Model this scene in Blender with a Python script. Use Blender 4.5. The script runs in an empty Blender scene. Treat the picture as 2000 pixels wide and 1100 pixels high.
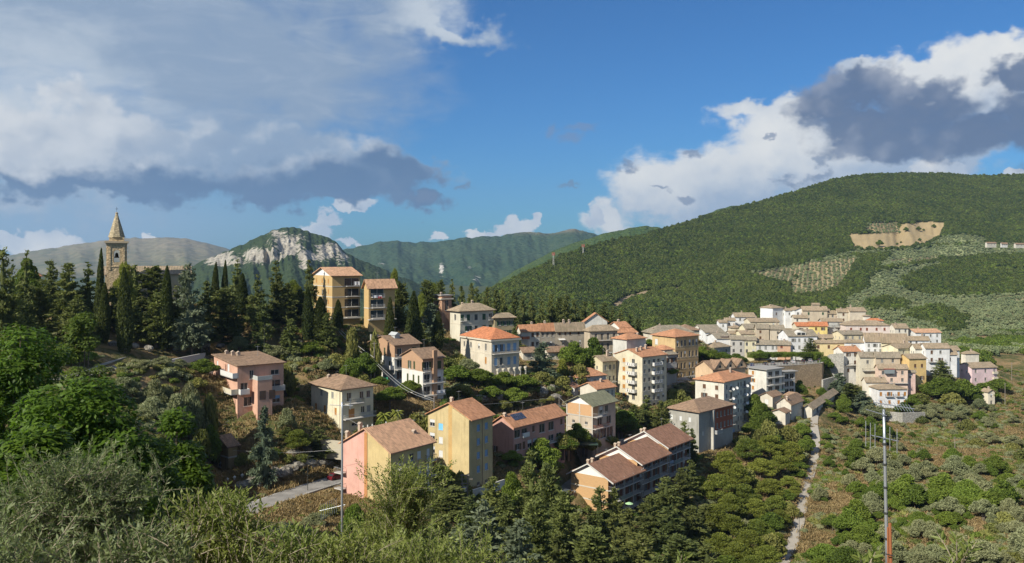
import bpy, bmesh, math, random
import numpy as np
from math import radians, sin, cos, pi, sqrt
from mathutils import Vector, Matrix

# ------------------------------------------------------------------ scene
sc = bpy.context.scene
C = sc.collection
F, HZ = 1650.0, 500.0          # focal length and horizon row, in pixels of the 2000 px wide photograph

def at(px, py, d):
    """a point d metres ahead that the photograph shows at (px, py)"""
    return Vector(((px - 1000.0) / F * d, d, (HZ - py) / F * d))

cam = bpy.data.cameras.new("camera")
cam.sensor_width = 36.0
cam.lens = F / 2000.0 * 36.0
cam.shift_y = (HZ - 550.0) / 2000.0
cam.clip_start = 0.1
cam.clip_end = 60000.0
camo = bpy.data.objects.new("camera", cam)
camo.rotation_euler = (radians(90), 0, 0)
C.objects.link(camo)
sc.camera = camo

EXPO = 0.55
SUN_EL = radians(37.0)
SUN_TO = Vector((-0.74, -0.67, 0)).normalized()
SUN_DIR = Vector((SUN_TO.x * cos(SUN_EL), SUN_TO.y * cos(SUN_EL), sin(SUN_EL)))
sun = bpy.data.lights.new("sun", 'SUN')
sun.energy = 4.6
sun.angle = radians(0.55)
sun.color = (1.0, 0.93, 0.80)
suno = bpy.data.objects.new("sun", sun)
suno.rotation_euler = SUN_DIR.to_track_quat('Z', 'Y').to_euler()
C.objects.link(suno)

sc.view_settings.view_transform = 'Standard'
sc.view_settings.look = 'None'
sc.view_settings.exposure = EXPO
sc.view_settings.gamma = 1.0
sc.view_settings.use_curve_mapping = False
HAZE = 5.2e-5
sc.cycles.use_denoising = True
sc.cycles.denoiser = 'OPENIMAGEDENOISE'
sc.cycles.max_bounces = 5
sc.cycles.diffuse_bounces = 3
sc.cycles.glossy_bounces = 2
sc.cycles.transmission_bounces = 2
sc.cycles.volume_bounces = 0
sc.cycles.transparent_max_bounces = 6
sc.cycles.use_adaptive_sampling = True
sc.cycles.adaptive_threshold = 0.015
sc.cycles.caustics_reflective = False
sc.cycles.caustics_refractive = False
sc.cycles.sample_clamp_indirect = 4.0

# ------------------------------------------------------------------ small node language
class V:
    """a socket with arithmetic"""
    T = None
    def __init__(self, s): self.s = s
    def _m(op, *a):
        n = V.T.nodes.new('ShaderNodeMath'); n.operation = op
        for i, x in enumerate(a):
            if isinstance(x, V): V.T.links.new(x.s, n.inputs[i])
            else: n.inputs[i].default_value = x
        return V(n.outputs[0])
    def __add__(a, b): return V._m('ADD', a, b)
    __radd__ = __add__
    def __sub__(a, b): return V._m('SUBTRACT', a, b)
    def __rsub__(a, b): return V._m('SUBTRACT', b, a)
    def __mul__(a, b): return V._m('MULTIPLY', a, b)
    __rmul__ = __mul__
    def __truediv__(a, b): return V._m('DIVIDE', a, b)
    def max(a, b): return V._m('MAXIMUM', a, b)
    def min(a, b): return V._m('MINIMUM', a, b)
    def smax(a, b, k):
        return V._m('SMOOTH_MAX', a, b, k)
    def sqrt(a): return V._m('SQRT', a)
    def clamp(a): return a.max(0.0).min(1.0)

def sstep(x, lo, hi):
    n = V.T.nodes.new('ShaderNodeMapRange'); n.interpolation_type = 'SMOOTHSTEP'
    V.T.links.new(x.s, n.inputs[0])
    n.inputs[1].default_value = lo; n.inputs[2].default_value = hi
    n.inputs[3].default_value = 0.0; n.inputs[4].default_value = 1.0
    return V(n.outputs[0])

def mixc(f, a, b):
    n = V.T.nodes.new('ShaderNodeMix'); n.data_type = 'RGBA'
    if isinstance(f, V): V.T.links.new(f.s, n.inputs[0])
    else: n.inputs[0].default_value = f
    for i, x in ((6, a), (7, b)):
        if isinstance(x, V): V.T.links.new(x.s, n.inputs[i])
        else: n.inputs[i].default_value = (x[0], x[1], x[2], 1)
    return V(n.outputs[2])

def vmul(v, xyz, off=(0, 0, 0)):
    n = V.T.nodes.new('ShaderNodeVectorMath'); n.operation = 'MULTIPLY_ADD'
    V.T.links.new(v.s, n.inputs[0]); n.inputs[1].default_value = xyz; n.inputs[2].default_value = off
    return V(n.outputs[0])

def vadd(a, b):
    n = V.T.nodes.new('ShaderNodeVectorMath'); n.operation = 'ADD'
    V.T.links.new(a.s, n.inputs[0]); V.T.links.new(b.s, n.inputs[1])
    return V(n.outputs[0])

def noise(vec, scale, detail=4, rough=0.55, dist=0.0, color=False):
    n = V.T.nodes.new('ShaderNodeTexNoise')
    if vec is not None: V.T.links.new(vec.s, n.inputs['Vector'])
    n.inputs['Scale'].default_value = scale
    n.inputs['Detail'].default_value = detail
    n.inputs['Roughness'].default_value = rough
    n.inputs['Distortion'].default_value = dist
    return V(n.outputs['Color' if color else 'Fac'])

def xyz(v):
    n = V.T.nodes.new('ShaderNodeSeparateXYZ'); V.T.links.new(v.s, n.inputs[0])
    return V(n.outputs[0]), V(n.outputs[1]), V(n.outputs[2])

# ------------------------------------------------------------------ sky and clouds
world = bpy.data.worlds.new("World")
sc.world = world
world.use_nodes = True
V.T = world.node_tree
V.T.nodes.clear()
SKY_K = 0.085
def build_world():
    T = V.T
    sky = T.nodes.new('ShaderNodeTexSky'); sky.sky_type = 'NISHITA'; sky.sun_disc = False
    sky.sun_elevation = SUN_EL
    sky.sun_rotation = math.atan2(SUN_TO.x, SUN_TO.y)
    sky.altitude = 400; sky.air_density = 1.0; sky.dust_density = 0.6; sky.ozone_density = 2.2
    tc = T.nodes.new('ShaderNodeTexCoord')
    D = V(tc.outputs['Generated'])
    x, y, z = xyz(D)
    U = V._m('ARCTAN2', x, y)
    W = V._m('ARCSINE', z)
    def ae(px, py):
        k = (px - 1000) / F; v = (HZ - py) / F
        return math.atan(k), math.atan(v / sqrt(1 + k * k))
    def blobs(lst, k=0.25, wp=None):
        uu, ww = wp or (U, W)
        out = None
        for (px, py, rx, ry) in lst:
            u0, v0 = ae(px, py)
            ru = abs(ae(px + rx, py)[0] - ae(px - rx, py)[0]) / 2
            rv = abs(ae(px, py - ry)[1] - ae(px, py + ry)[1]) / 2
            a = (uu - u0) * (1 / ru); b = (ww - v0) * (1 / rv)
            g = 1.0 - (a * a + b * b).sqrt()
            out = g if out is None else out.smax(g, k)
        return out
    col = V(sky.outputs[0])
    tint = T.nodes.new('ShaderNodeMix'); tint.data_type = 'RGBA'; tint.blend_type = 'MULTIPLY'; tint.inputs[0].default_value = 1
    T.links.new(col.s, tint.inputs[6]); tint.inputs[7].default_value = (.215, .50, .80, 1); col = V(tint.outputs[2])
    K = 2.0 ** -EXPO / SKY_K
    def c(r, g, b, m=1.0):         # display colour (0-255) to sky radiance
        f = lambda q: ((q / 255) / 12.92 if q < 11 else ((q / 255 + 0.055) / 1.055) ** 2.4) * K * m
        return (f(r), f(g), f(b))
    # soft noises shared by the layers (coordinates are directions)
    def cn(scale, det, seed):
        n = noise(vmul(D, (1, 1, 1.25), seed), scale, det, 0.55, 0.0, True); return xyz(n)
    w1, w2, w3 = cn(11.0, 3, (0, 0, 0)), cn(34.0, 3, (3, 1, 2)), cn(95.0, 4, (5, 2, 8))
    def warp(a1, a2, a3):
        return (U + (w1[0] - 0.5) * a1 + (w2[0] - 0.5) * a2 + (w3[0] - 0.5) * a3, W + (w1[1] - 0.5) * a1 + (w2[1] - 0.5) * a2 + (w3[1] - 0.5) * a3)
    big, mid, small = warp(.16, .060, .014), warp(.06, .050, .014), warp(.0, .030, .016)
    wide = noise(vmul(D, (3.0, 3.0, 6.0)), 1.0, 4, 0.55)
    def puff(off):
        v = vadd(vmul(D, (1, 1, 1.25), off), vmul(V(noise(vmul(D, (1, 1, 1.25), off), 24.0, 3, 0.55, 0.0, True).s), (.05, .05, .05)))
        o = None
        for sc_, k in ((12.0, 1.1), (28.0, .50), (62.0, .20)):
            n = T.nodes.new('ShaderNodeTexVoronoi'); n.feature = 'SMOOTH_F1'; n.inputs['Scale'].default_value = sc_; n.inputs['Smoothness'].default_value = .6
            T.links.new(v.s, n.inputs['Vector']); q = V(n.outputs['Distance']) * k; o = q if o is None else o + q
        return 1.0 - o * 0.9          # about 0 to 1, high on the crown of a billow
    pf = puff((0, 0, 0)); pf2 = puff((-0.020, 0.0, 0.018))
    lit = ((pf - pf2) * 1.1 + 0.5).clamp()
    fine = noise(vmul(D, (1, 1, 1.6)), 60.0, 6, 0.62)
    fluff = noise(vmul(D, (1, 1, 1.35)), 13.0, 8, 0.60, 0.25)
    wisp = noise(vmul(D, (4.0, 4.0, 13.0), (2.3, 0, 0)), 3.0, 7, 0.62, 0.7)
    # whole-sky scatter of cumulus beyond the photograph's frame, cover raised to add neutral fill light
    off = V._m('ABSOLUTE', U)
    outm = sstep(off, 0.62, 0.95).max(sstep(W, 0.34, 0.6))
    ws = noise(vmul(D, (1, 1, 1.8), (7.7, 3.1, 0)), 3.2, 8, 0.6, 0.2)
    m = sstep(ws, 0.46, 0.60) * outm * sstep(W, -0.02, 0.06)
    col = mixc(m * 0.85, col, mixc(sstep(ws, 0.55, 0.75), c(208, 209, 210), c(158, 165, 174)))
    # pale milky air low over the left horizon
    g = blobs([(120, 440, 760, 150)])
    col = mixc(sstep(g + (wide - 0.5) * 0.5, 0.0, 1.0) * 0.75, col, c(156, 182, 212))
    # high grey veil, upper left
    g = blobs([(200, 40, 640, 330), (520, 150, 430, 240), (790, 30, 170, 130), (60, 300, 330, 200), (900, 78, 130, 40)], k=0.3, wp=big)
    m = sstep(g + (wide - 0.5) * 0.4 + (wisp - 0.5) * 0.5, 0.0, 0.70)
    lightl = blobs([(40, 230, 420, 300), (890, 60, 150, 70), (330, 330, 300, 60)], k=0.3, wp=big)
    tone = sstep(lightl + (wide - 0.5) * 0.7 + (wisp - 0.5) * 0.4, 0.0, 0.9)
    vc = mixc(tone, c(145, 165, 190), c(200, 210, 220))
    vc = mixc(sstep(wisp, 0.45, 0.75) * 0.3, vc, c(190, 200, 214))
    col = mixc(m * 0.95, col, vc)
    # white anvil cloud on the right, with its streaks
    g = blobs([(1195, 440, 80, 62), (1270, 365, 120, 100), (1400, 350, 240, 110), (1540, 265, 150, 90), (1600, 340, 200, 150),
               (1490, 215, 110, 34), (1480, 420, 340, 90), (1700, 310, 240, 140), (1850, 300, 200, 80), (1880, 150, 260, 85), (1990, 90, 190, 60), (1690, 135, 90, 30), (1930, 200, 130, 90)], k=0.25, wp=mid)
    m = sstep(g + (pf - 0.5) * 0.45 + (wisp - 0.5) * 0.7 + (fine - .5) * .16, 0.02, 0.44)
    gl = blobs([(1250, 330, 150, 100), (1480, 270, 260, 100), (1180, 440, 80, 60), (1900, 130, 290, 110), (1560, 260, 120, 70)], wp=mid)
    wc = mixc((sstep(gl + (wide - 0.5) * 0.8, -0.25, 0.65) * 0.8 + (lit - .4) * 0.45).clamp(), c(174, 190, 211), c(240, 240, 237))
    col = mixc(m * 0.97, col, wc)
    # small bright cumulus on the horizon
    g = blobs([(70, 478, 130, 36), (12, 468, 50, 26), (640, 428, 44, 28), (690, 400, 50, 18), (620, 455, 45, 30), (850, 463, 32, 17), (1005, 447, 60, 28), (1050, 432, 20, 24),
               (945, 460, 44, 15), (1840, 332, 80, 28), (1990, 337, 44, 18), (290, 466, 24, 14), (680, 475, 44, 12), (180, 476, 24, 10), (1165, 425, 34, 36)], k=0.2, wp=small)
    m = sstep(g + (pf - 0.5) * 0.6 + (fine - .5) * .4, 0.06, 0.26)
    col = mixc(m * 0.94, col, mixc((lit * 0.9 + (pf - .5) * .5).clamp(), c(190, 202, 218), c(246, 244, 240)))
    # cumulus bank on the left: bright shoulders, slate base
    g = blobs([(40, 300, 250, 115), (150, 265, 230, 95), (300, 295, 270, 95), (450, 305, 230, 85), (600, 315, 220, 85), (740, 325, 170, 70), (830, 318, 80, 38),
               (300, 365, 400, 50), (560, 370, 320, 54), (650, 388, 110, 32), (830, 392, 72, 30), (740, 376, 90, 28), (100, 358, 260, 40)], k=0.3, wp=mid)
    m = sstep(g + (pf - 0.45) * 0.50 + (fine - .5) * .16, 0.04, 0.40)
    base = blobs([(330, 380, 500, 78), (600, 374, 350, 88), (830, 384, 120, 66), (790, 330, 150, 66), (100, 374, 290, 48)], k=0.25, wp=mid)
    tones = mixc(sstep(U * 1.0 + (wide - 0.5) * 0.5, -0.58, -0.20), c(224, 226, 228), c(146, 167, 193))
    tones = mixc(((lit - .45) * 1.6).clamp() * 0.65, tones, c(232, 234, 236))
    tones = mixc(((0.50 - lit) * 1.6).clamp() * 0.6, tones, c(136, 157, 186))
    tones = mixc(sstep(base + (pf - 0.5) * 0.30, 0.0, 0.62) * 0.96, tones, c(88, 117, 155))
    col = mixc(m * 0.97, col, tones)
    # dark cumulus on the right
    dk = mixc(sstep(lit * 0.5 + (W - 0.13) * 4.2 + (pf - 0.5) * 0.95 + (wide - .5) * .9, 0.05, 1.1), c(96, 115, 147), c(170, 177, 192))
    g = blobs([(1625, 200, 115, 68), (1700, 175, 95, 62), (1690, 248, 165, 68), (1800, 222, 170, 76), (1780, 276, 240, 58), (1930, 265, 170, 70),
               (2000, 150, 105, 58), (2030, 245, 140, 120)], k=0.2, wp=mid)
    m = sstep(g + (pf - 0.5) * 0.55 + (fine - .5) * .22, -0.02, 0.42)
    col = mixc(m * 0.96, col, dk)
    g = blobs([(1590, 240, 44, 16), (1545, 355, 60, 26), (1600, 310, 26, 34), (1355, 303, 50, 14), (1230, 322, 48, 16), (1600, 345, 60, 24), (1290, 367, 30, 9), (1335, 390, 30, 12),
               (1510, 270, 20, 10), (1115, 367, 42, 11), (900, 362, 32, 10), (830, 390, 60, 22)], k=0.1, wp=small)
    m = sstep(g + (pf - 0.5) * 0.7 + (fine - .5) * 1.0, 0.10, 0.62)
    col = mixc(m * 0.7, col, c(112, 130, 160))
    g = blobs([(1135, 248, 42, 14), (1118, 270, 30, 16), (1075, 258, 22, 13)], k=0.1, wp=small)
    col = mixc(sstep(g + (fine - .5) * 1.2, 0.05, 0.8) * 0.5, col, c(128, 142, 172))
    bg = T.nodes.new('ShaderNodeBackground'); bg.inputs['Strength'].default_value = SKY_K
    T.links.new(col.s, bg.inputs['Color'])
    o = T.nodes.new('ShaderNodeOutputWorld'); T.links.new(bg.outputs[0], o.inputs['Surface'])
build_world()
world.cycles.sampling_method = 'MANUAL'
world.cycles.sample_map_resolution = 512

# ------------------------------------------------------------------ object helpers
def tag(o, label=None, cat=None, group=None, kind=None):
    if label: o['label'] = label
    if cat: o['category'] = cat
    if group: o['group'] = group
    if kind: o['kind'] = kind
    return o

def link(name, me, mat=None, parent=None):
    o = bpy.data.objects.new(name, me)
    C.objects.link(o)
    if mat is not None and me is not None and not me.materials: me.materials.append(mat)
    if parent is not None: o.parent = parent
    return o

def empty(name, loc, rz=0.0):
    o = bpy.data.objects.new(name, None)
    o.empty_display_size = 0.5
    o.location = loc
    o.rotation_euler = (0, 0, rz)
    C.objects.link(o)
    return o

def mesh(name, verts, faces, smooth=False):
    me = bpy.data.meshes.new(name)
    me.from_pydata([tuple(v) for v in verts], [], faces)
    if smooth: me.polygons.foreach_set('use_smooth', [True] * len(me.polygons))
    me.update()
    return me

def mesh_np(name, verts, quads, smooth=False):
    """fast mesh of equal-sided faces from numpy arrays"""
    me = bpy.data.meshes.new(name)
    n, k = quads.shape
    me.vertices.add(len(verts)); me.vertices.foreach_set('co', np.asarray(verts, np.float32).ravel())
    me.loops.add(n * k); me.loops.foreach_set('vertex_index', quads.astype(np.int32).ravel())
    me.polygons.add(n); me.polygons.foreach_set('loop_start', np.arange(0, n * k, k, dtype=np.int32))
    if smooth: me.polygons.foreach_set('use_smooth', np.ones(n, bool))
    me.update(calc_edges=True)
    me.validate()
    return me

class MB:
    """collects boxes, tubes and free faces into one mesh"""
    def __init__(s): s.v = []; s.f = []
    def face(s, *pts):
        n = len(s.v); s.v += [tuple(p) for p in pts]; s.f.append(tuple(range(n, n + len(pts)))); return s
    def box(s, x0, x1, y0, y1, z0, z1):
        n = len(s.v)
        s.v += [(x0, y0, z0), (x1, y0, z0), (x1, y1, z0), (x0, y1, z0), (x0, y0, z1), (x1, y0, z1), (x1, y1, z1), (x0, y1, z1)]
        for q in ((0, 3, 2, 1), (4, 5, 6, 7), (0, 1, 5, 4), (1, 2, 6, 5), (2, 3, 7, 6), (3, 0, 4, 7)):
            s.f.append(tuple(n + i for i in q))
        return s
    def prism(s, prof, axis, a, b):
        """closed outline prof (2-d) swept from a to b along axis 0/1/2"""
        def p(q, t):
            return (t, q[0], q[1]) if axis == 0 else (q[0], t, q[1]) if axis == 1 else (q[0], q[1], t)
        n = len(s.v); k = len(prof)
        s.v += [p(q, a) for q in prof] + [p(q, b) for q in prof]
        s.f.append(tuple(range(n, n + k))); s.f.append(tuple(range(n + 2 * k - 1, n + k - 1, -1)))
        for i in range(k):
            j = (i + 1) % k
            s.f.append((n + i, n + k + i, n + k + j, n + j))
        return s
    def tube(s, pts, radii, sides=6, cap=True):
        pts = [Vector(p) for p in pts]; n0 = len(s.v); k = len(pts)
        for i, p in enumerate(pts):
            t = (pts[min(i + 1, k - 1)] - pts[max(i - 1, 0)])
            if t.length < 1e-6: t = Vector((0, 0, 1))
            t.normalize()
            a = t.cross(Vector((0, 0, 1)) if abs(t.z) < 0.9 else Vector((1, 0, 0))).normalized(); b = t.cross(a)
            r = radii[i] if hasattr(radii, '__len__') else radii
            for j in range(sides):
                w = 2 * pi * j / sides
                s.v.append(tuple(p + (a * cos(w) + b * sin(w)) * r))
        for i in range(k - 1):
            for j in range(sides):
                q = n0 + i * sides; jj = (j + 1) % sides
                s.f.append((q + j, q + jj, q + sides + jj, q + sides + j))
        if cap:
            s.f.append(tuple(n0 + j for j in range(sides))[::-1])
            s.f.append(tuple(n0 + (k - 1) * sides + j for j in range(sides)))
        return s
    def lathe(s, prof, cx=0, cy=0, sides=8):
        n0 = len(s.v)
        for (r, z) in prof:
            for j in range(sides):
                w = 2 * pi * (j + .5) / sides
                s.v.append((cx + r * cos(w), cy + r * sin(w), z))
        for i in range(len(prof) - 1):
            for j in range(sides):
                q = n0 + i * sides; jj = (j + 1) % sides
                s.f.append((q + j, q + jj, q + sides + jj, q + sides + j))
        return s
    def mesh(s, name='part', smooth=False): return mesh(name, s.v, s.f, smooth)
    def build(s, name, mat, parent=None, smooth=False): return link(name, s.mesh(name, smooth), mat, parent)

# ------------------------------------------------------------------ numpy noise
def _h(ix, iy, seed):
    n = (ix.astype(np.int64) * 374761393 + iy.astype(np.int64) * 668265263 + seed * 1442695041) & 0x7fffffff
    n = ((n ^ (n >> 13)) * 1274126177) & 0x7fffffff
    return ((n ^ (n >> 16)) & 0xffff) / 65535.0
def vnoise(x, y, seed=0):
    x = np.asarray(x, float); y = np.asarray(y, float)
    ix = np.floor(x); iy = np.floor(y); fx = x - ix; fy = y - iy
    fx = fx * fx * (3 - 2 * fx); fy = fy * fy * (3 - 2 * fy)
    a = _h(ix, iy, seed); b = _h(ix + 1, iy, seed); c = _h(ix, iy + 1, seed); d = _h(ix + 1, iy + 1, seed)
    return (a * (1 - fx) + b * fx) * (1 - fy) + (c * (1 - fx) + d * fx) * fy
def fbm(x, y, seed=0, oct=5, rough=0.5):
    t = 0; a = 1.0; s = 0
    for i in range(oct):
        t = t + a * vnoise(x * 2 ** i + 17.3 * i, y * 2 ** i + 9.1 * i, seed + i); s += a; a *= rough
    return t / s
def inpoly(px, py, poly):
    px = np.asarray(px, float); py = np.asarray(py, float)
    r = np.zeros(px.shape, bool); n = len(poly)
    for i in range(n):
        x0, y0 = poly[i]; x1, y1 = poly[(i + 1) % n]
        c = ((y0 > py) != (y1 > py)) & (px < (x1 - x0) * (py - y0) / (y1 - y0 + 1e-12) + x0)
        r ^= c
    return r

# ------------------------------------------------------------------ materials
MATS = {}
def material(key):
    m = bpy.data.materials.new(key); m.use_nodes = True
    V.T = m.node_tree; V.T.nodes.clear()
    MATS[key] = m
    return m
def coord(kind='Object'):
    n = V.T.nodes.new('ShaderNodeTexCoord'); return V(n.outputs[kind])
def geopos():
    n = V.T.nodes.new('ShaderNodeNewGeometry'); return V(n.outputs['Position'])
def rand_obj():
    n = V.T.nodes.new('ShaderNodeObjectInfo'); return V(n.outputs['Random'])
def attr(name, out='Fac'):
    n = V.T.nodes.new('ShaderNodeAttribute'); n.attribute_name = name; return V(n.outputs[out])
def bump(h, strength=0.5, dist=0.1):
    n = V.T.nodes.new('ShaderNodeBump'); n.inputs['Strength'].default_value = strength; n.inputs['Distance'].default_value = dist
    V.T.links.new(h.s, n.inputs['Height']); return V(n.outputs[0])
def finish(color, rough=0.9, normal=None, metal=0.0, spec=0.3, alpha=None):
    b = V.T.nodes.new('ShaderNodeBsdfPrincipled')
    if isinstance(color, V): V.T.links.new(color.s, b.inputs['Base Color'])
    else: b.inputs['Base Color'].default_value = (*color, 1)
    if isinstance(rough, V): V.T.links.new(rough.s, b.inputs['Roughness'])
    else: b.inputs['Roughness'].default_value = rough
    b.inputs['Metallic'].default_value = metal
    b.inputs['Specular IOR Level'].default_value = spec
    if normal is not None: V.T.links.new(normal.s, b.inputs['Normal'])
    o = V.T.nodes.new('ShaderNodeOutputMaterial'); V.T.links.new(b.outputs[0], o.inputs[0])

def plain(key, col, rough=0.7, metal=0.0, spec=0.4):
    if key in MATS: return MATS[key]
    m = material(key)
    n = noise(coord(), 3.0, 4, 0.6)
    c2 = tuple(min(1, q * 1.12) for q in col); c1 = tuple(q * 0.82 for q in col)
    finish(mixc(n, c1, c2), rough, None, metal, spec)
    return m
def stucco(col, dirt=0.55, key=None):
    key = key or 'stucco_%02d_%02d_%02d' % tuple(int(q * 99) for q in col)
    if key in MATS: return MATS[key]
    m = material(key); col = tuple(q * .97 for q in col)
    p = geopos()
    big = noise(p, 0.28, 5, 0.62, 0.3)
    streak = noise(vmul(p, (1.6, 1.6, 0.13)), 1.0, 4, 0.6)
    fine = noise(p, 2.2, 5, 0.7)
    a = mixc(sstep(big, 0.35, 0.7), col, tuple(q * 0.80 for q in col))
    a = mixc(sstep(streak, 0.52, 0.74) * dirt, a, (col[0] * 0.50, col[1] * 0.47, col[2] * 0.43))
    a = mixc(sstep(fine, 0.55, 0.75) * 0.3, a, tuple(min(0.85, q * 1.15) for q in col))
    patch = noise(vmul(p, (1, 1, .8), (9, 4, 2)), 0.55, 3, 0.5, 1.2)
    a = mixc(sstep(patch, 0.60, 0.66) * 0.35, a, (col[0] * .72 + .06, col[1] * .72 + .055, col[2] * .72 + .05))
    finish(a, 0.92, bump(fine, 0.25, 0.03), spec=0.2)
    return m
def stonewall(col, key):
    if key in MATS: return MATS[key]
    m = material(key)
    p = geopos()
    vo = V.T.nodes.new('ShaderNodeTexVoronoi'); V.T.links.new(vmul(p, (1, 1, 1.5)).s, vo.inputs['Vector']); vo.inputs['Scale'].default_value = 1.9
    cell = V(vo.outputs['Distance']); rnd = V(vo.outputs['Color'])
    r, g, b = xyz(rnd)
    big = noise(p, 0.22, 5, 0.6)
    a = mixc(r * 0.8, tuple(q * 0.72 for q in col), tuple(min(.8, q * 1.2) for q in col))
    a = mixc(sstep(cell, 0.42, 0.62) * 0.7, a, tuple(q * 0.55 for q in col))
    a = mixc(sstep(big, 0.5, 0.75) * 0.45, a, (col[0] * 0.5, col[1] * 0.52, col[2] * 0.45))
    finish(a, 0.95, bump(cell * -1.0, 0.6, 0.12), spec=0.15)
    return m
def brickwall(col, key):
    if key in MATS: return MATS[key]
    m = material(key)
    p = geopos(); x, y, z = xyz(p)
    course = V._m('FRACT', z * 7.5)
    n = noise(vmul(p, (1.4, 1.4, 7)), 1.0, 3, 0.6); big = noise(p, 0.25, 4, 0.6)
    a = mixc(n, tuple(q * 0.78 for q in col), tuple(min(.8, q * 1.14) for q in col))
    a = mixc(sstep(course, 0.80, 0.95) * 0.35, a, tuple(min(0.6, q * 0.8 + 0.06) for q in col))
    a = mixc(sstep(big, 0.5, 0.72) * 0.3, a, tuple(q * 0.68 for q in col))
    finish(a, 0.92, bump(course, 0.2, 0.02), spec=0.2)
    return m
def tiles(col, axis, key, old=0.4):
    """clay roof tiles: channels run down the slope, so they vary along the ridge axis (0 = x, 1 = y, 2 = both)"""
    key = '%s_%d' % (key, axis)
    if key in MATS: return MATS[key]
    m = material(key)
    p = coord(); x, y, z = xyz(p)
    t = x if axis == 0 else y if axis == 1 else (x + y) * 0.7
    s = y if axis == 0 else x if axis == 1 else (x - y) * 0.7
    ch = V._m('SINE', t * (2 * pi / 0.42)) * 0.5 + 0.5
    ch2 = V._m('FRACT', s * (1 / 0.62))
    pc = vmul(p, (1, 1, 1))
    cell = V.T.nodes.new('ShaderNodeTexWhiteNoise')
    cmb = V.T.nodes.new('ShaderNodeCombineXYZ')
    V.T.links.new(V._m('FLOOR', t * (1 / 0.42)).s, cmb.inputs[0]); V.T.links.new(V._m('FLOOR', s * (1 / 0.62)).s, cmb.inputs[1])
    V.T.links.new(cmb.outputs[0], cell.inputs[0])
    rn = V(cell.outputs['Value'])
    big = noise(p, 0.35, 5, 0.65, 0.4); mid = noise(p, 1.7, 4, 0.7)
    a = mixc(rn, tuple(q * 0.74 for q in col), tuple(min(.8, q * 1.2) for q in col))
    a = mixc(sstep(big, 0.38, 0.72) * old, a, (col[0] * 0.60, col[1] * 0.66, col[2] * 0.62))
    a = mixc(sstep(mid, 0.60, 0.76) * old, a, (0.36, 0.31, 0.22))
    a = mixc(sstep(noise(p, 4.0, 3, 0.6), 0.62, 0.74) * old * 0.8, a, tuple(q * 0.5 for q in col))
    hgt = ch * 0.8 + ch2 * 0.35 + mid * 0.25
    finish(a, 0.9, bump(hgt, 0.75, 0.09), spec=0.2)
    return m
def glassmat():
    if 'glass' in MATS: return MATS['glass']
    m = material('glass')
    n = noise(geopos(), 0.7, 2, 0.5)
    finish(mixc(n, (0.012, 0.014, 0.016), (0.05, 0.055, 0.06)), 0.12, spec=0.5)
    return m
# ------------------------------------------------------------------ buildings
GP = []                      # ground points (x, y, z) that the terrain has to meet
FOOT = []                    # footprints to keep planting out of
MC = {}                      # shared meshes
def cached(key, fn):
    if key not in MC: MC[key] = fn()
    return MC[key]

WHITE = (.70, .68, .63); CREAM = (.60, .53, .38); PALE = (.60, .56, .47); GREYW = (.42, .40, .36); BEIGE = (.46, .38, .27)
YEL = (.56, .44, .22); LEMON = (.63, .57, .38); PINK = (.56, .27, .19); ROSE = (.60, .42, .36); OCHRE = (.58, .40, .15); TAN = (.55, .40, .21)
DKW = (.30, .27, .22)
def rf(kind, axis):
    return {'terra': lambda: tiles((.45, .225, .125), axis, 'roof_terracotta', 0.30),
            'red': lambda: tiles((.47, .185, .09), axis, 'roof_red', 0.25),
            'peach': lambda: tiles((.52, .31, .19), axis, 'roof_peach', 0.25),
            'rust': lambda: tiles((.27, .145, .095), axis, 'roof_rust', 0.30),
            'brown': lambda: tiles((.27, .18, .12), axis, 'roof_brown', 0.45),
            'old': lambda: tiles((.34, .262, .18), axis, 'roof_old', 0.75),
            'grey': lambda: tiles((.285, .24, .18), axis, 'roof_grey', 0.7),
            'green': lambda: tiles((.20, .20, .13), axis, 'roof_green', 0.3)}[kind]()
def shut(col):
    c = {'green': (.035, .085, .045), 'brown': (.13, .07, .04), 'orange': (.42, .20, .055), 'blue': (.20, .34, .52), 'white': (.62, .63, .62),
         'grey': (.25, .25, .23), 'sky': (.20, .52, .78), 'dgreen': (.06, .075, .03), 'red': (.22, .07, .04)}[col]
    key = 'shutter_' + col
    if key in MATS: return MATS[key]
    m = material(key)
    x, y, z = xyz(coord())
    sl = V._m('FRACT', z * 11.0)
    finish(mixc(sstep(sl, 0.6, 0.95) * 0.5, c, tuple(q * 0.45 for q in c)), 0.6, bump(sl, 0.3, 0.02))
    return m

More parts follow.
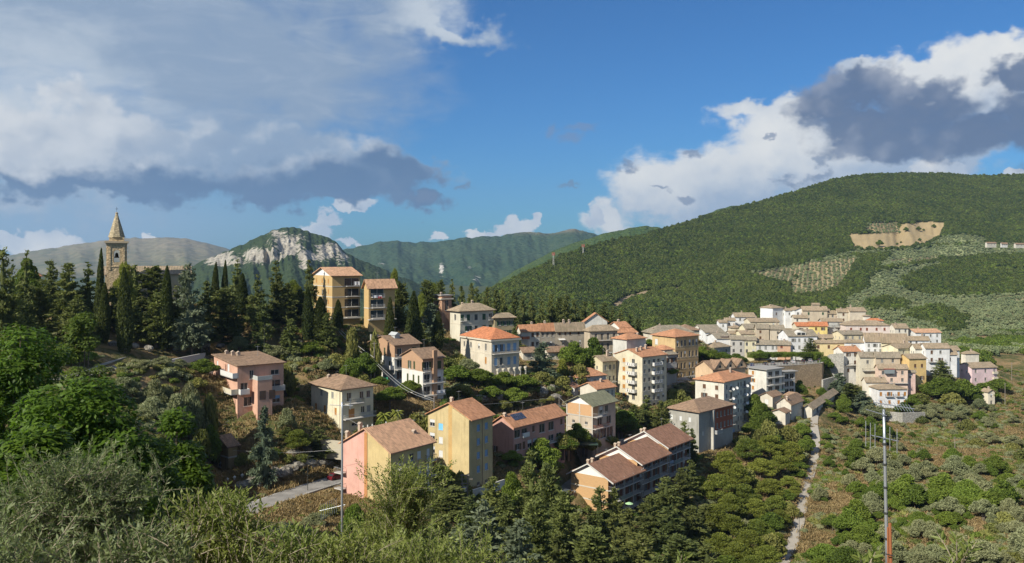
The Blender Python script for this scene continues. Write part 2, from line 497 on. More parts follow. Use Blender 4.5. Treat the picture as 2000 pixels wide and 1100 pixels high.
WRND = random.Random(17)
def window(parent, face, u, zc, w, h, kind, col, near):
    if face == 'R': loc, rz = (u, 0, zc), 0.0
    else: loc, rz = (0, u, zc), -pi / 2
    w = round(w, 2); h = round(h, 2)
    fr = MATS.get('window_frame') or plain('window_frame', (.52, .50, .46), 0.6)
    def frame():
        b = MB(); t = 0.07
        b.box(-w/2, -w/2 + t, .10, .17, -h/2, h/2); b.box(w/2 - t, w/2, .10, .17, -h/2, h/2)
        b.box(-w/2 + t, w/2 - t, .10, .17, h/2 - t, h/2); b.box(-w/2 + t, w/2 - t, .10, .17, -h/2, -h/2 + t)
        b.box(-.035, .035, .09, .165, -h/2 + t, h/2 - t)
        b.box(-w/2 - .12, w/2 + .12, -.10, .098, -h/2 - .10, -h/2 - .002)
        return b.mesh('window')
    def pane():
        return mesh('pane', [(-w/2, .175, -h/2), (w/2, .175, -h/2), (w/2, .175, h/2), (-w/2, .175, h/2)], [(0, 1, 2, 3)])
    u_ = WRND.random()
    if kind == 's' and u_ < .3: kind = 'o' if u_ < .15 else 'd'
    elif kind == 'd' and u_ < .28 and w < 2.0: kind, col = ('h', 'white') if u_ < .18 else ('b', 'grey')
    wo = link('window', cached(('wf', w, h), frame), fr, parent)
    wo.location = loc; wo.rotation_euler = (0, 0, rz)
    link('pane', cached(('wp', w, h), pane), glassmat(), wo)
    if kind == 's':                      # closed shutter leaves in the opening
        for sgn in (-1, 1):
            def leaf():
                return MB().box(0 if sgn > 0 else -w/2, w/2 if sgn > 0 else -0.012, .03, .08, -h/2 + .02, h/2 - .02).mesh('shutter')
            link('shutter', cached(('sc', w, h, sgn, col), leaf), shut(col), wo)
    elif kind == 'o':                    # shutter leaves folded back on the wall
        for sgn in (-1, 1):
            def leaf():
                a = sgn * w/2; b_ = sgn * (w + .02)
                return MB().box(min(a, b_), max(a, b_), -.07, -.012, -h/2, h/2).mesh('shutter')
            link('shutter', cached(('so', w, h, sgn, col), leaf), shut(col), wo)
    elif kind == 'h' or kind == 'b':     # roller blind, half or fully down
        def blind():
            z0 = h * 0.05 if kind == 'h' else -h/2 + .05
            return MB().box(-w/2 + .03, w/2 - .03, .05, .085, z0, h/2).mesh('roller_blind')
        link('roller_blind', cached(('rb', w, h, kind, col), blind), shut(col), wo)
    return wo

def balcony(parent, face, u0, u1, z, depth, kind, col, h=1.0):
    L = u1 - u0
    o = MB().box(0, L, -depth, -0.003, -0.18, 0).build('balcony', plain('concrete_slab', (.46, .44, .40), .85), parent)
    if face == 'R': o.location = (u0, 0, z)
    else: o.location = (0, u1, z); o.rotation_euler = (0, 0, -pi / 2)
    b = MB()
    if kind == 'solid':
        b.box(0, L, -depth, -depth + .1, 0.002, h); b.box(0, .1, -depth + .1, -.004, 0.002, h); b.box(L - .1, L, -depth + .1, -.004, 0.002, h)
    elif kind == 'pierced':
        n = max(2, int(L / 0.9))
        for i in range(n):
            a = L * i / n; e = L * (i + 1) / n
            b.box(a + .004, a + (e - a) * .62, -depth, -depth + .1, .10, h - .13)
        b.box(0, L, -depth - .01, -depth + .11, h - .126, h); b.box(0, L, -depth - .01, -depth + .11, 0.002, .096)
        b.box(0, .1, -depth + .12, -.004, 0.002, h); b.box(L - .1, L, -depth + .12, -.004, 0.002, h)
    else:
        n = max(3, int(L / 0.28))
        for i in range(n + 1):
            q = L * i / n
            b.box(q - .014, q + .014, -depth + .02, -depth + .048, .002, h - .052)
        b.box(-.02, L + .02, -depth, -depth + .06, h - .05, h)
        for q in (0, L):
            b.box(q - .02, q + .02, -depth + .062, -.004, h - .05, h)
            for j in range(1, 4): b.box(q - .014, q + .014, -depth * j / 4 - .014, -depth * j / 4 + .014, .002, h - .052)
    b.build('railing', {'white': plain('rail_white', (.62, .61, .58), .6), 'dark': plain('rail_dark', (.035, .035, .035), .5), 'grey': plain('rail_grey', (.30, .31, .31), .5),
                        'brick': plain('rail_brick', (.30, .10, .06), .8), 'cream': plain('rail_cream', (.55, .50, .38), .8), 'teal': plain('rail_teal', (.10, .22, .19), .6),
                        'rust': plain('rail_rust', (.36, .12, .05), .8)}[col], o)
    return o

def cell_wall(mb, P, u0, u1, v0, v1, rects, depth=0.18, nrm=None):
    us = sorted({u0, u1} | {r[0] for r in rects} | {r[1] for r in rects})
    vs = sorted({v0, v1} | {r[2] for r in rects} | {r[3] for r in rects})
    for i in range(len(us) - 1):
        for j in range(len(vs) - 1):
            a, b, c, d = us[i], us[i+1], vs[j], vs[j+1]
            if b - a < 1e-5 or d - c < 1e-5: continue
            m = ((a + b) / 2, (c + d) / 2)
            if any(r[0] < m[0] < r[1] and r[2] < m[1] < r[3] for r in rects): continue
            mb.face(P(a, c, 0), P(b, c, 0), P(b, d, 0), P(a, d, 0))
    for (a, b, c, d) in rects:
        e = depth
        mb.face(P(a, c, 0), P(a, c, e), P(a, d, e), P(a, d, 0)); mb.face(P(b, c, e), P(b, c, 0), P(b, d, 0), P(b, d, e))
        mb.face(P(a, c, 0), P(b, c, 0), P(b, c, e), P(a, c, e)); mb.face(P(a, d, e), P(b, d, e), P(b, d, 0), P(a, d, 0))

def W(face, cols, rows, w=1.0, h=1.4, kind='d', col='brown'):
    return [(face, c, r, w, h, kind, col) for c in cols for r in rows]

BLD = {}
def house(name, label, d, cx, xl, xr, ye, yb, th, wall, roof='terra', rt='gl', rise=None, win=(), bal=(), chim=(), over=0.55,
          cat='house', group=None, ext=5.0, bands=(), bandcol=None, wallmat=None, pitch=0.36, gable=None, pipes=(), seat=True, over_r=None):
    t = radians(th)
    ur = Vector((cos(t), sin(t), 0)); ul = Vector((-sin(t), cos(t), 0))
    P0 = at(cx, ye, d); zb = (HZ - yb) / F * d; H = P0.z - zb
    def hit(px, u):                       # distance along u from the near corner at which the wall meets column px
        k = (px - 1000) / F
        return (k * P0.y - P0.x) / (u.x - k * u.y)
    a = hit(xr, ur); b = hit(xl, ul)
    a = min(max(a, 2.0), 60); b = min(max(b, 2.0), 40)
    root = empty(name, (P0.x, P0.y, zb), t)
    tag(root, label, cat, group)
    for (x, y) in ((0, 0), (a, 0), (0, b), (a, b)):
        q = Vector((P0.x, P0.y, 0)) + ur * x + ul * y
        if seat: GP.append((q.x, q.y, zb))
    FOOT.append((P0.x, P0.y, t, a, b, zb))
    wm = wallmat or stucco(wall)
    near = d < 300
    # openings
    rects = {'L': [], 'R': []}
    for (face, c, r, w, h, kind, col) in win:
        ln = a if face == 'R' else b; u = ur if face == 'R' else ul
        uu = c * ln if c <= 1.0 else hit(c, u)
        zc = H - r if r < 60 else (HZ - r) / F * (P0.y + uu * u.y) - zb
        if uu - w/2 < 0.12 or uu + w/2 > ln - 0.12: continue
        if zc + h/2 > H - 0.08 and not (rt == ('gl' if face == 'L' else 'gr') and zc + h/2 < H + 0.25 * (rise or 1)):
            zc = H - 0.1 - h/2
        if zc - h/2 < -ext: continue
        ok = all(uu + w/2 + .02 < q[0] or uu - w/2 - .02 > q[1] or zc + h/2 + .02 < q[2] or zc - h/2 - .02 > q[3] for q in rects[face])
        if not ok: continue
        if zc + h/2 <= H: rects[face].append((uu - w/2, uu + w/2, zc - h/2, zc + h/2))
        window(root, face, uu, zc, w, h, kind, col, near)
    ridge = rise if rise is not None else pitch * (b if rt == 'gl' else a if rt == 'gr' else min(a, b)) / 2
    mb = MB()
    PR = lambda u, v, e: (u, e, v)
    PL = lambda u, v, e: (e, u, v)
    cell_wall(mb, PR, 0, a, -ext, H, rects['R']); cell_wall(mb, PL, 0, b, -ext, H, rects['L'])
    mb.face((a, 0, -ext), (a, b, -ext), (a, b, H), (a, 0, H)); mb.face((0, b, -ext), (a, b, -ext), (a, b, H), (0, b, H))
    if rt != 'gl' or gable is None:
        if rt == 'gl':
            mb.face((0, 0, H), (0, b, H), (0, b/2, H + ridge)); mb.face((a, 0, H), (a, b/2, H + ridge), (a, b, H))
    if rt == 'gr': mb.face((0, 0, H), (a, 0, H), (a/2, 0, H + ridge)); mb.face((0, b, H), (a/2, b, H + ridge), (a, b, H))
    if rt == 'shed': mb.face((0, 0, H), (0, b, H), (0, b, H + ridge)); mb.face((a, 0, H), (a, b, H + ridge), (a, b, H)); mb.face((0, b, H), (a, b, H), (a, b, H + ridge), (0, b, H + ridge))
    mb.build('wall', wm, root)
    if rt == 'gl' and gable is not None:
        MB().prism([(0, H + .002), (b, H + .002), (b/2, H + ridge)], 0, -.004, .1).build('gable_panel', gable, root)
        MB().face((a, 0, H), (a, b/2, H + ridge), (a, b, H)).build('gable_end', wm, root)
    # roof
    o = over; T = 0.2; rb = MB()
    if rt in ('gl', 'gr'):
        span = b if rt == 'gl' else a; ln = a if rt == 'gl' else b
        sl = ridge / (span / 2); e = H - o * sl + .03; R = H + ridge + .03
        q = over_r or o; er = H - q * sl + .03
        prof = [(-q, er), (span/2, R), (span + o, e), (span + o, e + T), (span/2, R + T), (-q, er + T)]
        rb.prism(prof, 0 if rt == 'gl' else 1, -o, ln + o)
        axis = 0 if rt == 'gl' else 1
    elif rt == 'hip':
        e = H + .02; x0, x1, y0, y1 = -o, a + o, -o, b + o
        wx, wy = x1 - x0, y1 - y0; m = min(wx, wy) / 2; R = H + ridge + T
        if wx >= wy: r0, r1 = (x0 + m, (y0 + y1) / 2, R), (x1 - m, (y0 + y1) / 2, R)
        else: r0, r1 = ((x0 + x1) / 2, y0 + m, R), ((x0 + x1) / 2, y1 - m, R)
        n = [(x0, y0), (x1, y0), (x1, y1), (x0, y1)]
        lo = [(p[0], p[1], e) for p in n]; hi = [(p[0], p[1], e + T) for p in n]
        rb.face(lo[3], lo[2], lo[1], lo[0])
        for i in range(4): rb.face(lo[i], lo[(i+1) % 4], hi[(i+1) % 4], hi[i])
        if wx >= wy:
            rb.face(hi[0], hi[1], r1, r0); rb.face(hi[1], hi[2], r1); rb.face(hi[2], hi[3], r0, r1); rb.face(hi[3], hi[0], r0)
        else:
            rb.face(hi[0], hi[1], r0); rb.face(hi[1], hi[2], r1, r0); rb.face(hi[2], hi[3], r1); rb.face(hi[3], hi[0], r0, r1)
        axis = 2
    elif rt == 'shed':
        sl = ridge / b
        rb.prism([(-o, H - o * sl + .03), (b + o, H + ridge + o * sl + .03), (b + o, H + ridge + o * sl + .03 + T), (-o, H - o * sl + .03 + T)], 0, -o, a + o)
        axis = 0
    else:
        rb.box(-o, a + o, -o, b + o, H + .002, H + .3); axis = 2
    ro = rb.build('roof', plain('flat_roof', (.30, .29, .27), .9) if rt == 'flat' else rf(roof, axis), root)
    if rt in ('gl', 'gr', 'hip', 'shed') and near:   # gutter along the right eave
        g = MB(); ge = H - (o * ridge / ((b if rt == 'gl' else a) / 2) if rt in ('gl',) else 0)
        oo = over_r or o; ge = H - (oo * ridge / (b / 2) if rt == 'gl' else 0); g.tube([(-o, -oo - .07, ge + .1), (a + o, -oo - .07, ge + .1)], .07, 5); g.build('gutter', plain('gutter_metal', (.16, .09, .06), .5, .3), root)
    for (fx, fy, hh) in chim:
        x, y = fx * a, fy * b
        zz = H + ridge * (1 - abs(2 * (fy if rt == 'gl' else fx if rt == 'gr' else 0.5) - 1)) if rt in ('gl', 'gr') else H + ridge * (min(fx, 1 - fx, fy, 1 - fy) * 2 if rt == 'hip' else (fy if rt == 'shed' else 0))
        cb = MB().box(x - .35, x + .35, y - .3, y + .3, zz - .4, zz + hh)
        cb.prism([(x - .5, zz + hh + .004), (x + .5, zz + hh + .004), (x, zz + hh + .35)], 1, y - .4, y + .4)
        cb.build('chimney', stucco((.45, .36, .28)), ro)
    if near and rt != 'flat' and WRND.random() < .75:      # television aerial on the ridge
        ax, ay = a * WRND.uniform(.25, .75), b * .5; az = H + ridge
        t_ = MB().tube([(ax, ay, az), (ax, ay, az + 2.4)], .03, 4)
        for k in range(5): t_.tube([(ax - .5 + k * .25, ay - .35, az + 2.2), (ax - .5 + k * .25, ay + .35, az + 2.2)], .014, 3)
        t_.tube([(ax - .6, ay, az + 2.2), (ax + .6, ay, az + 2.2)], .018, 3); t_.build('aerial', plain('aerial_metal', (.35, .36, .37), .4, .6), ro)
    for (face, f0, f1, r, dep, kind, col) in bal:
        ln = a if face == 'R' else b; u = ur if face == 'R' else ul
        g0 = f0 * ln if f0 <= 1 else hit(f0, u); g1 = f1 * ln if f1 <= 1 else hit(f1, u)
        if g1 - g0 > 0.8: balcony(root, face, g0, g1, H - r, dep, kind, col)
    for r in bands:
        bm_ = MB().box(-.05, a + .02, -.05, -.003, H - r - .15, H - r + .15).box(-.05, -.003, 0, b, H - r - .15, H - r + .15)
        bm_.build('string_course', bandcol or plain('concrete_band', (.50, .46, .38), .9), root)
    for (face, f) in pipes:
        q = (f * a, -.08) if face == 'R' else (-.08, f * b)
        MB().tube([(q[0], q[1], -1), (q[0], q[1], H - .05)], .055, 5).build('drainpipe', plain('drainpipe_metal', (.30, .20, .14), .5, .2), root)
    BLD[name if name not in BLD else label] = (root, a, b, H)
    return root, a, b, H

def rows(first, n, step=3.0): return [first + step * i for i in range(n)]

# ---- the near blocks
r_, a, b, H = house('apartment_block', 'pink and yellow apartment block with peach tiled roof beside the lower road', 158, 763, 667, 846, 884, 990, 53, YEL, 'peach', 'gl', 3.6,
    win=W('R', [.22], rows(2.3, 4), .8, 2.0, 'd') + W('R', [.48], rows(1.9, 4), 1.1, 1.3, 'd') + W('R', [.66], rows(1.9, 4), 1.1, 1.5, 'b', 'white') + W('R', [.88], rows(2.2, 4), .9, 2.1, 'b', 'white'),
    bal=[('R', .12, .44, 3.3 + 3 * i, 1.1, 'bars', 'grey') for i in range(1)] + [('R', .80, .995, 3.3 + 3 * i, 1.1, 'bars', 'dark') for i in range(3)], cat='apartment block', over=.5, ext=8,
    chim=[(.06, .93, 1.6), (.12, .72, 2.0), (.55, .8, .9), (.80, .22, .5)], pipes=[('L', .03), ('R', .995)], seat=True)
# pink wing of that block stands a little forward of the yellow wing, with a narrow recess between them
pw = MB()
pw.box(-.06, -.003, b * .46, b + .003, -8, H - .02); pw.prism([(b * .46, H - .02), (b + .003, H - .02), (b * .5, H + 3.4)], 0, -.06, -.003)
pw.build('pink_wing', stucco((.66, .38, .31), .4), r_)
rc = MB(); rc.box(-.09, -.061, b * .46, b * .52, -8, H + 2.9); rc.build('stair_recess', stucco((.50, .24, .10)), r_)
for zz in (H - 5.6, H - 8.7):
    o = balcony(r_, 'L', b * .90, b * 1.06, zz, 1.2, 'bars', 'grey')

r_, a, b, H = house('apartment_block', 'tall yellow five-storey apartment block with sky blue shutters', 186, 921, 836, 962, 820, 948, 54, (.55, .44, .235), 'terra', 'gl', 3.0,
    win=W('R', [.32, .70], rows(2.2, 4, 3.05), 1.1, 1.5, 'b', 'blue') + W('R', [.32, .70], [14.6], 1.1, .8, 'd') + W('L', [.90], rows(2.0, 5, 3.05), 1.5, 1.6, 'h', 'white')
        + W('L', [.70], [2.6], 1.3, 1.5, 's', 'sky') + W('L', [.70], rows(5.65, 4, 3.05), 1.2, 1.5, 'b', 'white'),
    cat='apartment block', pipes=[('R', .5)], chim=[(.35, .62, 1.3)], ext=6)
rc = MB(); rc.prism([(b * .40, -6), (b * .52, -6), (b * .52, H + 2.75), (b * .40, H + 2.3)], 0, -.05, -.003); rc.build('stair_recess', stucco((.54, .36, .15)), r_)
fw = MB(); fw.prism([(-.01, -6), (b * .38, -6), (b * .38, H + 2.2), (-.01, H + .02)], 0, -.9, -.003); fw.build('stair_wing', stucco((.56, .45, .24)), r_)

MT = [('nearest of the three stepped brick blocks, with white gable and dark red roof', 201, 1187.7, 1115, 1248, 935, 1024, 'rust'),
      ('middle of the three stepped brick blocks, with dark red roof', 212, 1244.4, 1171, 1298, 900, 985, 'rust'),
      ('highest of the three stepped brick blocks, beside the tall conifers', 225, 1295.7, 1226, 1341, 868, 950, 'rust')]
gp = plain('gable_white', (.72, .70, .66), .8)
TW = [.13, .31, .50, .69, .87]
for lab, d, cx, xl, xr, ye, yb, rk in MT:
    r_, a, b, H = house('terraced_block', lab, d, cx, xl, xr, ye, yb, 52, (.60, .35, .15), rk, 'gl', 2.6, over=.7, cat='apartment block', group='stepped brick blocks', gable=gp, wallmat=brickwall((.49, .31, .155), 'brick_ochre'),
        win=W('R', TW, rows(1.75, 3, 2.9), 1.5, 2.1, 'd'), over_r=1.9, ext=9, bands=(2.9, 5.8, 8.7),
        bal=[('R', .0, .98, 2.85 + 2.9 * i, 1.5, 'bars', 'grey' if i else 'grey') for i in range(3)], chim=[(.42, .90, 1.2), (.55, .90, 1.2)])
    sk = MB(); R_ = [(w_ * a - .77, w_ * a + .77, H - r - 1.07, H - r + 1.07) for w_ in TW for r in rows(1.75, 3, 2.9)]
    cell_wall(sk, lambda u, v, e: (u, -.06 + e, v), .02, a - .02, -6, H - .05, R_, .06); sk.build('loggia_wall', brickwall((.17, .075, .045), 'brick_dark'), r_)  # dark red brick, its tone deepened to carry the loggia shade
    MB().box(-.08, .0, -1.5, -.004, H - 8.9, H - .7).build('side_screen', brickwall((.49, .31, .155), 'brick_ochre'), r_) if d == 225 else None
    for i in range(4):     # slender posts carrying the balconies
        x = .06 * a + i * a * .29
        MB().box(x - .1, x + .1, -1.5, -1.3, -6, H - .4).build('balcony_post', plain('concrete_post', (.40, .38, .35), .9), r_)
    MB().prism([(-1.95, H - 1.95 * 5.2 / b), (b/2, H + 2.72), (b + .85, H - .75), (b + .85, H - .45), (b/2, H + 3.0), (-1.95, H + .3 - 1.95 * 5.2 / b)], 0, -.86, -.702).build('verge_board', plain('verge_white', (.55, .54, .50), .8), r_)
    if d == 201:
        MB().box(-.0, .55 * a, -1.58, -1.54, H - 8.6 + .2, H - 8.6 + 1).build('balcony_screen', plain('screen_grey', (.30, .31, .32), .6), r_)
    MB().box(.25 * a, .6 * a, -1.56, -1.53, H - 5.7, H - 4.9).build('balcony_screen', plain('screen_teal', (.16, .20, .20), .6), r_)

r_, a, b, H = house('terraced_house', 'long dusty rose house with solar panels on its terracotta roof', 200, 1003, 961, 1103, 834, 885, 50, (.52, .30, .24), 'terra', 'gl', 2.2, ext=6, cat='house',
    win=W('R', [.07, .20], [1.9], 2.2, 1.9, 'd') + W('R', [.37, .93], [1.6], .9, 1.5, 's', 'brown') + W('R', [.54, .72], [2.0], 2.2, 2.2, 'd') + W('R', [.08], [5.0], 1.2, 1.5, 'o', 'brown')
      + W('R', [.19], [5.0], .9, 1.8, 's', 'brown') + W('R', [.30, .40], [5.0], 1.6, 1.9, 'h', 'white') + W('R', [.72, .88], [5.0], 2.2, 1.6, 'd') + W('L', [.86], [6.0], .9, 1.4, 's', 'brown'),
    bal=[('R', .15, .27, 2.95, .5, 'solid', 'white'), ('R', .64, .86, 6.0, .8, 'bars', 'grey')], chim=[(.02, .45, .7)])
def on_right_slope(a, b, H, ridge, fx, fy, lift):  # a point on the roof slope above the right wall, fy 0 at the eave and 1 at the ridge
    return Vector((fx * a, fy * b / 2, H + ridge * fy + .2 + lift))
pm = None
for i in range(4):
    for j in range(2):
        p = [on_right_slope(a, b, H, 2.2, .10 + .055 * (i + q), .34 + .27 * (j + s), .12) for q, s in ((.02, .03), (.98, .03), (.98, .97), (.02, .97))]
        mbp = MB(); mbp.face(*p); mbp.face(*[q - Vector((0, 0, .06)) for q in p][::-1])
        for k in range(4): mbp.face(p[k], p[k] - Vector((0, 0, .06)), p[(k+1) % 4] - Vector((0, 0, .06)), p[(k+1) % 4])
        if 'solar' not in MATS:
            material('solar'); x, y, z = xyz(coord())
            gx = sstep(V._m('FRACT', x * 3.0), .9, .96); finish(mixc(gx, (.012, .022, .06), (.2, .22, .26)), .2, spec=.6)
        mbp.build('solar_panel', MATS['solar'], r_)

r_, a, b, H = house('unfinished_house', 'half-finished house of orange block and bare concrete with grey green roof', 225, 1158, 1107, 1202, 792, 868, 50, (.52, .44, .34), 'green', 'gl', 2.1, over=.8, cat='house', ext=6, gable=gp,
    win=W('L', [.52], [1.6], .9, 1.5, 'b', 'white') + W('R', [.10, .36, .60], [1.9], 1.5, 2.2, 'd') + W('R', [.30, .70], [4.9], 2.2, 2.1, 'd') + W('R', [.16, .45, .75], [8.2], 3.0, 2.6, 'd') + W('L', [.25, .74], [5.0], .9, .8, 'd') + W('L', [.55], [8.3], 1.0, 1.1, 'd'),
    bal=[('R', .0, .45, 3.1, 1.4, 'bars', 'grey'), ('R', .0, .6, 6.3, 1.0, 'bars', 'rust'), ('R', .75, 1.1, 3.1, 1.6, 'bars', 'teal')])
MB().box(-.06, -.003, .35, b - .35, H - 3.0, H - .05).build('block_infill', brickwall((.52, .32, .17), 'brick_orange'), r_)
for q in (.0, .48, .97):
    MB().box(-.10, -.064, q * b, q * b + .35, -5, H - .02).build('concrete_column', plain('raw_concrete', (.47, .44, .38), .95), r_)
for r in (3.1, 6.3):
    MB().box(-.13, -.102, -.1, b, H - r - .2, H - r + .1).build('concrete_beam', plain('raw_concrete', (.47, .44, .38), .95), r_)
MB().box(-.07, a * .22, -.06, -.003, H - 3.0, H - .05).build('block_infill', brickwall((.52, .32, .17), 'brick_orange'), r_)

# pink modern house
r_, a, b, H = house('modern_house', 'salmon pink modern house with brown shed roof and stacked terraces', 183, 466, 418, 554, 716, 812, 38, (.60, .37, .27), 'brown', 'shed', 1.0, over=.5, ext=6,
    win=W('R', [.28], [2.0], .9, 1.9, 's', 'brown') + W('R', [.80], [1.9], 1.9, 1.1, 'd') + W('L', [.85], [.8], 1.0, 1.5, 'b', 'white') + W('L', [.40], [.9], 1.2, 1.7, 'b', 'white') + W('L', [.84], [4.3], 1.1, 1.7, 'b', 'white') + W('L', [.28], [7.4], .9, 1.6, 'b', 'white') + W('R', [.83], [7.9], 1.8, 1.6, 'h', 'blue') + W('R', [.80], [4.6], 2.6, 2.0, 'd') + W('R', [.12], [4.6], 1.6, 1.9, 'd') + W('R', [.20], [7.8], 1.8, 2.0, 'd'),
    bal=[('L', .0, .50, 2.4, 1.3, 'solid', 'white'), ('L', .0, .48, 5.9, 1.6, 'solid', 'cream'), ('R', .66, .99, 5.8, 1.1, 'solid', 'grey'), ('R', .0, .2, 5.9, 1.2, 'solid', 'white')], chim=[(.32, .8, 1.0), (.42, .75, .9), (.26, .95, .8)])
pkm = stucco((.60, .37, .27))
tw = MB().box(.30 * a, .62 * a, -3.0, -.003, -5, H - 3.0); tw.build('terrace_wing', pkm, r_)
MB().box(.30 * a - .02, .62 * a + .02, -3.05, -2.9, H - 2.998, H - 2.1).box(.30 * a - .02, .30 * a + .13, -2.898, -.01, H - 2.998, H - 2.1).build('terrace_parapet', plain('parapet_grey', (.42, .43, .40), .8), r_)
MB().box(-.003, a, b + .003, b + 5.5, -5, H - 3.6).box(-4.0, -.003, b + 1.0, b + 5.5, -5, H - 3.4).build('side_wing', pkm, r_)
MB().box(-4.05, .1, b + .95, b + 1.1, H - 3.39, H - 2.4).box(-4.05, -3.9, b + 1.102, b + 5.5, H - 3.39, H - 2.4).build('terrace_parapet', plain('parapet_grey', (.42, .43, .40), .8), r_)
MB().box(-.25, -.004, .48 * b, .56 * b, -5, H - .3).box(-.25, -.004, .0, .07 * b, -5, H - .3).build('pier', pkm, r_)
MB().box(-.12, -.004, .88 * b, .98 * b, H - 10.5, H - 7.9).build('door', plain('door_red', (.36, .09, .04), .5), r_)
for (x, zz) in ((.34, H - 7.2), (.55, H - 7.2)):
    MB().box(x * a, x * a + 1.4, -3.06, -3.004, zz, zz + 1.9).build('terrace_opening', glassmat(), r_)

r_, a, b, H = house('detached_house', 'cream three-storey house with hipped brown roof and long balconies', 192, 668, 608, 729, 762, 846, 44, (.68, .63, .46), 'brown', 'hip', 2.3, over=.7,
    win=W('L', [.30, .66], [1.6], 1.0, 1.4, 's', 'grey') + W('L', [.20, .55, .84], [5.2], .9, 1.6, 's', 'orange') + W('R', [.22], [1.8], 1.2, 2.0, 'd') + W('R', [.62, .84], [1.7], 1.0, 1.6, 'd') + W('R', [.30], [5.6], 1.6, 2.1, 's', 'orange') + W('R', [.66, .85], [5.1], 1.0, 1.5, 'd') + W('R', [.40], [8.2], 1.6, .7, 'd'),
    bal=[('R', .08, .60, 3.2, 1.6, 'bars', 'dark'), ('R', .0, .98, 6.6, 1.5, 'bars', 'grey')], pipes=[('L', .06)], ext=6, chim=[(.3, .72, .8)])

# twin houses, white below and brick red above
tb = (.42, .265, .165)
for lab, d, cx, xl, xr, ye, yb in (('left of the twin white houses with a brick red top storey and green shutters', 226, 771, 723, 820, 675, 765), ('right of the twin white houses with a brick red top storey and tall chimney breast', 212, 826, 785, 866, 701, 783)):
    r_, a, b, H = house('twin_house', lab, d, cx, xl, xr, ye, yb, 40, (.70, .68, .62), 'brown', 'gl', 2.0, over=.5, group='twin houses', ext=6,
        win=W('L', [.40, .62], [2.0], .8, 2.0, 's', 'dgreen') + W('L', [.20, .44, .72], [5.4], .8, 2.0, 's', 'dgreen') + W('L', [.40], [8.6], 1.0, 2.0, 'd') + W('R', [.18, .78], [1.9], 1.4, 2.1, 's', 'dgreen') + W('R', [.2, .75], [5.0], 1.8, 2.1, 'd') + W('R', [.2, .72], [8.1], 2.0, 2.1, 'd'),
        bal=[('R', .0, .98, 3.3, 1.3, 'bars', 'grey'), ('R', .0, .98, 6.4, 1.4, 'bars', 'grey'), ('L', .02, .7, 6.4, 1.2, 'solid' if d == 226 else 'bars', 'white')] if d == 226 else [('R', .0, .98, 6.2, 1.3, 'bars', 'grey'), ('R', .0, .98, 9.2, 1.3, 'bars', 'grey'), ('R', .0, .3, 3.3, .8, 'bars', 'grey')])
    up = MB(); rL = [(1 - .0) * 0]
    wn = [(face, q) for face, q in ()]
    bm2 = brickwall(tb, 'brick_rose')
    # brick skin of the top storey, laid round the windows
    sk = MB()
    R_ = [(w_ * b - .42, w_ * b + .42, H - 3.02, H - .98) for w_ in (.40, .62)]
    cell_wall(sk, lambda u, v, e: (-.05 + e, u, v), -.05, b, H - 3.2, H, R_, .05); sk.face((-.05, -.05, H), (-.05, b, H), (-.05, b/2, H + 2.0))
    R_ = [(w_ * a - .72, w_ * a + .72, H - 2.97, H - .83) for w_ in (.18, .78)]
    cell_wall(sk, lambda u, v, e: (u, -.05 + e, v), -.05, a, H - 3.2, H, R_, .05)
    sk.build('brick_storey', bm2, r_)
    if d == 212: MB().box(.44 * a, .62 * a, -.75, -.052, -5, H + 2.0).build('chimney_breast', bm2, r_)
    else: MB().box(.3 * a, .5 * a, .3 * b, .5 * b, H + .3, H + 2.3).prism([(.27 * a, H + 2.304), (.53 * a, H + 2.304), (.4 * a, H + 3.1)], 1, .27 * b, .53 * b).build('roof_turret', plain('turret_grey', (.4, .42, .42), .8), r_)

# yellow apartment pair on the ridge
ya = brickwall((.50, .35, .16), 'brick_yellow')
r_, a, b, H = house('apartment_block', 'five-storey yellow brick apartment block with white gable on the wooded ridge', 250, 649, 612, 703, 539, 642, 33, (.5, .3, .1), 'peach', 'gl', 2.3, over=.7, wallmat=ya, gable=gp, cat='apartment block', ext=6, bands=(3.2, 6.3, 9.4, 12.4),
    win=W('L', [.20, .52, .82], rows(1.7, 4, 3.1), .8, 1.5, 's', 'orange') + W('R', [.70], rows(1.9, 4, 3.1), 4.6, 2.3, 'd') + W('R', [.5], [14.3], 9.0, 2.4, 'd'),
    bal=[('R', .48, .96, 3.05 + 3.1 * i, 1.2, 'bars', 'dark') for i in range(4)])
MB().box(-.3, a, -1.3, -.06, H - 12.75, H - 12.5).build('porch_slab', plain('raw_concrete', (.47, .44, .38), .95), r_)
r_, a, b, H = house('apartment_block', 'lower yellow brick apartment block with laundry balconies beside the tall cypress', 246, 720, 711, 771, 560, 645, 33, (.5, .3, .1), 'peach', 'gl', 1.9, over=.7, wallmat=ya, cat='apartment block', ext=6, bands=(6.3,),
    win=W('R', [.32], rows(1.9, 3, 3.1), 4.2, 2.3, 'd') + W('R', [.30, .75], [11.2], 4.8, 2.4, 'd'), bal=[('R', .10, .56, 3.05 + 3.1 * i, 1.2, 'bars', 'white' if i == 1 else 'grey') for i in range(3)])
MB().box(-.3, a, -1.3, -.06, H - 9.75, H - 9.5).build('porch_slab', plain('raw_concrete', (.47, .44, .38), .95), r_)

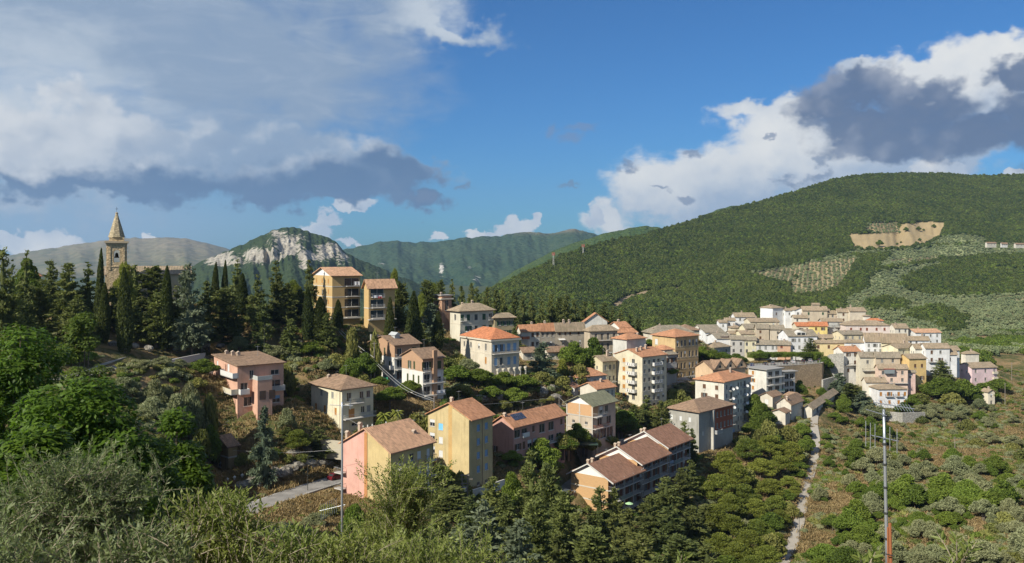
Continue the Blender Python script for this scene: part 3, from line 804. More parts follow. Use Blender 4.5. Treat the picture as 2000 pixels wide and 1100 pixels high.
# villas
r_, a, b, H = house('villa', 'cream villa with many green shutters above the red roofed villa', 286, 899, 879, 963, 609, 668, 34, (.62, .58, .47), 'old', 'hip', 2.4, over=.9, cat='villa',
    win=W('R', [.06, .24, .48, .72, .92], [2.1], 1.3, 2.1, 's', 'green') + W('R', [.24, .48, .72, .92], [6.2], 1.3, 2.4, 's', 'green') + W('L', [.5], [2.1], 1.2, 2.0, 's', 'green'), bal=[('R', .0, .16, 3.2, .9, 'bars', 'white'), ('R', .84, 1.0, 3.2, .9, 'bars', 'white'), ('R', .15, .7, 7.6, 1.2, 'pierced', 'white')], chim=[(.25, .6, 1.4), (.55, .6, 1.3)], bands=(4.2,), bandcol=plain('trim_cream', (.55, .50, .40), .9))
r_, a, b, H = house('villa_tower', 'square pinkish brick tower with pale cornice behind the green-shuttered villa', 295, 863, 846, 882, 578, 640, 34, (.44, .27, .18), 'old', 'flat', .3, over=.5, cat='tower', win=W('R', [.5], [3.4], 1.3, 3.6, 'd') + W('L', [.5], [3.4], 1.2, 3.6, 'd'), chim=[(.2, .3, .9)])
MB().box(-.6, a + .6, -.6, b + .6, H - 1.3, H - .9).build('cornice', plain('trim_cream', (.55, .50, .40), .9), r_)
house('villa', 'olive tinted villa annex with flat hipped roof next to the cypress row', 292, 966, 960, 1004, 622, 660, 25, (.36, .30, .18), 'old', 'hip', 1.6, over=.8, cat='villa', win=W('R', [.25, .55, .85], [1.8, 5.0], 1.0, 1.5, 'o', 'green'))
r_, a, b, H = house('villa', 'large cream villa with bright red hipped roof and blue shutters', 250, 960, 900, 1014, 664, 738, 36, (.62, .56, .45), 'red', 'hip', 2.8, over=.3, cat='villa', bands=(.7, 4.3), bandcol=plain('trim_cream', (.55, .50, .40), .9),
    win=W('L', [.18], [2.4, 6.4], .9, 2.0, 's', 'orange') + W('L', [.40, .66, .88], [2.4], .9, 1.6, 'd') + W('R', [.16, .36], [2.6], 1.1, 2.2, 'o', 'blue') + W('R', [.62, .84], [2.6], 1.2, 2.4, 's', 'blue') + W('R', [.15, .35, .62, .84], [6.6], 1.1, 2.3, 's', 'blue'),
    bal=[('R', .02, .98, 4.2, 1.2, 'bars', 'dark'), ('R', .0, 1.12, 8.2, 2.4, 'pierced', 'white')])
MB().box(-.5, a + .5, -.5, b + .5, H - .5, H - .02).build('cornice', plain('trim_cream', (.55, .50, .40), .9), r_)
for i in range(6):
    MB().lathe([(.35, -4), (.35, H - 9.2), (.5, H - 8.9), (.5, H - 8.4)], (.08 + .2 * i) * a, -2.1, 8).build('column', plain('trim_cream', (.55, .50, .40), .9), r_)

# ---- middle row behind
house('row_house', 'cream row house with orange roof and covered loggia beside the dark conifer', 302, 1018, 1010, 1054, 646, 690, 24, PALE, 'terra', 'gl', 1.8, win=W('R', [.18], [1.8, 5.2], 3.4, 2.2, 'd') + W('R', [.62, .88], [1.7, 5.0], 1.0, 1.6, 's', 'brown'), bal=[('R', .02, .4, 3.1, .9, 'solid', 'rust')], group='row houses', chim=[(.7, .6, 1.2)])
house('row_house', 'taupe row house with half red roof next to the loggia house', 312, 1054, 1050, 1085, 643, 680, 20, (.40, .36, .29), 'terra', 'gl', 1.9, win=W('R', [.2, .5, .82], [2.2], .9, 1.8, 's', 'brown') + W('R', [.3, .7], [5.4], .9, 1.6, 'd'), group='row houses', chim=[(.4, .6, 1.2)])
house('row_house', 'wide taupe row house with old tile roof and white awning', 314, 1086, 1083, 1141, 643, 682, 20, (.42, .37, .29), 'old', 'gl', 2.1, win=W('R', [.13, .33, .5, .8], [1.8], .8, 1.2, 's', 'brown') + W('R', [.25, .55, .85], [5.2], 1.0, 1.7, 'd'), group='row houses', chim=[(.3, .5, 1.1), (.5, .5, 1.0)])
house('row_house', 'beige house with tall dark french windows in two rows behind the green trees', 306, 1152, 1141, 1206, 648, 694, 22, (.50, .42, .31), 'old', 'hip', 2.0, win=W('R', [.22, .45, .66, .88], [2.0, 5.6], 1.1, 2.4, 'd') + W('R', [.2, .45, .75], [8.2], 1.6, 1.3, 'd'), bal=[('R', .2, .75, 3.3, .8, 'bars', 'dark')], group='row houses')
house('gabled_house', 'white gabled house with orange roof against the dark cypress row', 338, 1142, 1140, 1186, 628, 650, 10, (.66, .65, .60), 'terra', 'gr', 3.2, over=.6, win=W('R', [.40, .62, .85], [3.0], 1.0, 1.3, 'd'))
house('gabled_house', 'small white house with sunlit left wall and orange roof behind the row', 335, 1211, 1189, 1231, 640, 652, 28, (.68, .66, .61), 'terra', 'gl', 1.9, chim=[(.4, .5, .8)], win=W('R', [.6], [1.4], .9, 1.0, 'd'))
house('row_house', 'low house with orange hipped roof and recessed porch right of the beige row', 318, 1208, 1204, 1243, 651, 665, 18, PALE, 'terra', 'hip', 1.6, win=W('R', [.3, .65], [1.5], 1.4, 1.2, 'd'))
house('plain_house', 'windowless white and grey house with rust roof above the tall cream flats', 296, 1224, 1197, 1261, 664, 706, 38, (.56, .55, .50), 'terra', 'hip', 1.7, win=W('R', [.15], [5.0], .7, 1.0, 'd') + W('R', [.75], [4.6], .8, 1.0, 'd'), chim=[(.8, .3, 1.0)])
house('stone_roof_house', 'cream and grey house with mottled stone roof left of the tall cream flats', 284, 1177, 1151, 1203, 706, 750, 36, (.60, .54, .36), 'old', 'gl', 1.5, win=W('L', [.42], [2.4], .8, 1.2, 'd') + W('R', [.22, .55, .85], [2.2, 6.0], .9, 1.7, 'd'), bal=[('R', .3, .98, 7.2, .9, 'bars', 'dark')], chim=[(.7, .35, 1.8)])
house('shed', 'low pale shed with brown roof behind the round dark conifer', 290, 1070, 1064, 1102, 686, 702, 20, PALE, 'brown', 'gl', 1.3, cat='shed', win=W('R', [.3, .6], [1.8], .9, 1.4, 'd'))
house('shed', 'low shed with brown roof below the loggia house', 285, 1022, 1014, 1045, 688, 704, 20, PALE, 'brown', 'gl', 1.3, cat='shed', win=W('R', [.5], [1.6], 1.2, 1.4, 'd'))
house('cottage', 'blue grey cottage with bright orange hipped roof among the small houses', 272, 1128, 1104, 1183, 738, 762, 30, (.50, .50, .48), 'terra', 'hip', 2.2, win=W('R', [.1, .36, .62, .85], [1.9], .8, 1.9, 'd') + W('R', [.5], [2.0], .8, 2.0, 'b', 'white'))
house('cottage', 'tiny white cottage with brown roof at the edge of the rock garden', 263, 1122, 1095, 1130, 757, 776, 60, WHITE, 'rust', 'gl', .9, win=W('L', [.5], [1.7], .9, 1.2, 's', 'brown'))
house('cottage', 'cream gabled cottage with patched orange roofs below the stone roof house', 256, 1166, 1133, 1201, 760, 786, 40, PALE, 'terra', 'gl', 1.5, win=W('R', [.2, .6, .85], [1.7], .8, 1.5, 'd'), chim=[(.6, .4, .9)])

r_, a, b, H = house('tall_flats', 'tall cream six-storey flats with white pierced balconies', 280, 1254.6, 1200.5, 1302, 698, 800, 40, (.64, .58, .43), 'terra', 'gl', 2.1, over=.35, cat='apartment block', ext=7,
    win=W('L', [.66], rows(1.7, 6, 2.95), 1.2, 1.4, 's', 'orange') + W('L', [.32], rows(1.9, 5, 2.95), 1.3, 1.9, 'd') + W('R', [.10, .28, .86], rows(1.8, 6, 2.95), 1.0, 1.4, 'd') + W('R', [.48, .66], rows(2.0, 6, 2.95), 1.3, 1.9, 'd'),
    bal=[('L', .18, .50, 3.1 + 2.95 * i, 1.3, 'pierced', 'white') for i in range(4)] + [('R', .38, .74, 3.1 + 2.95 * i, 1.2, 'pierced', 'white') for i in range(4)], chim=[(.12, .3, 1.3), (.35, .35, 1.3), (.6, .4, 1.4)])
house('stone_annex', 'grey rendered house wedged between the tall cream flats and the tan palazzo', 298, 1303, 1296, 1322, 694, 742, 30, GREYW, 'grey', 'hip', 1.0, over=.5, win=W('R', [.2, .7], [1.8, 5.4], 1.1, 1.7, 'o', 'brown'))
house('penthouse', 'small pale rooftop house with orange roof behind the tall cream flats', 300, 1298, 1277, 1314, 684, 700, 30, PALE, 'terra', 'hip', 1.3, over=.6, win=W('R', [.5], [1.5], 2.4, 1.2, 'd'))
r_, a, b, H = house('palazzo', 'large tan palazzo with three rows of tall windows and hipped orange roof', 325, 1319, 1274, 1364, 659, 738, 36, TAN, 'terra', 'hip', 2.4, over=.7, cat='palazzo', bands=(5.0, 9.2), bandcol=plain('band_tan', (.45, .30, .15), .9),
    win=W('R', [.10, .27, .42, .62, .77, .92], [2.5, 6.8, 11.2], 1.0, 2.3, 'd') + W('R', [.10, .27, .42, .62, .77, .92], [14.6], 1.0, 1.8, 'd') + W('L', [.82], [2.5], 1.5, 2.2, 'b', 'white'))
house('hall', 'broad low hall with grey tiled roof behind the tan palazzo', 352, 1276, 1256, 1352, 652, 672, 20, PALE, 'grey', 'hip', 2.9, over=.8, win=W('R', [.1, .3], [1.8], 2.4, 1.6, 'd'), chim=[(.3, .5, 1.6), (.1, .4, 1.4)])
house('hall', 'house with stepped brown roofs behind the broad grey roofed hall', 372, 1330, 1311, 1366, 646, 665, 16, CREAM, 'brown', 'hip', 2.2, over=.6, win=W('R', [.75], [1.8], 1.0, 1.3, 'd'))

r_, a, b, H = house('flats', 'white flats with orange hipped roof and laundry hung on every floor', 285, 1414, 1358, 1467, 747, 848, 47, (.66, .63, .54), 'terra', 'hip', 2.3, over=.7, cat='apartment block', ext=7,
    win=W('L', [.25, .68], rows(2.1, 4, 3.0), 1.2, 1.5, 's', 'brown') + W('R', [.10, .52, .62, .93], rows(1.9, 6, 2.95), .9, 1.6, 'd') + W('R', [.26, .76], rows(2.0, 6, 2.95), 1.5, 2.0, 'd'),
    bal=[('R', .16, .38, 3.1 + 2.95 * i, 1.1, 'bars', 'dark') for i in range(5)] + [('R', .66, .88, 3.1 + 2.95 * i, 1.1, 'bars', 'dark') for i in range(5)], chim=[(.6, .35, 1.6)])
FL = (r_, a, b, H)
r_, a, b, H = house('school_block', 'grey rendered building with brick red balcony front and broad brown hipped roof', 255, 1365, 1306, 1431, 806, 884, 45, (.36, .35, .31), 'brown', 'hip', 2.6, over=.8, cat='building', ext=7,
    win=W('L', [.60, .90], [2.6], .9, 1.4, 'b', 'white') + W('R', [.42, .53, .64, .75, .86, .95], [2.0, 5.4], .9, 1.7, 'b', 'grey') + W('R', [.12], [6.6], .6, 1.2, 'b', 'white') + W('L', [.30], [2.6], .9, 1.4, 'b', 'white'),
    bal=[('R', .36, .54, 7.2, 2.0, 'solid', 'grey'), ('R', .55, 1.05, 7.2, 2.0, 'bars', 'brick')])
sk = MB(); R_ = [(w_ * a - .47, w_ * a + .47, H - r - .87, H - r + .87) for w_ in (.42, .53, .64, .75, .86, .95) for r in (2.0, 5.4)]
cell_wall(sk, lambda u, v, e: (u, -.06 + e, v), .36 * a, a, H - 7.0, H - .1, R_, .06); sk.build('brick_front', brickwall((.30, .10, .055), 'brick_red'), r_)
MB().box(.32 * a, .36 * a - .003, -1.2, -.003, -6, H - .05).build('pier', stucco((.5, .48, .42)), r_)

r_, a, b, H = house('chapel', 'peach coloured building with pointed gable dormers below the promenade', 312, 1392, 1358, 1456, 722, 764, 30, (.62, .45, .29), 'brown', 'gl', 2.6, over=.5, cat='building', win=W('L', [.6], [3.4], 1.3, 1.2, 'd'))
for fx in (.20, .52, .86):
    x = fx * a
    MB().prism([(x - 2.3, H - .4), (x + 2.3, H - .4), (x + 2.3, H + .6), (x, H + 2.9), (x - 2.3, H + .6)], 1, -.35, b * .5).build('gable_dormer', stucco((.62, .45, .29)), r_)
    MB().lathe([(.001, 0), (.55, 0)], 0, 0, 10).build('round_window', glassmat(), r_).matrix_local = Matrix.Translation((x, -.37, H + .9)) @ Matrix.Rotation(pi / 2, 4, 'X')
    for s in (-1, 1):
        MB().prism([(x, H + 2.95), (x + s * 2.7, H + .25), (x + s * 2.7, H + .45), (x, H + 3.2)], 1, -.6, b * .5).build('dormer_roof', rf('brown', 1), r_)
r_, a, b, H = house('modern_flats', 'white modern flats with flat roof and orange shutters below the promenade wall', 335, 1497, 1462, 1527, 723, 775, 35, (.68, .67, .61), 'grey', 'flat', .3, over=.9, cat='apartment block', win=W('L', [.75], rows(1.8, 3, 3.0), 1.1, 1.5, 's', 'orange') + W('R', [.25, .7], rows(1.9, 4, 3.0), 2.6, 2.2, 'd'), bal=[('R', .0, 1.0, 3.0 + 3 * i, 1.6, 'bars', ['grey', 'grey', 'teal', 'grey'][i]) for i in range(3)])
house('modern_flats', 'right hand terrace wing of the white modern flats with glazed loggias', 345, 1530, 1526, 1553, 727, 778, 25, (.50, .49, .46), 'grey', 'flat', .3, over=.9, cat='apartment block', win=W('R', [.28, .72], rows(1.9, 3, 3.1), 2.2, 2.2, 'd'), bal=[('R', -.0, 1.1, 3.1 + 3.1 * i, 1.5, 'bars', 'white') for i in range(2)])
house('farmhouse', 'low cream farmhouse with brown roof below the white modern flats', 318, 1509, 1485, 1526, 775, 800, 48, PALE, 'brown', 'gl', 1.3, win=W('L', [.5], [2.2], 1.6, 1.9, 'b', 'white'))
house('farmhouse', 'cream farmhouse with pale chimney and gabled brown roof by the lane', 305, 1545, 1517, 1568, 790, 822, 52, PALE, 'brown', 'gl', 2.2, win=W('L', [.4], [3.2], 1.3, 2.2, 'b', 'white'), chim=[(.02, .3, 1.2)])
house('farmhouse', 'small lean-to with brown roof in front of the gabled farmhouse', 298, 1534, 1509, 1543, 806, 832, 50, PALE, 'brown', 'gl', .9, win=W('L', [.8], [2.0], .8, 1.0, 'd'))
house('farmhouse', 'brown roofed outbuilding with satellite dish behind the gabled farmhouse', 322, 1560, 1532, 1566, 776, 795, 45, PALE, 'brown', 'hip', 1.4)
house('barn', 'long open shed with striped corrugated roof beside the lane', 312, 1586, 1570, 1634, 797, 826, 58, PALE, 'old', 'gl', 1.1, over=.8, cat='shed', win=W('R', [.2, .45, .7], [2.0], 3.0, 2.0, 'd'))
house('garden_house', 'ochre house half hidden behind the walnut trees near the urn-topped wall', 172, 446, 413, 456, 872, 938, 48, (.42, .31, .16), 'brown', 'gl', 1.6, win=W('L', [.50], [1.0], 1.2, 1.0, 's', 'red') + W('L', [.5], [4.2], 1.2, 1.2, 'd'), bands=(2.3,))
house('ridge_house', 'small house with orange roof on the wooded ridge left of the church', 235, 50, 38, 78, 541, 580, 20, CREAM, 'terra', 'hip', 1.3, win=W('R', [.4], [1.6], 1.2, 1.3, 'd'))
house('white_pavilion', 'low white pavilions glimpsed between the cypresses left of the yellow flats', 262, 552, 546, 602, 584, 612, 15, (.72, .72, .72), 'grey', 'flat', .3, over=.4, win=W('R', [.2, .4, .6, .8], [2.0], 1.2, 1.2, 'd'), cat='pavilion')
# ---- hill town: (label, d, xl, cx, xr, ye, yb, wall, roof, roof type, rise, theta, columns, rows, shutter kind, colour)
TOWN = [
 ('hip-roofed white tower house, highest of the town', 486, 1487, 1509, 1527, 602.5, 634, WHITE, 'old', 'hip', 2.0, 30, [.35], [3.2], 's', 'brown', 'L'),
 ('white stepped house with brown roof left of the tower house', 484, 1430, 1436, 1472, 619, 636, WHITE, 'old', 'gl', 2.4, 16, [.25, .6], [1.6], 'd', 'brown', 'R'),
 ('lowest of the small white houses stepping up the left skyline', 474, 1402, 1405, 1417, 630, 650, WHITE, 'brown', 'gl', 1.4, 14, [.5], [1.8], 'd', 'brown', 'R'),
 ('second small white house stepping up the left skyline', 478, 1415, 1417, 1433, 626, 648, WHITE, 'brown', 'gl', 1.5, 14, [.4], [1.9], 'd', 'brown', 'R'),
 ('long low cream house with rusty roof below the tower house', 466, 1455, 1466, 1519, 629, 642, CREAM, 'brown', 'gl', 1.9, 14, [.2, .5, .8], [1.5], 'd', 'brown', 'R'),
 ('tall whitewashed house with sunlit wall behind the palazzo', 424, 1362, 1378, 1412, 650, 684, WHITE, 'grey', 'gl', 2.0, 18, [.3, .7], [2.0, 5.0], 'd', 'brown', 'R'),
 ('white house with grey roof and several chimneys at the town edge', 446, 1356, 1370, 1404, 645, 668, PALE, 'grey', 'gl', 2.6, 18, [.4], [1.8], 'd', 'brown', 'R'),
 ('small ochre walled house with brown roof in the upper left of town', 452, 1424, 1428, 1447, 641, 658, CREAM, 'brown', 'hip', 1.4, 14, [.5], [1.6], 's', 'brown', 'R'),
 ('cream house with left gable in sun and two shuttered windows', 440, 1446, 1456, 1478, 642, 668, LEMON, 'grey', 'gl', 2.4, 18, [.6], [1.9, 4.6], 's', 'brown', 'R'),
 ('tall beige house with brown shutters left of the dark alley', 434, 1476, 1478, 1499, 641, 668, BEIGE, 'grey', 'gl', 2.2, 10, [.3], [1.9, 5.0], 's', 'brown', 'R'),
 ('tall beige house with brown shutters right of the dark alley', 434, 1501, 1504, 1529, 643, 668, (.52, .45, .34), 'grey', 'gl', 2.2, 8, [.55], [1.9, 4.2], 's', 'brown', 'R'),
 ('low cream house with brown roof in the middle of the left rows', 424, 1438, 1448, 1471, 653, 668, LEMON, 'brown', 'gl', 1.6, 14, [.5], [1.9], 's', 'brown', 'R'),
 ('brown roofed house tucked behind the low cream house', 432, 1420, 1426, 1442, 652, 662, PALE, 'brown', 'gl', 1.3, 14, [.5], [1.4], 'd', 'brown', 'R'),
 ('white house with peach gable end and roof terrace', 404, 1383, 1401, 1428, 662, 700, WHITE, 'grey', 'gl', 2.2, 16, [], [], 'd', 'brown', 'R'),
 ('plain grey house with four square windows above the clipped trees', 402, 1424, 1428, 1451, 663, 702, GREYW, 'grey', 'gl', 1.7, 10, [.2, .75], [2.2, 5.4], 'd', 'grey', 'R'),
 ('narrow pale yellow house with four small windows', 402, 1449, 1451, 1474, 664, 706, LEMON, 'grey', 'gl', 1.6, 10, [.3, .8], [2.0, 5.3], 'd', 'brown', 'R'),
 ('square stone house with hipped roof and bright white side', 376, 1372, 1394, 1424, 680, 708, (.38, .36, .31), 'old', 'hip', 2.2, 34, [.3, .75], [1.8, 4.8], 'd', 'brown', 'R'),
 ('long grey-white house with grey shutters above the clipped trees', 402, 1472, 1475, 1518, 673, 702, (.56, .55, .52), 'grey', 'gl', 1.9, 8, [.2, .45, .75, .92], [1.5, 4.6], 's', 'grey', 'R'),
 ('bare orange brick house front between grey and white houses', 401, 1517, 1519, 1541, 673, 702, (.52, .32, .20), 'grey', 'gl', 1.9, 8, [.3], [1.0], 's', 'red', 'R'),
 ('white gabled house right of the tower house', 488, 1526, 1534, 1547, 607, 636, WHITE, 'brown', 'gl', 1.2, 20, [.5], [1.8], 'd', 'brown', 'R'),
 ('second white gabled house on the crest with a chimney', 484, 1543, 1553, 1569, 606, 636, WHITE, 'brown', 'gr', 1.5, 12, [.3], [2.0, 5.0], 'd', 'brown', 'R'),
 ('small stone house with brown roof below the white crest gables', 466, 1548, 1551, 1574, 621, 638, PALE, 'brown', 'gl', 1.6, 10, [.25], [1.4], 'd', 'brown', 'R'),
 ('big beige stone house with raised middle roof on the crest', 482, 1565, 1568, 1613, 606, 636, BEIGE, 'brown', 'gl', 2.4, 8, [.24, .82], [1.9, 5.2], 's', 'green', 'R'),
 ('low beige crest house with three dark openings', 482, 1612, 1613, 1640, 612, 630, BEIGE, 'brown', 'gl', 1.6, 8, [.15, .45, .8], [1.6], 'd', 'brown', 'R'),
 ('beige crest house with brown roof left of the large gable', 480, 1634, 1636, 1656, 609, 636, (.52, .46, .36), 'brown', 'gl', 1.8, 10, [.5], [1.6, 4.6], 's', 'brown', 'R'),
 ('large beige crest house with left gable at the right end of the skyline', 478, 1651, 1660, 1688, 608, 634, (.54, .47, .36), 'brown', 'gl', 2.2, 14, [.3, .6], [5.6], 'd', 'brown', 'R'),
 ('tiny turret house at the right end of the crest', 474, 1687, 1688, 1697, 618, 636, PALE, 'brown', 'hip', .8, 10, [], [], 'd', 'brown', 'R'),
 ('low house with red roof below the right end of the crest', 466, 1694, 1696, 1722, 627, 640, PALE, 'red', 'hip', 1.5, 10, [], [], 'd', 'brown', 'R'),
 ('cream house with vivid red roof left of the bright yellow house', 444, 1550, 1556, 1582, 637, 658, CREAM, 'red', 'gl', 1.9, 10, [.3, .7], [1.8], 's', 'brown', 'R'),
 ('bright yellow house with vivid red roof', 443, 1580, 1582, 1613, 636, 658, (.66, .52, .17), 'red', 'gl', 2.0, 8, [.35, .75], [1.7], 's', 'brown', 'R'),
 ('grey house with two balconies right of the bright yellow house', 448, 1601, 1606, 1643, 628, 660, (.40, .40, .37), 'brown', 'gl', 1.5, 12, [.28, .8], [1.4, 4.2], 'd', 'grey', 'R'),
 ('long pinkish house with many small windows under a wide brown roof', 440, 1640, 1652, 1735, 636, 662, (.62, .52, .46), 'brown', 'hip', 2.6, 10, [.12, .34, .48, .70, .88], [1.9], 's', 'red', 'R'),
 ('white house with big glazed roof dormer above the clipped trees', 402, 1522, 1540, 1593, 657, 702, (.68, .66, .64), 'grey', 'gl', 3.0, 16, [.18, .38, .58, .8], [1.9, 5.3, 8.4], 's', 'grey', 'R'),
 ('broad yellow house wall with small windows beside the dark fir', 396, 1590, 1594, 1646, 670, 706, (.62, .50, .25), 'brown', 'gl', 1.2, 10, [.08, .45, .8], [1.8], 's', 'brown', 'R'),
 ('yellow house with brown roof behind the broad yellow wall', 412, 1590, 1594, 1624, 660, 676, (.62, .50, .25), 'brown', 'gl', 1.6, 12, [.6], [1.5], 'd', 'brown', 'R'),
 ('pale yellow and stone house with three shuttered windows', 422, 1628, 1647, 1685, 654, 676, (.58, .50, .32), 'grey', 'gl', 1.8, 18, [.15, .45, .78], [1.5], 's', 'grey', 'R'),
 ('white house with brown framed loggia in mid town', 412, 1644, 1648, 1692, 669, 692, WHITE, 'brown', 'gl', 1.0, 10, [.45, .9], [2.0], 's', 'brown', 'R'),
 ('long white house with very wide old tile roof', 410, 1687, 1690, 1722, 665, 698, WHITE, 'old', 'gl', 4.0, 8, [.2, .55, .85], [2.4, 5.0], 's', 'grey', 'R'),
 ('pale yellow end of the long house under the wide old tile roof', 409, 1720, 1722, 1769, 666, 698, LEMON, 'old', 'gl', 3.9, 8, [.3, .6], [5.2], 'd', 'brown', 'R'),
 ('tall white house with red roof and black balcony above the stone ruin', 386, 1630, 1647, 1677, 687, 752, (.66, .62, .56), 'terra', 'gl', 2.3, 22, [.3, .7], [1.4, 5.0, 8.6], 's', 'brown', 'R'),
 ('pale house with small yellow loggia beside the black balcony house', 381, 1674, 1680, 1714, 697, 750, (.55, .50, .38), 'grey', 'gl', 2.2, 14, [.4], [2.4], 's', 'brown', 'R'),
 ('beige stone house with stepped grey roofs in lower town', 380, 1708, 1711, 1755, 697, 742, BEIGE, 'grey', 'gl', 2.2, 12, [.25, .7], [1.8, 5.2], 'd', 'brown', 'R'),
 ('pinkish house with glazed red roofed veranda', 371, 1711, 1716, 1770, 720, 764, (.60, .44, .34), 'brown', 'gl', 1.8, 10, [.15, .45, .82], [1.8, 5.0], 'd', 'brown', 'R'),
 ('brown roofed white house above the long white houses on the right', 452, 1738, 1748, 1771, 641, 660, PALE, 'brown', 'gl', 2.4, 16, [.35, .8], [1.6], 'd', 'brown', 'R'),
 ('white house with pale orange roof at the upper right edge of town', 450, 1770, 1788, 1835, 650, 676, WHITE, 'peach', 'gl', 1.8, 16, [.35, .6, .85], [1.6, 4.6], 'd', 'brown', 'R'),
 ('low white house with brown roof and row of small windows on the right', 426, 1766, 1770, 1812, 664, 682, WHITE, 'brown', 'gl', 1.9, 10, [.2, .45, .75], [1.5], 'd', 'brown', 'R'),
 ('cream gabled house with five small windows in the right half of town', 396, 1725, 1754, 1788, 681, 704, LEMON, 'old', 'gl', 1.9, 26, [.3, .7], [1.9], 'd', 'brown', 'R'),
 ('cream house with brown roof stepping down next to the gabled house', 394, 1779, 1788, 1811, 681, 712, (.66, .62, .52), 'old', 'gl', 2.2, 16, [.6], [1.6, 4.8], 'd', 'brown', 'R'),
 ('white house with long balcony and brown shutters above the fir', 391, 1798, 1808, 1852, 680, 726, WHITE, 'old', 'gl', 2.2, 14, [.25, .62], [1.9, 5.4], 's', 'brown', 'R'),
 ('tall white end house with gable on the right edge of the town', 396, 1841, 1852, 1871, 684, 734, WHITE, 'old', 'gl', 1.9, 22, [.4], [2.6, 6.5], 'd', 'brown', 'R'),
 ('white lean-to house in front of the tall white end house', 392, 1838, 1842, 1866, 692, 736, WHITE, 'old', 'gl', 1.6, 12, [.5], [2.4], 'd', 'brown', 'R'),
 ('cream square tower house with hipped roof right of the town', 432, 1879, 1886, 1909, 692, 716, PALE, 'brown', 'hip', 1.6, 18, [], [], 'd', 'brown', 'R'),
 ('pale pink house with stone roof and end balconies right of the town', 402, 1872, 1898, 1944, 719, 754, (.62, .46, .47), 'old', 'gl', 2.2, 24, [.16, .55, .9], [1.6, 5.6], 'd', 'brown', 'R'),
 ('tiny white cabin standing alone in the olives', 372, 1917, 1930, 1943, 766, 792, (.60, .54, .42), 'old', 'gr', 1.2, 24, [.5], [1.6, 4.6], 'd', 'brown', 'R'),
 ('tall ochre yellow house at the foot of the right-hand houses', 376, 1756, 1776, 1806, 701, 766, OCHRE, 'old', 'gl', 1.9, 22, [.35, .75], [3.2, 8.6], 's', 'brown', 'R'),
 ('narrow pale pink house pressed against the ochre house', 373, 1767, 1769, 1785, 727, 764, ROSE, 'grey', 'gl', .8, 10, [.5], [1.8], 'h', 'white', 'R'),
 ('white house with brown shutters and two balconies below the town', 358, 1694, 1716, 1772, 761, 800, (.72, .71, .70), 'brown', 'hip', 1.7, 14, [.08, .38, .70, .92], [1.9, 5.4], 's', 'orange', 'R'),
 ('small outbuilding with tan roof above the white balcony house', 366, 1686, 1692, 1728, 746, 768, PALE, 'old', 'gl', 1.9, 14, [], [], 'd', 'brown', 'R'),
]
rt_ = random.Random(4)
for (lab, d, xl, cx, xr, ye, yb, wall, roof, rt, rise, th, cols, rws, kind, col, fc) in TOWN:
    if th < 25: th -= 11
    if d > 365 and 'alone' not in lab: yb += 6; xl -= 2; xr += 3
    wall = tuple(min(.76, q * 1.10 + .05) for q in wall)
    rise *= .85
    if roof == 'brown': roof = 'old'
    sm = d > 420
    w = W('R', cols, rws, 1.05 if sm else 1.1, 1.5 if sm else 1.65, kind, col)
    if rt == 'gl' and (cx - xl) > 9: w += W('L', [.35, .7], [rws[0] + .4 if rws else 2.4], .8, 1.2, 'd', col)
    ball = []
    if 'two balconies' in lab: ball = [('R', .22, .50, 2.9, .9, 'bars', 'dark'), ('R', .58, .84, 2.9, .9, 'bars', 'dark')]
    if 'black balcony' in lab: ball = [('R', .1, .95, 6.2, 1.2, 'bars', 'dark')]
    if 'long balcony' in lab: ball = [('R', .1, .8, 6.4, 1.1, 'bars', 'dark')]
    if 'end balconies' in lab: ball = [('R', .82, 1.0, 3 + 2.6 * i, .9, 'solid', 'cream') for i in range(2)]
    if 'veranda' in lab: ball = [('R', .1, .98, 6.3, 1.0, 'bars', 'grey')]
    ch = [(rt_.uniform(.2, .8), rt_.uniform(.3, .6), rt_.uniform(.8, 1.3))] if rt_.random() < .75 else []
    wm = stonewall(wall, 'stone_%d' % int(wall[0] * 100)) if ('stone' in lab and wall[0] < .52) else None
    r_, a, b, H = house('town_house', lab, d, cx, xl, xr, ye, yb, th, wall, roof, rt, rise, win=w, bal=ball, chim=ch, over=.45, group='houses of the hill town', ext=9, wallmat=wm)
    if 'roof dormer' in lab:
        x0, x1 = .30 * a, .62 * a
        MB().prism([(x0, H + .2), (x1, H + .2), (x1, H + 1.7), ((x0 + x1) / 2, H + 2.5), (x0, H + 1.7)], 1, .6, b * .5).build('dormer', stucco(WHITE), r_)
        for q in (.08, .54):
            MB().box(x0 + q * (x1 - x0), x0 + (q + .38) * (x1 - x0), .56, .597, H + .45, H + 1.6).build('dormer_window', glassmat(), r_)
    if 'veranda' in lab:
        MB().box(.16 * a, .52 * a, -1.6, -.01, H - .2, H + .05).build('veranda_roof', plain('veranda_red', (.30, .08, .05), .6), r_)
        MB().box(.18 * a, .50 * a, -1.5, -.012, H - 2.0, H - .21).build('veranda_glazing', plain('veranda_glass', (.22, .25, .26), .2), r_)
    if 'raised middle roof' in lab:
        MB().box(.42 * a, .72 * a, .3 * b, .7 * b, H + .4, H + 3.2).build('attic', stucco(BEIGE), r_)
        MB().prism([(.3 * b - .4, H + 3.0), (.5 * b, H + 3.9), (.7 * b + .4, H + 3.0), (.7 * b + .4, H + 3.2), (.5 * b, H + 4.1), (.3 * b - .4, H + 3.2)], 0, .40 * a, .74 * a).build('attic_roof', rf('old', 0), r_)
    if 'glazed' not in lab and 'peach gable' in lab:
        MB().box(.3 * a, .8 * a, .05 * b, .42 * b, H + .1, H + .9).build('roof_terrace', plain('terrace_dark', (.10, .07, .06), .8), r_)
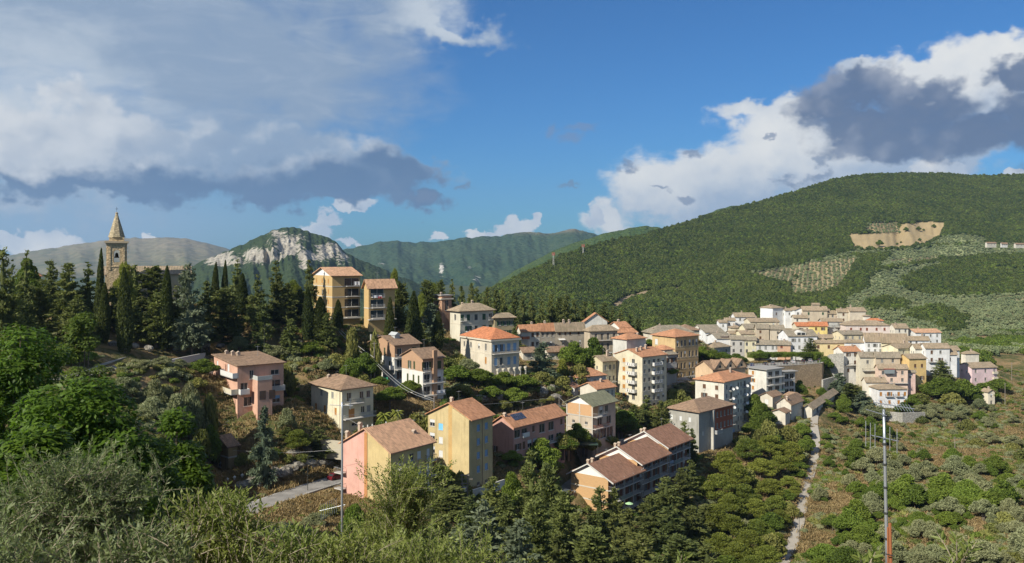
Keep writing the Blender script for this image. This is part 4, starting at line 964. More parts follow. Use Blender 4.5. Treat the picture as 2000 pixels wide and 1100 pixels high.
# far villas on the hillside
for i, (lab, xl, cx, xr, ye, yb, wall) in enumerate([('long cream villa far up among the olive terraces', 1924, 1928, 1946, 475, 481, PALE), ('white villa wing beside the far cream villa', 1954, 1956, 1968, 476, 481, WHITE), ('white villa at the picture edge far up the slope', 1980, 1984, 2006, 477, 482, PALE)]):
    house('hillside_villa', lab, 1250, cx, xl, xr, ye, yb, 12, wall, 'brown', 'gl', 1.6, win=W('R', [.2, .5, .8], [1.8], 1.0, 1.4, 'd'), ext=2, cat='villa', group='villas on the olive hillside', seat=False)

# ---- church: bell tower with spire, nave behind
cm = stonewall((.64, .49, .30), 'stone_church')
p = at(228, 560, 230)
ch = empty('church', (p.x, p.y, p.z - 6), radians(24)); tag(ch, 'stone church with pointed spire and open belfry among the ridge trees', 'church')
s = 2.35; z0 = 0; zc = (HZ - 470) / F * 230 - (p.z - 6); zt = (HZ - 415) / F * 230 - (p.z - 6)
tw = MB()
op = [(-.75, .75, zc - 5.9, zc - 2.6)]
for k in range(4):
    R4 = Matrix.Rotation(k * pi / 2, 3, 'Z')
    cell_wall(tw, lambda u, v, e, R4=R4: tuple(R4 @ Vector((u, -s + e, v))), -s, s, -4, zc - .7, op, .7)
tw.build('tower_wall', cm, ch)
for k in range(4):
    R4 = Matrix.Rotation(k * pi / 2, 4, 'Z')
    ar = MB()
    pts = [(.75 * cos(pi * i / 8), .75 * sin(pi * i / 8)) for i in range(9)]
    for i in range(8):       # arched head of the opening
        ar.face((pts[i][0], -s - .04, zc - 3.3 + pts[i][1]), (pts[i+1][0], -s - .04, zc - 3.3 + pts[i+1][1]), (pts[i+1][0] * 1.28, -s - .04, zc - 3.3 + pts[i+1][1] * 1.28), (pts[i][0] * 1.28, -s - .04, zc - 3.3 + pts[i][1] * 1.28))
    for sx in (-1, 1): ar.box(sx * 1.75 - .28, sx * 1.75 + .28, -s - .14, -s - .003, zc - 8, zc - 1.2)
    ar.box(-s - .05, s + .05, -s - .1, -s - .003, zc - 7.2, zc - 6.9)
    o = ar.build('belfry_arch', cm, ch); o.matrix_local = R4
MB().box(-s - .25, s + .25, -s - .25, s + .25, zc - 1.2, zc - .72).box(-s - .6, s + .6, -s - .6, s + .6, zc - .718, zc - .2).build('cornice', plain('cornice_stone', (.42, .34, .23), .9), ch)
MB().box(-1.85, 1.85, -1.85, 1.85, zc - .198, zc + .9).build('spire_base', cm, ch)
MB().lathe([(2.35, zc + .902), (2.2, zc + 1.1), (.30, zt - .4), (.42, zt - .35), (.38, zt - .1), (.05, zt + .1)], 0, 0, 8).build('spire', stonewall((.46, .38, .25), 'stone_spire'), ch)
MB().box(-.04, .04, -.04, .04, zt, zt + 1.5).box(-.35, .35, -.03, .03, zt + .9, zt + .98).build('cross', plain('iron', (.05, .05, .05), .6), ch)
MB().lathe([(.05, zc - 3.3), (.35, zc - 3.5), (.5, zc - 4.3), (.75, zc - 4.7)], 0, 0, 10).build('bell', plain('bronze', (.10, .08, .05), .4, .6), ch, True)
nv = MB()
nv.box(-3, 19, 4, 14, -4, 9.2); nv.prism([(4, 9.2), (14, 9.2), (9, 11.2)], 0, -3, 19); nv.build('nave_wall', stucco((.52, .44, .29)), ch)
MB().prism([(3.4, 9.05), (9, 11.3), (14.6, 9.05), (14.6, 9.25), (9, 11.5), (3.4, 9.25)], 0, -3.5, 19.5).build('nave_roof', rf('old', 0), ch)
GP += [(p.x, p.y, p.z - 6), (p.x + 20, p.y + 8, p.z - 6), (p.x - 12, p.y + 6, p.z - 6)]
FOOT.append((p.x - 4, p.y - 2, radians(24), 22, 16, p.z - 6))
# ------------------------------------------------------------------ terrain of the village and its valley
def gp(px, py, d): 
    v = at(px, py, d); GP.append((v.x, v.y, v.z))
for q in [(0, 0, -1.75), (-12, 2, -1.9), (14, 2, -2.2), (0, -14, 3), (-25, -10, 4), (25, -10, 2), (0, 12, -6.2), (-14, 14, -6.0), (16, 14, -7.4), (0, 30, -15), (-25, 32, -14), (28, 32, -17), (0, 60, -28), (-50, 62, -22), (45, 62, -31), (0, 100, -43),
          (-75, 100, -30), (60, 100, -47), (-45, 100, -36), (0, 140, -55), (-40, 140, -46), (-90, 140, -28), (40, 145, -60), (-160, 130, -18), (-130, 70, -14), (120, 90, -46), (200, 100, -40), (90, 150, -58), (150, 160, -58), (230, 200, -62)]:
    GP.append(q)
for q in [(300, 726, 178), (150, 735, 165), (400, 702, 206), (240, 690, 196), (340, 684, 210), (480, 692, 218), (560, 692, 224), (640, 684, 230), (700, 668, 238), (470, 985, 158), (430, 1000, 152), (420, 730, 190), (340, 760, 176), (0, 700, 170), (60, 640, 200), (100, 610, 215), (300, 600, 230), (450, 600, 235), (560, 610, 245),
          (480, 882, 172), (540, 874, 176), (600, 874, 180), (380, 800, 178), (340, 860, 152), (560, 802, 187), (580, 772, 192), (600, 720, 214), (660, 720, 218), (700, 760, 208),
          (510, 985, 155), (580, 960, 163), (660, 935, 174), (720, 915, 185), (640, 1010, 150), (560, 1030, 138), (480, 1002, 149), (620, 906, 182), (560, 927, 172),
          (800, 800, 205), (860, 790, 222), (780, 845, 185), (900, 770, 228), (960, 800, 226), (990, 770, 240), (1040, 800, 238), (1090, 792, 246), (880, 740, 240), (1000, 720, 262), (1060, 740, 262), (860, 690, 258), (820, 700, 250),
          (960, 965, 190), (1000, 900, 205), (1060, 930, 205), (1100, 1015, 190), (1125, 1020, 194), (1112, 955, 207), (1140, 880, 230), (1220, 850, 245), (1080, 1060, 178), (1180, 1060, 185), (1260, 1010, 205), (1350, 960, 230), (860, 1000, 172), (800, 1040, 150),
          (1240, 815, 268), (1300, 800, 280), (1330, 760, 300), (1300, 748, 305), (1355, 738, 312), (1290, 900, 250),
          (1525, 1105, 182), (1545, 1065, 196), (1562, 1010, 215), (1572, 960, 238), (1588, 900, 268), (1593, 860, 286), (1590, 820, 308), (1600, 790, 330), (1480, 900, 262), (1430, 980, 225), (1460, 1060, 192), (1380, 1080, 178), (1470, 850, 286), (1540, 850, 290),
          (1650, 1080, 190), (1650, 950, 240), (1650, 860, 300), (1700, 830, 330), (1750, 900, 270), (1800, 1000, 200), (1850, 830, 340), (1800, 810, 352), (1900, 900, 255), (1980, 1000, 190), (1980, 830, 330), (1990, 760, 420), (1900, 800, 368), (1960, 720, 470),
          (1500, 774, 352), (1540, 771, 361), (1575, 769, 366), (1602, 767, 370), (1620, 775, 355), (1560, 780, 350), (1480, 715, 378), (1530, 712, 382), (1595, 708, 386), (1420, 712, 372),
          (1300, 690, 340), (1240, 670, 345), (1180, 660, 350), (1060, 665, 350), (940, 650, 340), (860, 640, 320), (780, 630, 290), (1380, 660, 470), (1520, 630, 520), (1700, 640, 500), (1850, 680, 480), (1950, 690, 520), (2100, 700, 480), (2200, 800, 360), (2200, 1000, 200)]:
    gp(*q)
for X, Y, z in [(-330, 260, -12), (-260, 200, -12), (-300, 330, -50), (-120, 330, -48), (0, 420, -70), (-220, 450, -90), (0, 560, -95), (120, 560, -90), (250, 640, -72), (400, 620, -72), (480, 500, -66), (-200, 640, -110), (120, 700, -85), (330, 720, -70), (520, 720, -66), (-500, 300, -30), (-450, 600, -110), (420, 300, -66), (330, 140, -46)]:
    GP.append((X, Y, z))
G = np.array(GP, float)
G = G[np.lexsort((G[:, 1], G[:, 0]))]
keep = [0]
for i in range(1, len(G)):
    if np.min(np.hypot(G[keep, 0] - G[i, 0], G[keep, 1] - G[i, 1])) > 2.5: keep.append(i)
G = G[keep]
def phi(dx, dy): return np.sqrt(dx * dx + dy * dy + 36.0)
A = phi(G[:, None, 0] - G[None, :, 0], G[:, None, 1] - G[None, :, 1])
n_ = len(G); B = np.zeros((n_ + 1, n_ + 1)); B[:n_, :n_] = A - np.eye(n_) * 0.6; B[n_, :n_] = 1; B[:n_, n_] = 1
sol = np.linalg.solve(B, np.append(G[:, 2], 0)); GW = sol[:n_]; G0 = sol[n_]
def ground(x, y):
    x = np.atleast_1d(np.asarray(x, float)); y = np.atleast_1d(np.asarray(y, float)); out = np.empty(len(x))
    for i in range(0, len(x), 4000):
        out[i:i+4000] = phi(x[i:i+4000, None] - G[None, :, 0], y[i:i+4000, None] - G[None, :, 1]) @ GW + G0
    return out
def gz(x, y): return float(ground(x, y)[0])

def smoothcurve(pts, n=8):
    P = [Vector(p) for p in pts]; out = []
    for i in range(len(P) - 1):
        p0, p1, p2, p3 = P[max(i-1, 0)], P[i], P[i+1], P[min(i+2, len(P)-1)]
        for k in range(n):
            t = k / n
            out.append(0.5 * ((2*p1) + (p2-p0)*t + (2*p0-5*p1+4*p2-p3)*t*t + (3*p1-p0-3*p2+p3)*t**3))
    out.append(P[-1]); return out
ROADS = {
 'road': [(470, 1003, 149), (510, 985, 155), (580, 960, 163), (660, 935, 174), (720, 915, 185), (790, 880, 202)],
 'upper_road': [(120, 742, 160), (200, 722, 176), (300, 706, 194), (400, 697, 212), (480, 694, 224), (580, 691, 230)],
 'street': [(940, 832, 222), (985, 815, 231), (1030, 803, 240), (1090, 791, 250), (1150, 783, 262)],
 'side_street': [(1092, 974, 203), (1103, 962, 206), (1118, 947, 211), (1160, 915, 226), (1220, 872, 242)],
 'valley_track': [(1518, 1125, 174), (1530, 1098, 184), (1548, 1060, 198), (1563, 1010, 215), (1572, 962, 238), (1588, 905, 266), (1594, 862, 285), (1590, 822, 307), (1600, 792, 330), (1625, 772, 352)],
 'town_road': [(1262, 772, 296), (1300, 752, 304), (1335, 741, 312), (1372, 733, 330), (1400, 722, 350)],
 'promenade': [(1440, 716, 368), (1500, 712, 382), (1560, 707, 389), (1604, 704, 391)],
}
RW = {'road': 5.5, 'upper_road': 5.0, 'street': 4.6, 'side_street': 4.6, 'valley_track': 2.6, 'town_road': 6.5, 'promenade': 9}
RP = {k: smoothcurve([at(*q) for q in v]) for k, v in ROADS.items()}
allr = np.array([(p.x, p.y, RW[k] / 2) for k in RP for p in RP[k]])
FA = np.array(FOOT)
def clear_of(x, y, m=0.6):
    """true where nothing is built within m metres"""
    x = np.asarray(x, float); y = np.asarray(y, float); ok = np.ones(x.shape, bool)
    for (fx, fy, t, a, b, zb) in FOOT:
        dx = x - fx; dy = y - fy; u = dx * cos(t) + dy * sin(t); v = -dx * sin(t) + dy * cos(t)
        ok &= ~((u > -m) & (u < a + m) & (v > -m) & (v < b + m))
    for i in range(0, len(allr)):
        ok &= np.hypot(x - allr[i, 0], y - allr[i, 1]) > allr[i, 2] + m * 0.8
    return ok

nx, nd = 360, 430
pxs = np.linspace(-420, 2420, nx)
ds = np.concatenate([np.linspace(-30, 3.5, 12), 4.5 * (780 / 4.5) ** np.linspace(0, 1, nd - 12)])
PX, DS = np.meshgrid(pxs, ds)
dd = np.maximum(DS, 22)
X = (PX - 1000) / F * dd; Y = DS.copy()
Z = ground(X.ravel(), Y.ravel()).reshape(X.shape)
far = np.clip((DS - 20) / 100, 0, 1)
Z += (fbm(X / 14, Y / 14, 3, 4) - .5) * 1.5 * far * np.clip(1, 0, 1) + (fbm(X / 4, Y / 4, 9, 3) - .5) * 0.5 * far
rd = np.full(X.shape, 99.0); rz_ = np.zeros(X.shape)
for k in RP:                                   # bed the roads into the slope
    for p in RP[k]:
        q = np.hypot(X - p.x, Y - p.y) - RW[k] / 2
        m = q < rd; rd[m] = q[m]; rz_[m] = p.z
wgt = np.clip(1 - (rd - .4) / np.where((DS > 362) & (PX > 1430), 2.0, 4.0), 0, 1); Z = Z * (1 - wgt) + (rz_ - 0.25) * wgt
idx = np.arange(nx * nd).reshape(nd, nx)
quads = np.stack([idx[:-1, :-1].ravel(), idx[:-1, 1:].ravel(), idx[1:, 1:].ravel(), idx[1:, :-1].ravel()], 1)
me = mesh_np('ground', np.stack([X, Y, Z], -1).reshape(-1, 3), quads, True)
material('ground_soil')
p = geopos()
n1 = noise(p, 0.035, 5, 0.6); n2 = noise(p, 0.22, 6, 0.65); n3 = noise(p, 1.4, 4, 0.7)
c = mixc(sstep(n1 + (n2 - .5) * .9, .40, .60), (.25, .175, .088), (.075, .085, .028))
c = mixc(sstep(n2, .55, .70) * .7, c, (.30, .22, .12))
c = mixc(sstep(n3, .58, .74) * .6, c, (.05, .06, .022))
rk = sstep(noise(p, 0.33, 6, 0.7, .5), .63, .70)
c = mixc(rk * .55, c, (.36, .33, .28))
finish(c, .95, bump(n3 + n2 * 1.5, .9, .35), spec=.1)
tag(link('ground', me, MATS['ground_soil']), kind='structure')

def surf(px, py, d0=100, d1=640):
    """where the sight line through a pixel first meets the terrain"""
    dsn = np.linspace(d0, d1, 260)
    z = ground((px - 1000) / F * dsn, dsn); s = (HZ - py) / F * dsn
    hit = np.where(z >= s)[0]
    d = dsn[hit[0]] if len(hit) else d1
    return d

# roads
material('asphalt'); p = geopos(); n = noise(p, .5, 5, .65); n2 = noise(p, 6, 3, .6)
finish(mixc(sstep(n, .35, .7), (.20, .19, .175), (.29, .275, .25)), .9, bump(n2, .3, .02), spec=.2)
material('gravel'); p = geopos(); n = noise(p, .6, 5, .65); n2 = noise(p, 4, 4, .7)
finish(mixc(n, (.30, .27, .225), (.42, .385, .33)), .95, bump(n2, .6, .05), spec=.1)
for k, pts in RP.items():
    w = RW[k] / 2; mb = MB(); vs = []
    for i, p in enumerate(pts):
        t = (pts[min(i+1, len(pts)-1)] - pts[max(i-1, 0)]); t.z = 0; t.normalize(); s_ = Vector((t.y, -t.x, 0))
        for q in (-w, -w * .5, 0, w * .5, w): vs.append(p + s_ * q)
        vs.append(p + s_ * w - Vector((0, 0, 1.2))); vs.append(p - s_ * w - Vector((0, 0, 1.2)))
    fs = []
    for i in range(len(pts) - 1):
        q = i * 7
        for j in range(4): fs.append((q + j, q + j + 1, q + 8 + j, q + 7 + j))
        fs.append((q + 4, q + 5, q + 12, q + 11)); fs.append((q + 6, q, q + 7, q + 13))
    tag(link(k, mesh(k, vs, fs), MATS['gravel'] if k in ('valley_track',) else MATS['asphalt']), kind='structure')
# edge line on the lower road
pts = RP['road']; mb = MB()
for sgn in (-1, 1):
    for i in range(len(pts) - 1):
        t = (pts[i+1] - pts[i]); t.z = 0; t.normalize(); s_ = Vector((t.y, -t.x, 0)) * sgn; up = Vector((0, 0, .006))
        mb.face(pts[i] + s_ * 2.38 + up, pts[i+1] + s_ * 2.38 + up, pts[i+1] + s_ * 2.5 + up, pts[i] + s_ * 2.5 + up)
tag(mb.build('road_marking', plain('line_paint', (.55, .54, .5), .8)), kind='structure')

# valley floor far below, out to the horizon
me = mesh('valley_floor', [(-30000, 300, -125), (30000, 300, -125), (30000, 30000, -125), (-30000, 30000, -125)], [(0, 1, 2, 3)])
material('valley_green'); n = noise(geopos(), .004, 6, .6); finish(mixc(n, (.03, .05, .02), (.08, .09, .035)), .95, spec=.1)
tag(link('valley_floor', me, MATS['valley_green']), kind='structure')

# ------------------------------------------------------------------ hills and mountains
def hill(name, ridge, ybase, d0, d1, nxh, nt, mat, amp=1.0, seed=0, gul=6.0, back=0.25, cellx=60., convex=1.0, paint=None, rock=None, toprough=0.0):
    """a mountainside: ridge is its skyline [(px, py)], d0 and d1 the distances of foot and crest"""
    rx = [q[0] for q in ridge]; ry = [q[1] for q in ridge]
    px = np.linspace(rx[0], rx[-1], nxh); top = np.interp(px, rx, ry)
    k = np.ones(9) / 9; top = np.convolve(np.pad(top, 4, mode='edge'), k, 'valid')
    top = top - (fbm(px / 14., px * 0, seed + 5, 4) - .5) * toprough
    d1a = np.interp(px, rx, [d1(q) if callable(d1) else d1 for q in rx]); d0a = np.full(nxh, float(d0))
    t = np.concatenate([np.linspace(0, 1, nt), 1 + np.linspace(.04, back, 6)])
    T_, PXX = np.meshgrid(t, px, indexing='ij'); TOP = np.broadcast_to(top, T_.shape); D1 = np.broadcast_to(d1a, T_.shape); D0 = np.broadcast_to(d0a, T_.shape)
    tt = np.minimum(T_, 1)
    s_ = tt ** convex
    py = ybase + (TOP - ybase) * s_
    D = D0 + (D1 - D0) * T_
    w = np.sin(pi * np.clip(tt, 0, 1)) ** .7
    g1 = fbm(PXX / cellx + tt * 1.3, tt * 2.2, seed, 5) - .5
    g2 = 1 - np.abs(fbm(PXX / (cellx * .55) + tt * .9, tt * 1.4, seed + 11, 4) * 2 - 1)
    D = D * (1 + amp * w * (g1 * .11 + (g2 - .7) * .05))
    Xh = (PXX - 1000) / F * D; Zh = (HZ - py) / F * D
    bk = np.clip(T_ - 1, 0, None); Zh = Zh - bk * (D1 - D0) * .5
    V_ = np.stack([Xh, D, Zh], -1).reshape(-1, 3)
    nr, ncx = T_.shape; idx = np.arange(nr * ncx).reshape(nr, ncx)
    q = np.stack([idx[:-1, :-1].ravel(), idx[:-1, 1:].ravel(), idx[1:, 1:].ravel(), idx[1:, :-1].ravel()], 1)
    me = mesh_np(name, V_, q, True)
    if paint is not None:
        col = paint(PXX.ravel(), py.ravel())
        a_ = me.attributes.new('land', 'FLOAT_COLOR', 'POINT'); a_.data.foreach_set('color', np.concatenate([col, np.ones((len(col), 1))], 1).astype(np.float32).ravel())
    if rock is not None:
        a_ = me.attributes.new('rock', 'FLOAT', 'POINT'); a_.data.foreach_set('value', rock(PXX.ravel(), py.ravel()).astype(np.float32))
    tag(link(name, me, mat), kind='structure')
    return PXX, py, V_.reshape(nr, ncx, 3)

def forestmat(key, dark, light, scale, bare=None, rockcol=None, h=6.0):
    m = material(key); p = geopos()
    vo = V.T.nodes.new('ShaderNodeTexVoronoi'); V.T.links.new(p.s, vo.inputs['Vector']); vo.inputs['Scale'].default_value = scale
    n1 = noise(p, scale * .08, 5, .6); n2 = noise(p, scale * .9, 4, .6)
    cell = V(vo.outputs['Distance']); r, g, b = xyz(V(vo.outputs['Color']))
    c = mixc((n1 * .9 + (r - .5) * .5 + (n2 - .5) * .5).clamp(), dark, light)
    if bare: 
        x, y, z = xyz(p); c = mixc(sstep(z + (noise(p, scale * .05, 6, .65) - .5) * bare[2], bare[0], bare[1]), c, bare[3])
    hh = cell * -1.0 + n2 * .6
    if rockcol:
        rm = sstep(attr('rock') + (noise(p, .010, 7, .70, .5) - .5) * 1.6 + (noise(p, .045, 4, .6) - .5) * 1.5,   .58, .74)
        rn = noise(vmul(p, (1, 1, .5)), .03, 7, .72); c = mixc(rm, c, mixc(sstep(rn, .38, .66), tuple(q * .62 for q in rockcol), rockcol))
    finish(c, .97, bump(hh, 1.0, h), spec=.05)
    return m
hill('far_mountain', [(-500, 520), (-200, 508), (0, 502), (40, 494), (120, 482), (200, 470), (250, 464), (290, 466), (330, 462), (370, 467), (420, 478), (450, 490), (520, 505), (700, 520)], 580, 3500, 7200, 260, 60,
     forestmat('mountain_grass', (.085, .10, .05), (.20, .165, .10), .012, bare=(-60, 330, 420, (.26, .21, .145)), h=14), 1.3, 3, toprough=5, cellx=90.)
def rk2(px, py):
    m = np.zeros(px.shape)
    for (x, y, rx, ry, w) in [(560, 478, 42, 30, 1.0), (515, 500, 60, 22, .95), (440, 508, 60, 22, .8), (600, 500, 30, 18, .9), (640, 490, 40, 22, .95), (665, 500, 24, 18, .8), (545, 455, 26, 10, .75), (595, 520, 18, 12, .8), (640, 470, 16, 8, .6), (470, 522, 40, 10, .5), (590, 475, 24, 12, .5)]:
        m = np.maximum(m, w * np.clip(1.35 - np.hypot((px - x) / rx, (py - y) / ry), 0, 1))
    return m
hill('rocky_peak', [(250, 570), (340, 540), (380, 517), (440, 490), (500, 466), (530, 452), (550, 444), (568, 442), (590, 446), (608, 456), (625, 460), (645, 464), (662, 480), (685, 500), (720, 515), (780, 540), (900, 580)], 620, 1500, 2500, 320, 110,
     forestmat('peak_forest', (.022, .040, .016), (.050, .068, .026), .085, rockcol=(.43, .395, .33)), 1.5, 21, cellx=40., rock=rk2, toprough=9)
def rk3(px, py):
    m = np.zeros(px.shape)
    for (x, y, rx, ry, w) in [(862, 525, 7, 18, 1.0), (918, 521, 7, 7, .9), (930, 548, 16, 16, .7), (745, 515, 14, 8, .5), (965, 470, 60, 4, .5), (880, 495, 60, 5, .35), (940, 560, 30, 5, .6), (820, 490, 50, 4, .4)]:
        m = np.maximum(m, .8 * w * np.clip(1.3 - np.hypot((px - x) / rx, (py - y) / ry), 0, 1))
    return m
hill('mid_mountain', [(480, 530), (560, 505), (640, 492), (700, 481), (745, 472), (770, 469), (800, 474), (850, 472), (900, 465), (960, 461), (1010, 457), (1035, 454), (1080, 454), (1120, 447), (1150, 453), (1200, 472), (1300, 500), (1450, 540)], 610, 2600, 5200, 300, 90,
     forestmat('mountain_forest', (.022, .050, .028), (.06, .088, .042), .035, bare=(110, 200, 130, (.24, .19, .13)), rockcol=(.55, .53, .48), h=10), 1.4, 31, cellx=70., rock=rk3, toprough=7)
hill('wooded_hill', [(900, 600), (1000, 532), (1060, 500), (1110, 478), (1160, 462), (1210, 449), (1240, 445), (1265, 441), (1290, 444), (1310, 452), (1350, 480), (1450, 520)], 640, 1300, 2500, 160, 60,
     forestmat('hill_forest', (.030, .062, .018), (.085, .115, .034), .11), 1.2, 41, toprough=4)
hill('wooded_hill', [(1250, 500), (1330, 441), (1370, 422), (1410, 406), (1440, 401), (1465, 403), (1500, 412), (1560, 440), (1700, 480)], 600, 1800, 2900, 130, 50, MATS['hill_forest'], 1.2, 47, toprough=4)

Z4 = lambda *pts: [(1400 + x * .3, 330 + y * .3) for x, y in pts]
FIELD = Z4((850, 445), (880, 425), (960, 425), (1185, 415), (1200, 362), (1390, 345), (1500, 355), (1460, 435), (1400, 470), (1350, 505), (1130, 530), (900, 537))
ORCH = Z4((955, 415), (1010, 350), (1190, 350), (1190, 422))
OLG1 = Z4((1390, 490), (1440, 455), (1560, 430), (1745, 445), (1745, 495), (1390, 505))
OLG2 = Z4((650, 585), (890, 541), (1130, 538), (1350, 515), (1740, 495), (2200, 500), (2200, 560), (1480, 590), (1040, 665), (1120, 560), (900, 570), (700, 605))
OLG3 = Z4((960, 745), (1010, 680), (1480, 598), (1420, 650), (1200, 720), (1190, 770), (1000, 770))
OLT = Z4((180, 690), (440, 640), (650, 603), (900, 578), (940, 590), (880, 680), (800, 770), (690, 825), (480, 830), (470, 760), (300, 720))
VIN = Z4((1445, 840), (1740, 832), (2200, 790), (2200, 950), (1950, 965), (1700, 960), (1500, 912))
WOODI = Z4((1195, 730), (1260, 690), (1400, 650), (1600, 590), (1800, 570), (2200, 560), (2200, 780), (1900, 820), (1700, 835), (1450, 830), (1250, 790))
WOODJ = Z4((940, 590), (1120, 560), (1040, 660), (960, 745), (850, 850), (680, 860), (690, 825), (800, 770))
WOODK = Z4((960, 880), (1080, 850), (1250, 880), (1240, 930), (1000, 925))
WOODL = Z4((1220, 970), (1300, 920), (1480, 910), (1620, 980), (1600, 1060), (1500, 1080), (1400, 1010))
OLLOW = Z4((850, 860), (1000, 770), (1190, 770), (1250, 800), (1450, 835), (1445, 842), (2200, 900), (2200, 1400), (900, 1400), (840, 900))
CUT = [(1190, 600), (1215, 582), (1262, 568), (1330, 560), (1332, 566), (1268, 576), (1230, 590), (1200, 612)]
TRACK = [(1500 + 4, 528), (1700, 508), (1850, 500), (2100, 492), (2100, 497), (1850, 505), (1700, 513)]
def land(px, py):
    jx = px + (fbm(px / 9, py / 9, 71, 3) - .5) * 10; jy = py + (fbm(px / 9, py / 9, 77, 3) - .5) * 6
    c = np.tile(np.array([[.036, .052, .018]]), (len(px), 1))
    for poly, col in ((OLLOW, (.25, .27, .13)), (OLG1, (.30, .34, .16)), (OLG2, (.30, .345, .165)), (OLG3, (.30, .34, .17)), (OLT, (.40, .32, .18)), (VIN, (.32, .30, .15)), (FIELD, (.46, .35, .19)), (ORCH, (.38, .29, .16)), (CUT, (.34, .26, .16)), (TRACK, (.40, .32, .19)),
                      (WOODI, (.036, .052, .018)), (WOODJ, (.036, .052, .018)), (WOODK, (.036, .052, .018)), (WOODL, (.036, .052, .018))):
        m = inpoly(jx, jy, poly); c[m] = col
    return c
material('hill_land'); p = geopos()
n1 = noise(p, .02, 6, .65); n2 = noise(p, .3, 4, .6)
lc = attr('land', 'Color')
finish(mixc((n1 * .7 + n2 * .5 - .2).clamp(), mixc(.45, lc, (.0, .0, .0)), mixc(.12, lc, (.6, .5, .3))), .97, bump(n2, .8, 1.0), spec=.05)
MR = [(820, 650), (900, 608), (960, 568), (1000, 549), (1060, 521), (1100, 502), (1150, 484), (1200, 471), (1260, 459), (1320, 443), (1400, 416), (1480, 397), (1560, 374), (1620, 353), (1680, 343), (1760, 340), (1850, 341), (1900, 345), (2000, 342), (2150, 346), (2400, 360)]
HPX, HPY, HV = hill('great_hill', MR, 706, 640, lambda q: float(np.interp(q, [820, 1000, 1400, 1800, 2400], [900, 1150, 1800, 2150, 2150])), 640, 170, MATS['hill_land'], 1.1, 61, cellx=110., paint=land, convex=.86)
# ------------------------------------------------------------------ foliage
def leafmat(key, dark, light, trans=0.25, spread=0.25, rough=.75):
    m = material(key)
    t = attr('tone'); ro = rand_obj()
    n = noise(geopos(), .5, 3, .6); nb = noise(geopos(), .013, 4, .6)
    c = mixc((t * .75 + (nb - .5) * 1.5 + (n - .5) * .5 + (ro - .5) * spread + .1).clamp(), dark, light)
    c = mixc(V._m('FRACT', ro * 7.31) * .22, c, (light[0] * 1.15, light[1] * .82, light[2] * .7))
    d = V.T.nodes.new('ShaderNodeBsdfPrincipled'); V.T.links.new(c.s, d.inputs['Base Color']); d.inputs['Roughness'].default_value = rough; d.inputs['Specular IOR Level'].default_value = .25
    tr = V.T.nodes.new('ShaderNodeBsdfTranslucent'); V.T.links.new(mixc(.35, c, (light[0] * 1.3, light[1] * 1.5, light[2] * .5)).s, tr.inputs[0])
    mx = V.T.nodes.new('ShaderNodeMixShader'); mx.inputs[0].default_value = trans
    V.T.links.new(d.outputs[0], mx.inputs[1]); V.T.links.new(tr.outputs[0], mx.inputs[2])
    o = V.T.nodes.new('ShaderNodeOutputMaterial'); V.T.links.new(mx.outputs[0], o.inputs[0])
    return m
LM = {'cyp': leafmat('leaf_cypress', (.028, .046, .012), (.110, .135, .034), .25),
      'con': leafmat('leaf_conifer', (.042, .062, .018), (.175, .205, .058), .3, .55),
      'blu': leafmat('leaf_cedar', (.050, .078, .050), (.165, .210, .125), .2),
      'pine': leafmat('leaf_pine', (.075, .105, .018), (.265, .305, .055), .34, .45),
      'broad': leafmat('leaf_broad', (.050, .088, .014), (.190, .265, .042), .38, .65),
      'wal': leafmat('leaf_walnut', (.042, .086, .010), (.165, .275, .030), .42, .2, .5),
      'olive': leafmat('leaf_olive', (.110, .132, .062), (.310, .335, .175), .22, .4),
      'shrub': leafmat('leaf_shrub', (.080, .105, .026), (.270, .275, .080), .3, .9),
      'forest': leafmat('leaf_forest', (.024, .048, .009), (.115, .146, .030), .16, .7),
      'grove': leafmat('leaf_grove', (.105, .140, .066), (.280, .330, .165), .2, .4)}
material('bark'); n = noise(coord(), 3, 5, .7); finish(mixc(n, (.07, .055, .04), (.20, .165, .125)), .95, bump(n, .8, .05), spec=.1)
BARK = MATS['bark']
rng = np.random.default_rng(7)
def unit(v): return v / (np.linalg.norm(v, axis=-1, keepdims=True) + 1e-9)
def leaf_mesh(name, P, A, Lr, Wr, tone, core=None):
    """one rhombic leaf or spray per point: P base centre, A axis, Lr length, Wr width"""
    n = len(P); A = unit(A); B = unit(np.cross(A, unit(rng.normal(size=(n, 3)))))
    Lr = np.broadcast_to(Lr, n)[:, None]; Wr = np.broadcast_to(Wr, n)[:, None]
    N_ = np.cross(A, B)
    v = np.stack([P - A * Lr * .5, P + B * Wr * .5 + A * Lr * .08 + N_ * Lr * .06, P + A * Lr * .5, P - B * Wr * .5 + A * Lr * .08 + N_ * Lr * .06], 1).reshape(-1, 3)
    q = np.arange(4 * n).reshape(n, 4); tn = tone
    if core is not None:
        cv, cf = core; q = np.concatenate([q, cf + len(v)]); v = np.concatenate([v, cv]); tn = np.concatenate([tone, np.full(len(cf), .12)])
    me = mesh_np(name, v, q)
    a = me.attributes.new('tone', 'FLOAT', 'FACE'); a.data.foreach_set('value', tn.astype(np.float32))
    return me
def ellipsoid_core(lobes, s, nu=8, nv=6):
    V_ = []; F_ = []
    for (x, y, z, rx, ry, rz) in lobes:
        o = len(V_)
        for i in range(nv + 1):
            th = pi * (i + .02) / (nv + .04)
            for j in range(nu):
                ph = 2 * pi * j / nu
                V_.append((x + rx * s * sin(th) * cos(ph), y + ry * s * sin(th) * sin(ph), z + rz * s * cos(th)))
        for i in range(nv):
            for j in range(nu): F_.append((o + i * nu + j, o + i * nu + (j+1) % nu, o + (i+1) * nu + (j+1) % nu, o + (i+1) * nu + j))
    return np.array(V_), np.array(F_)
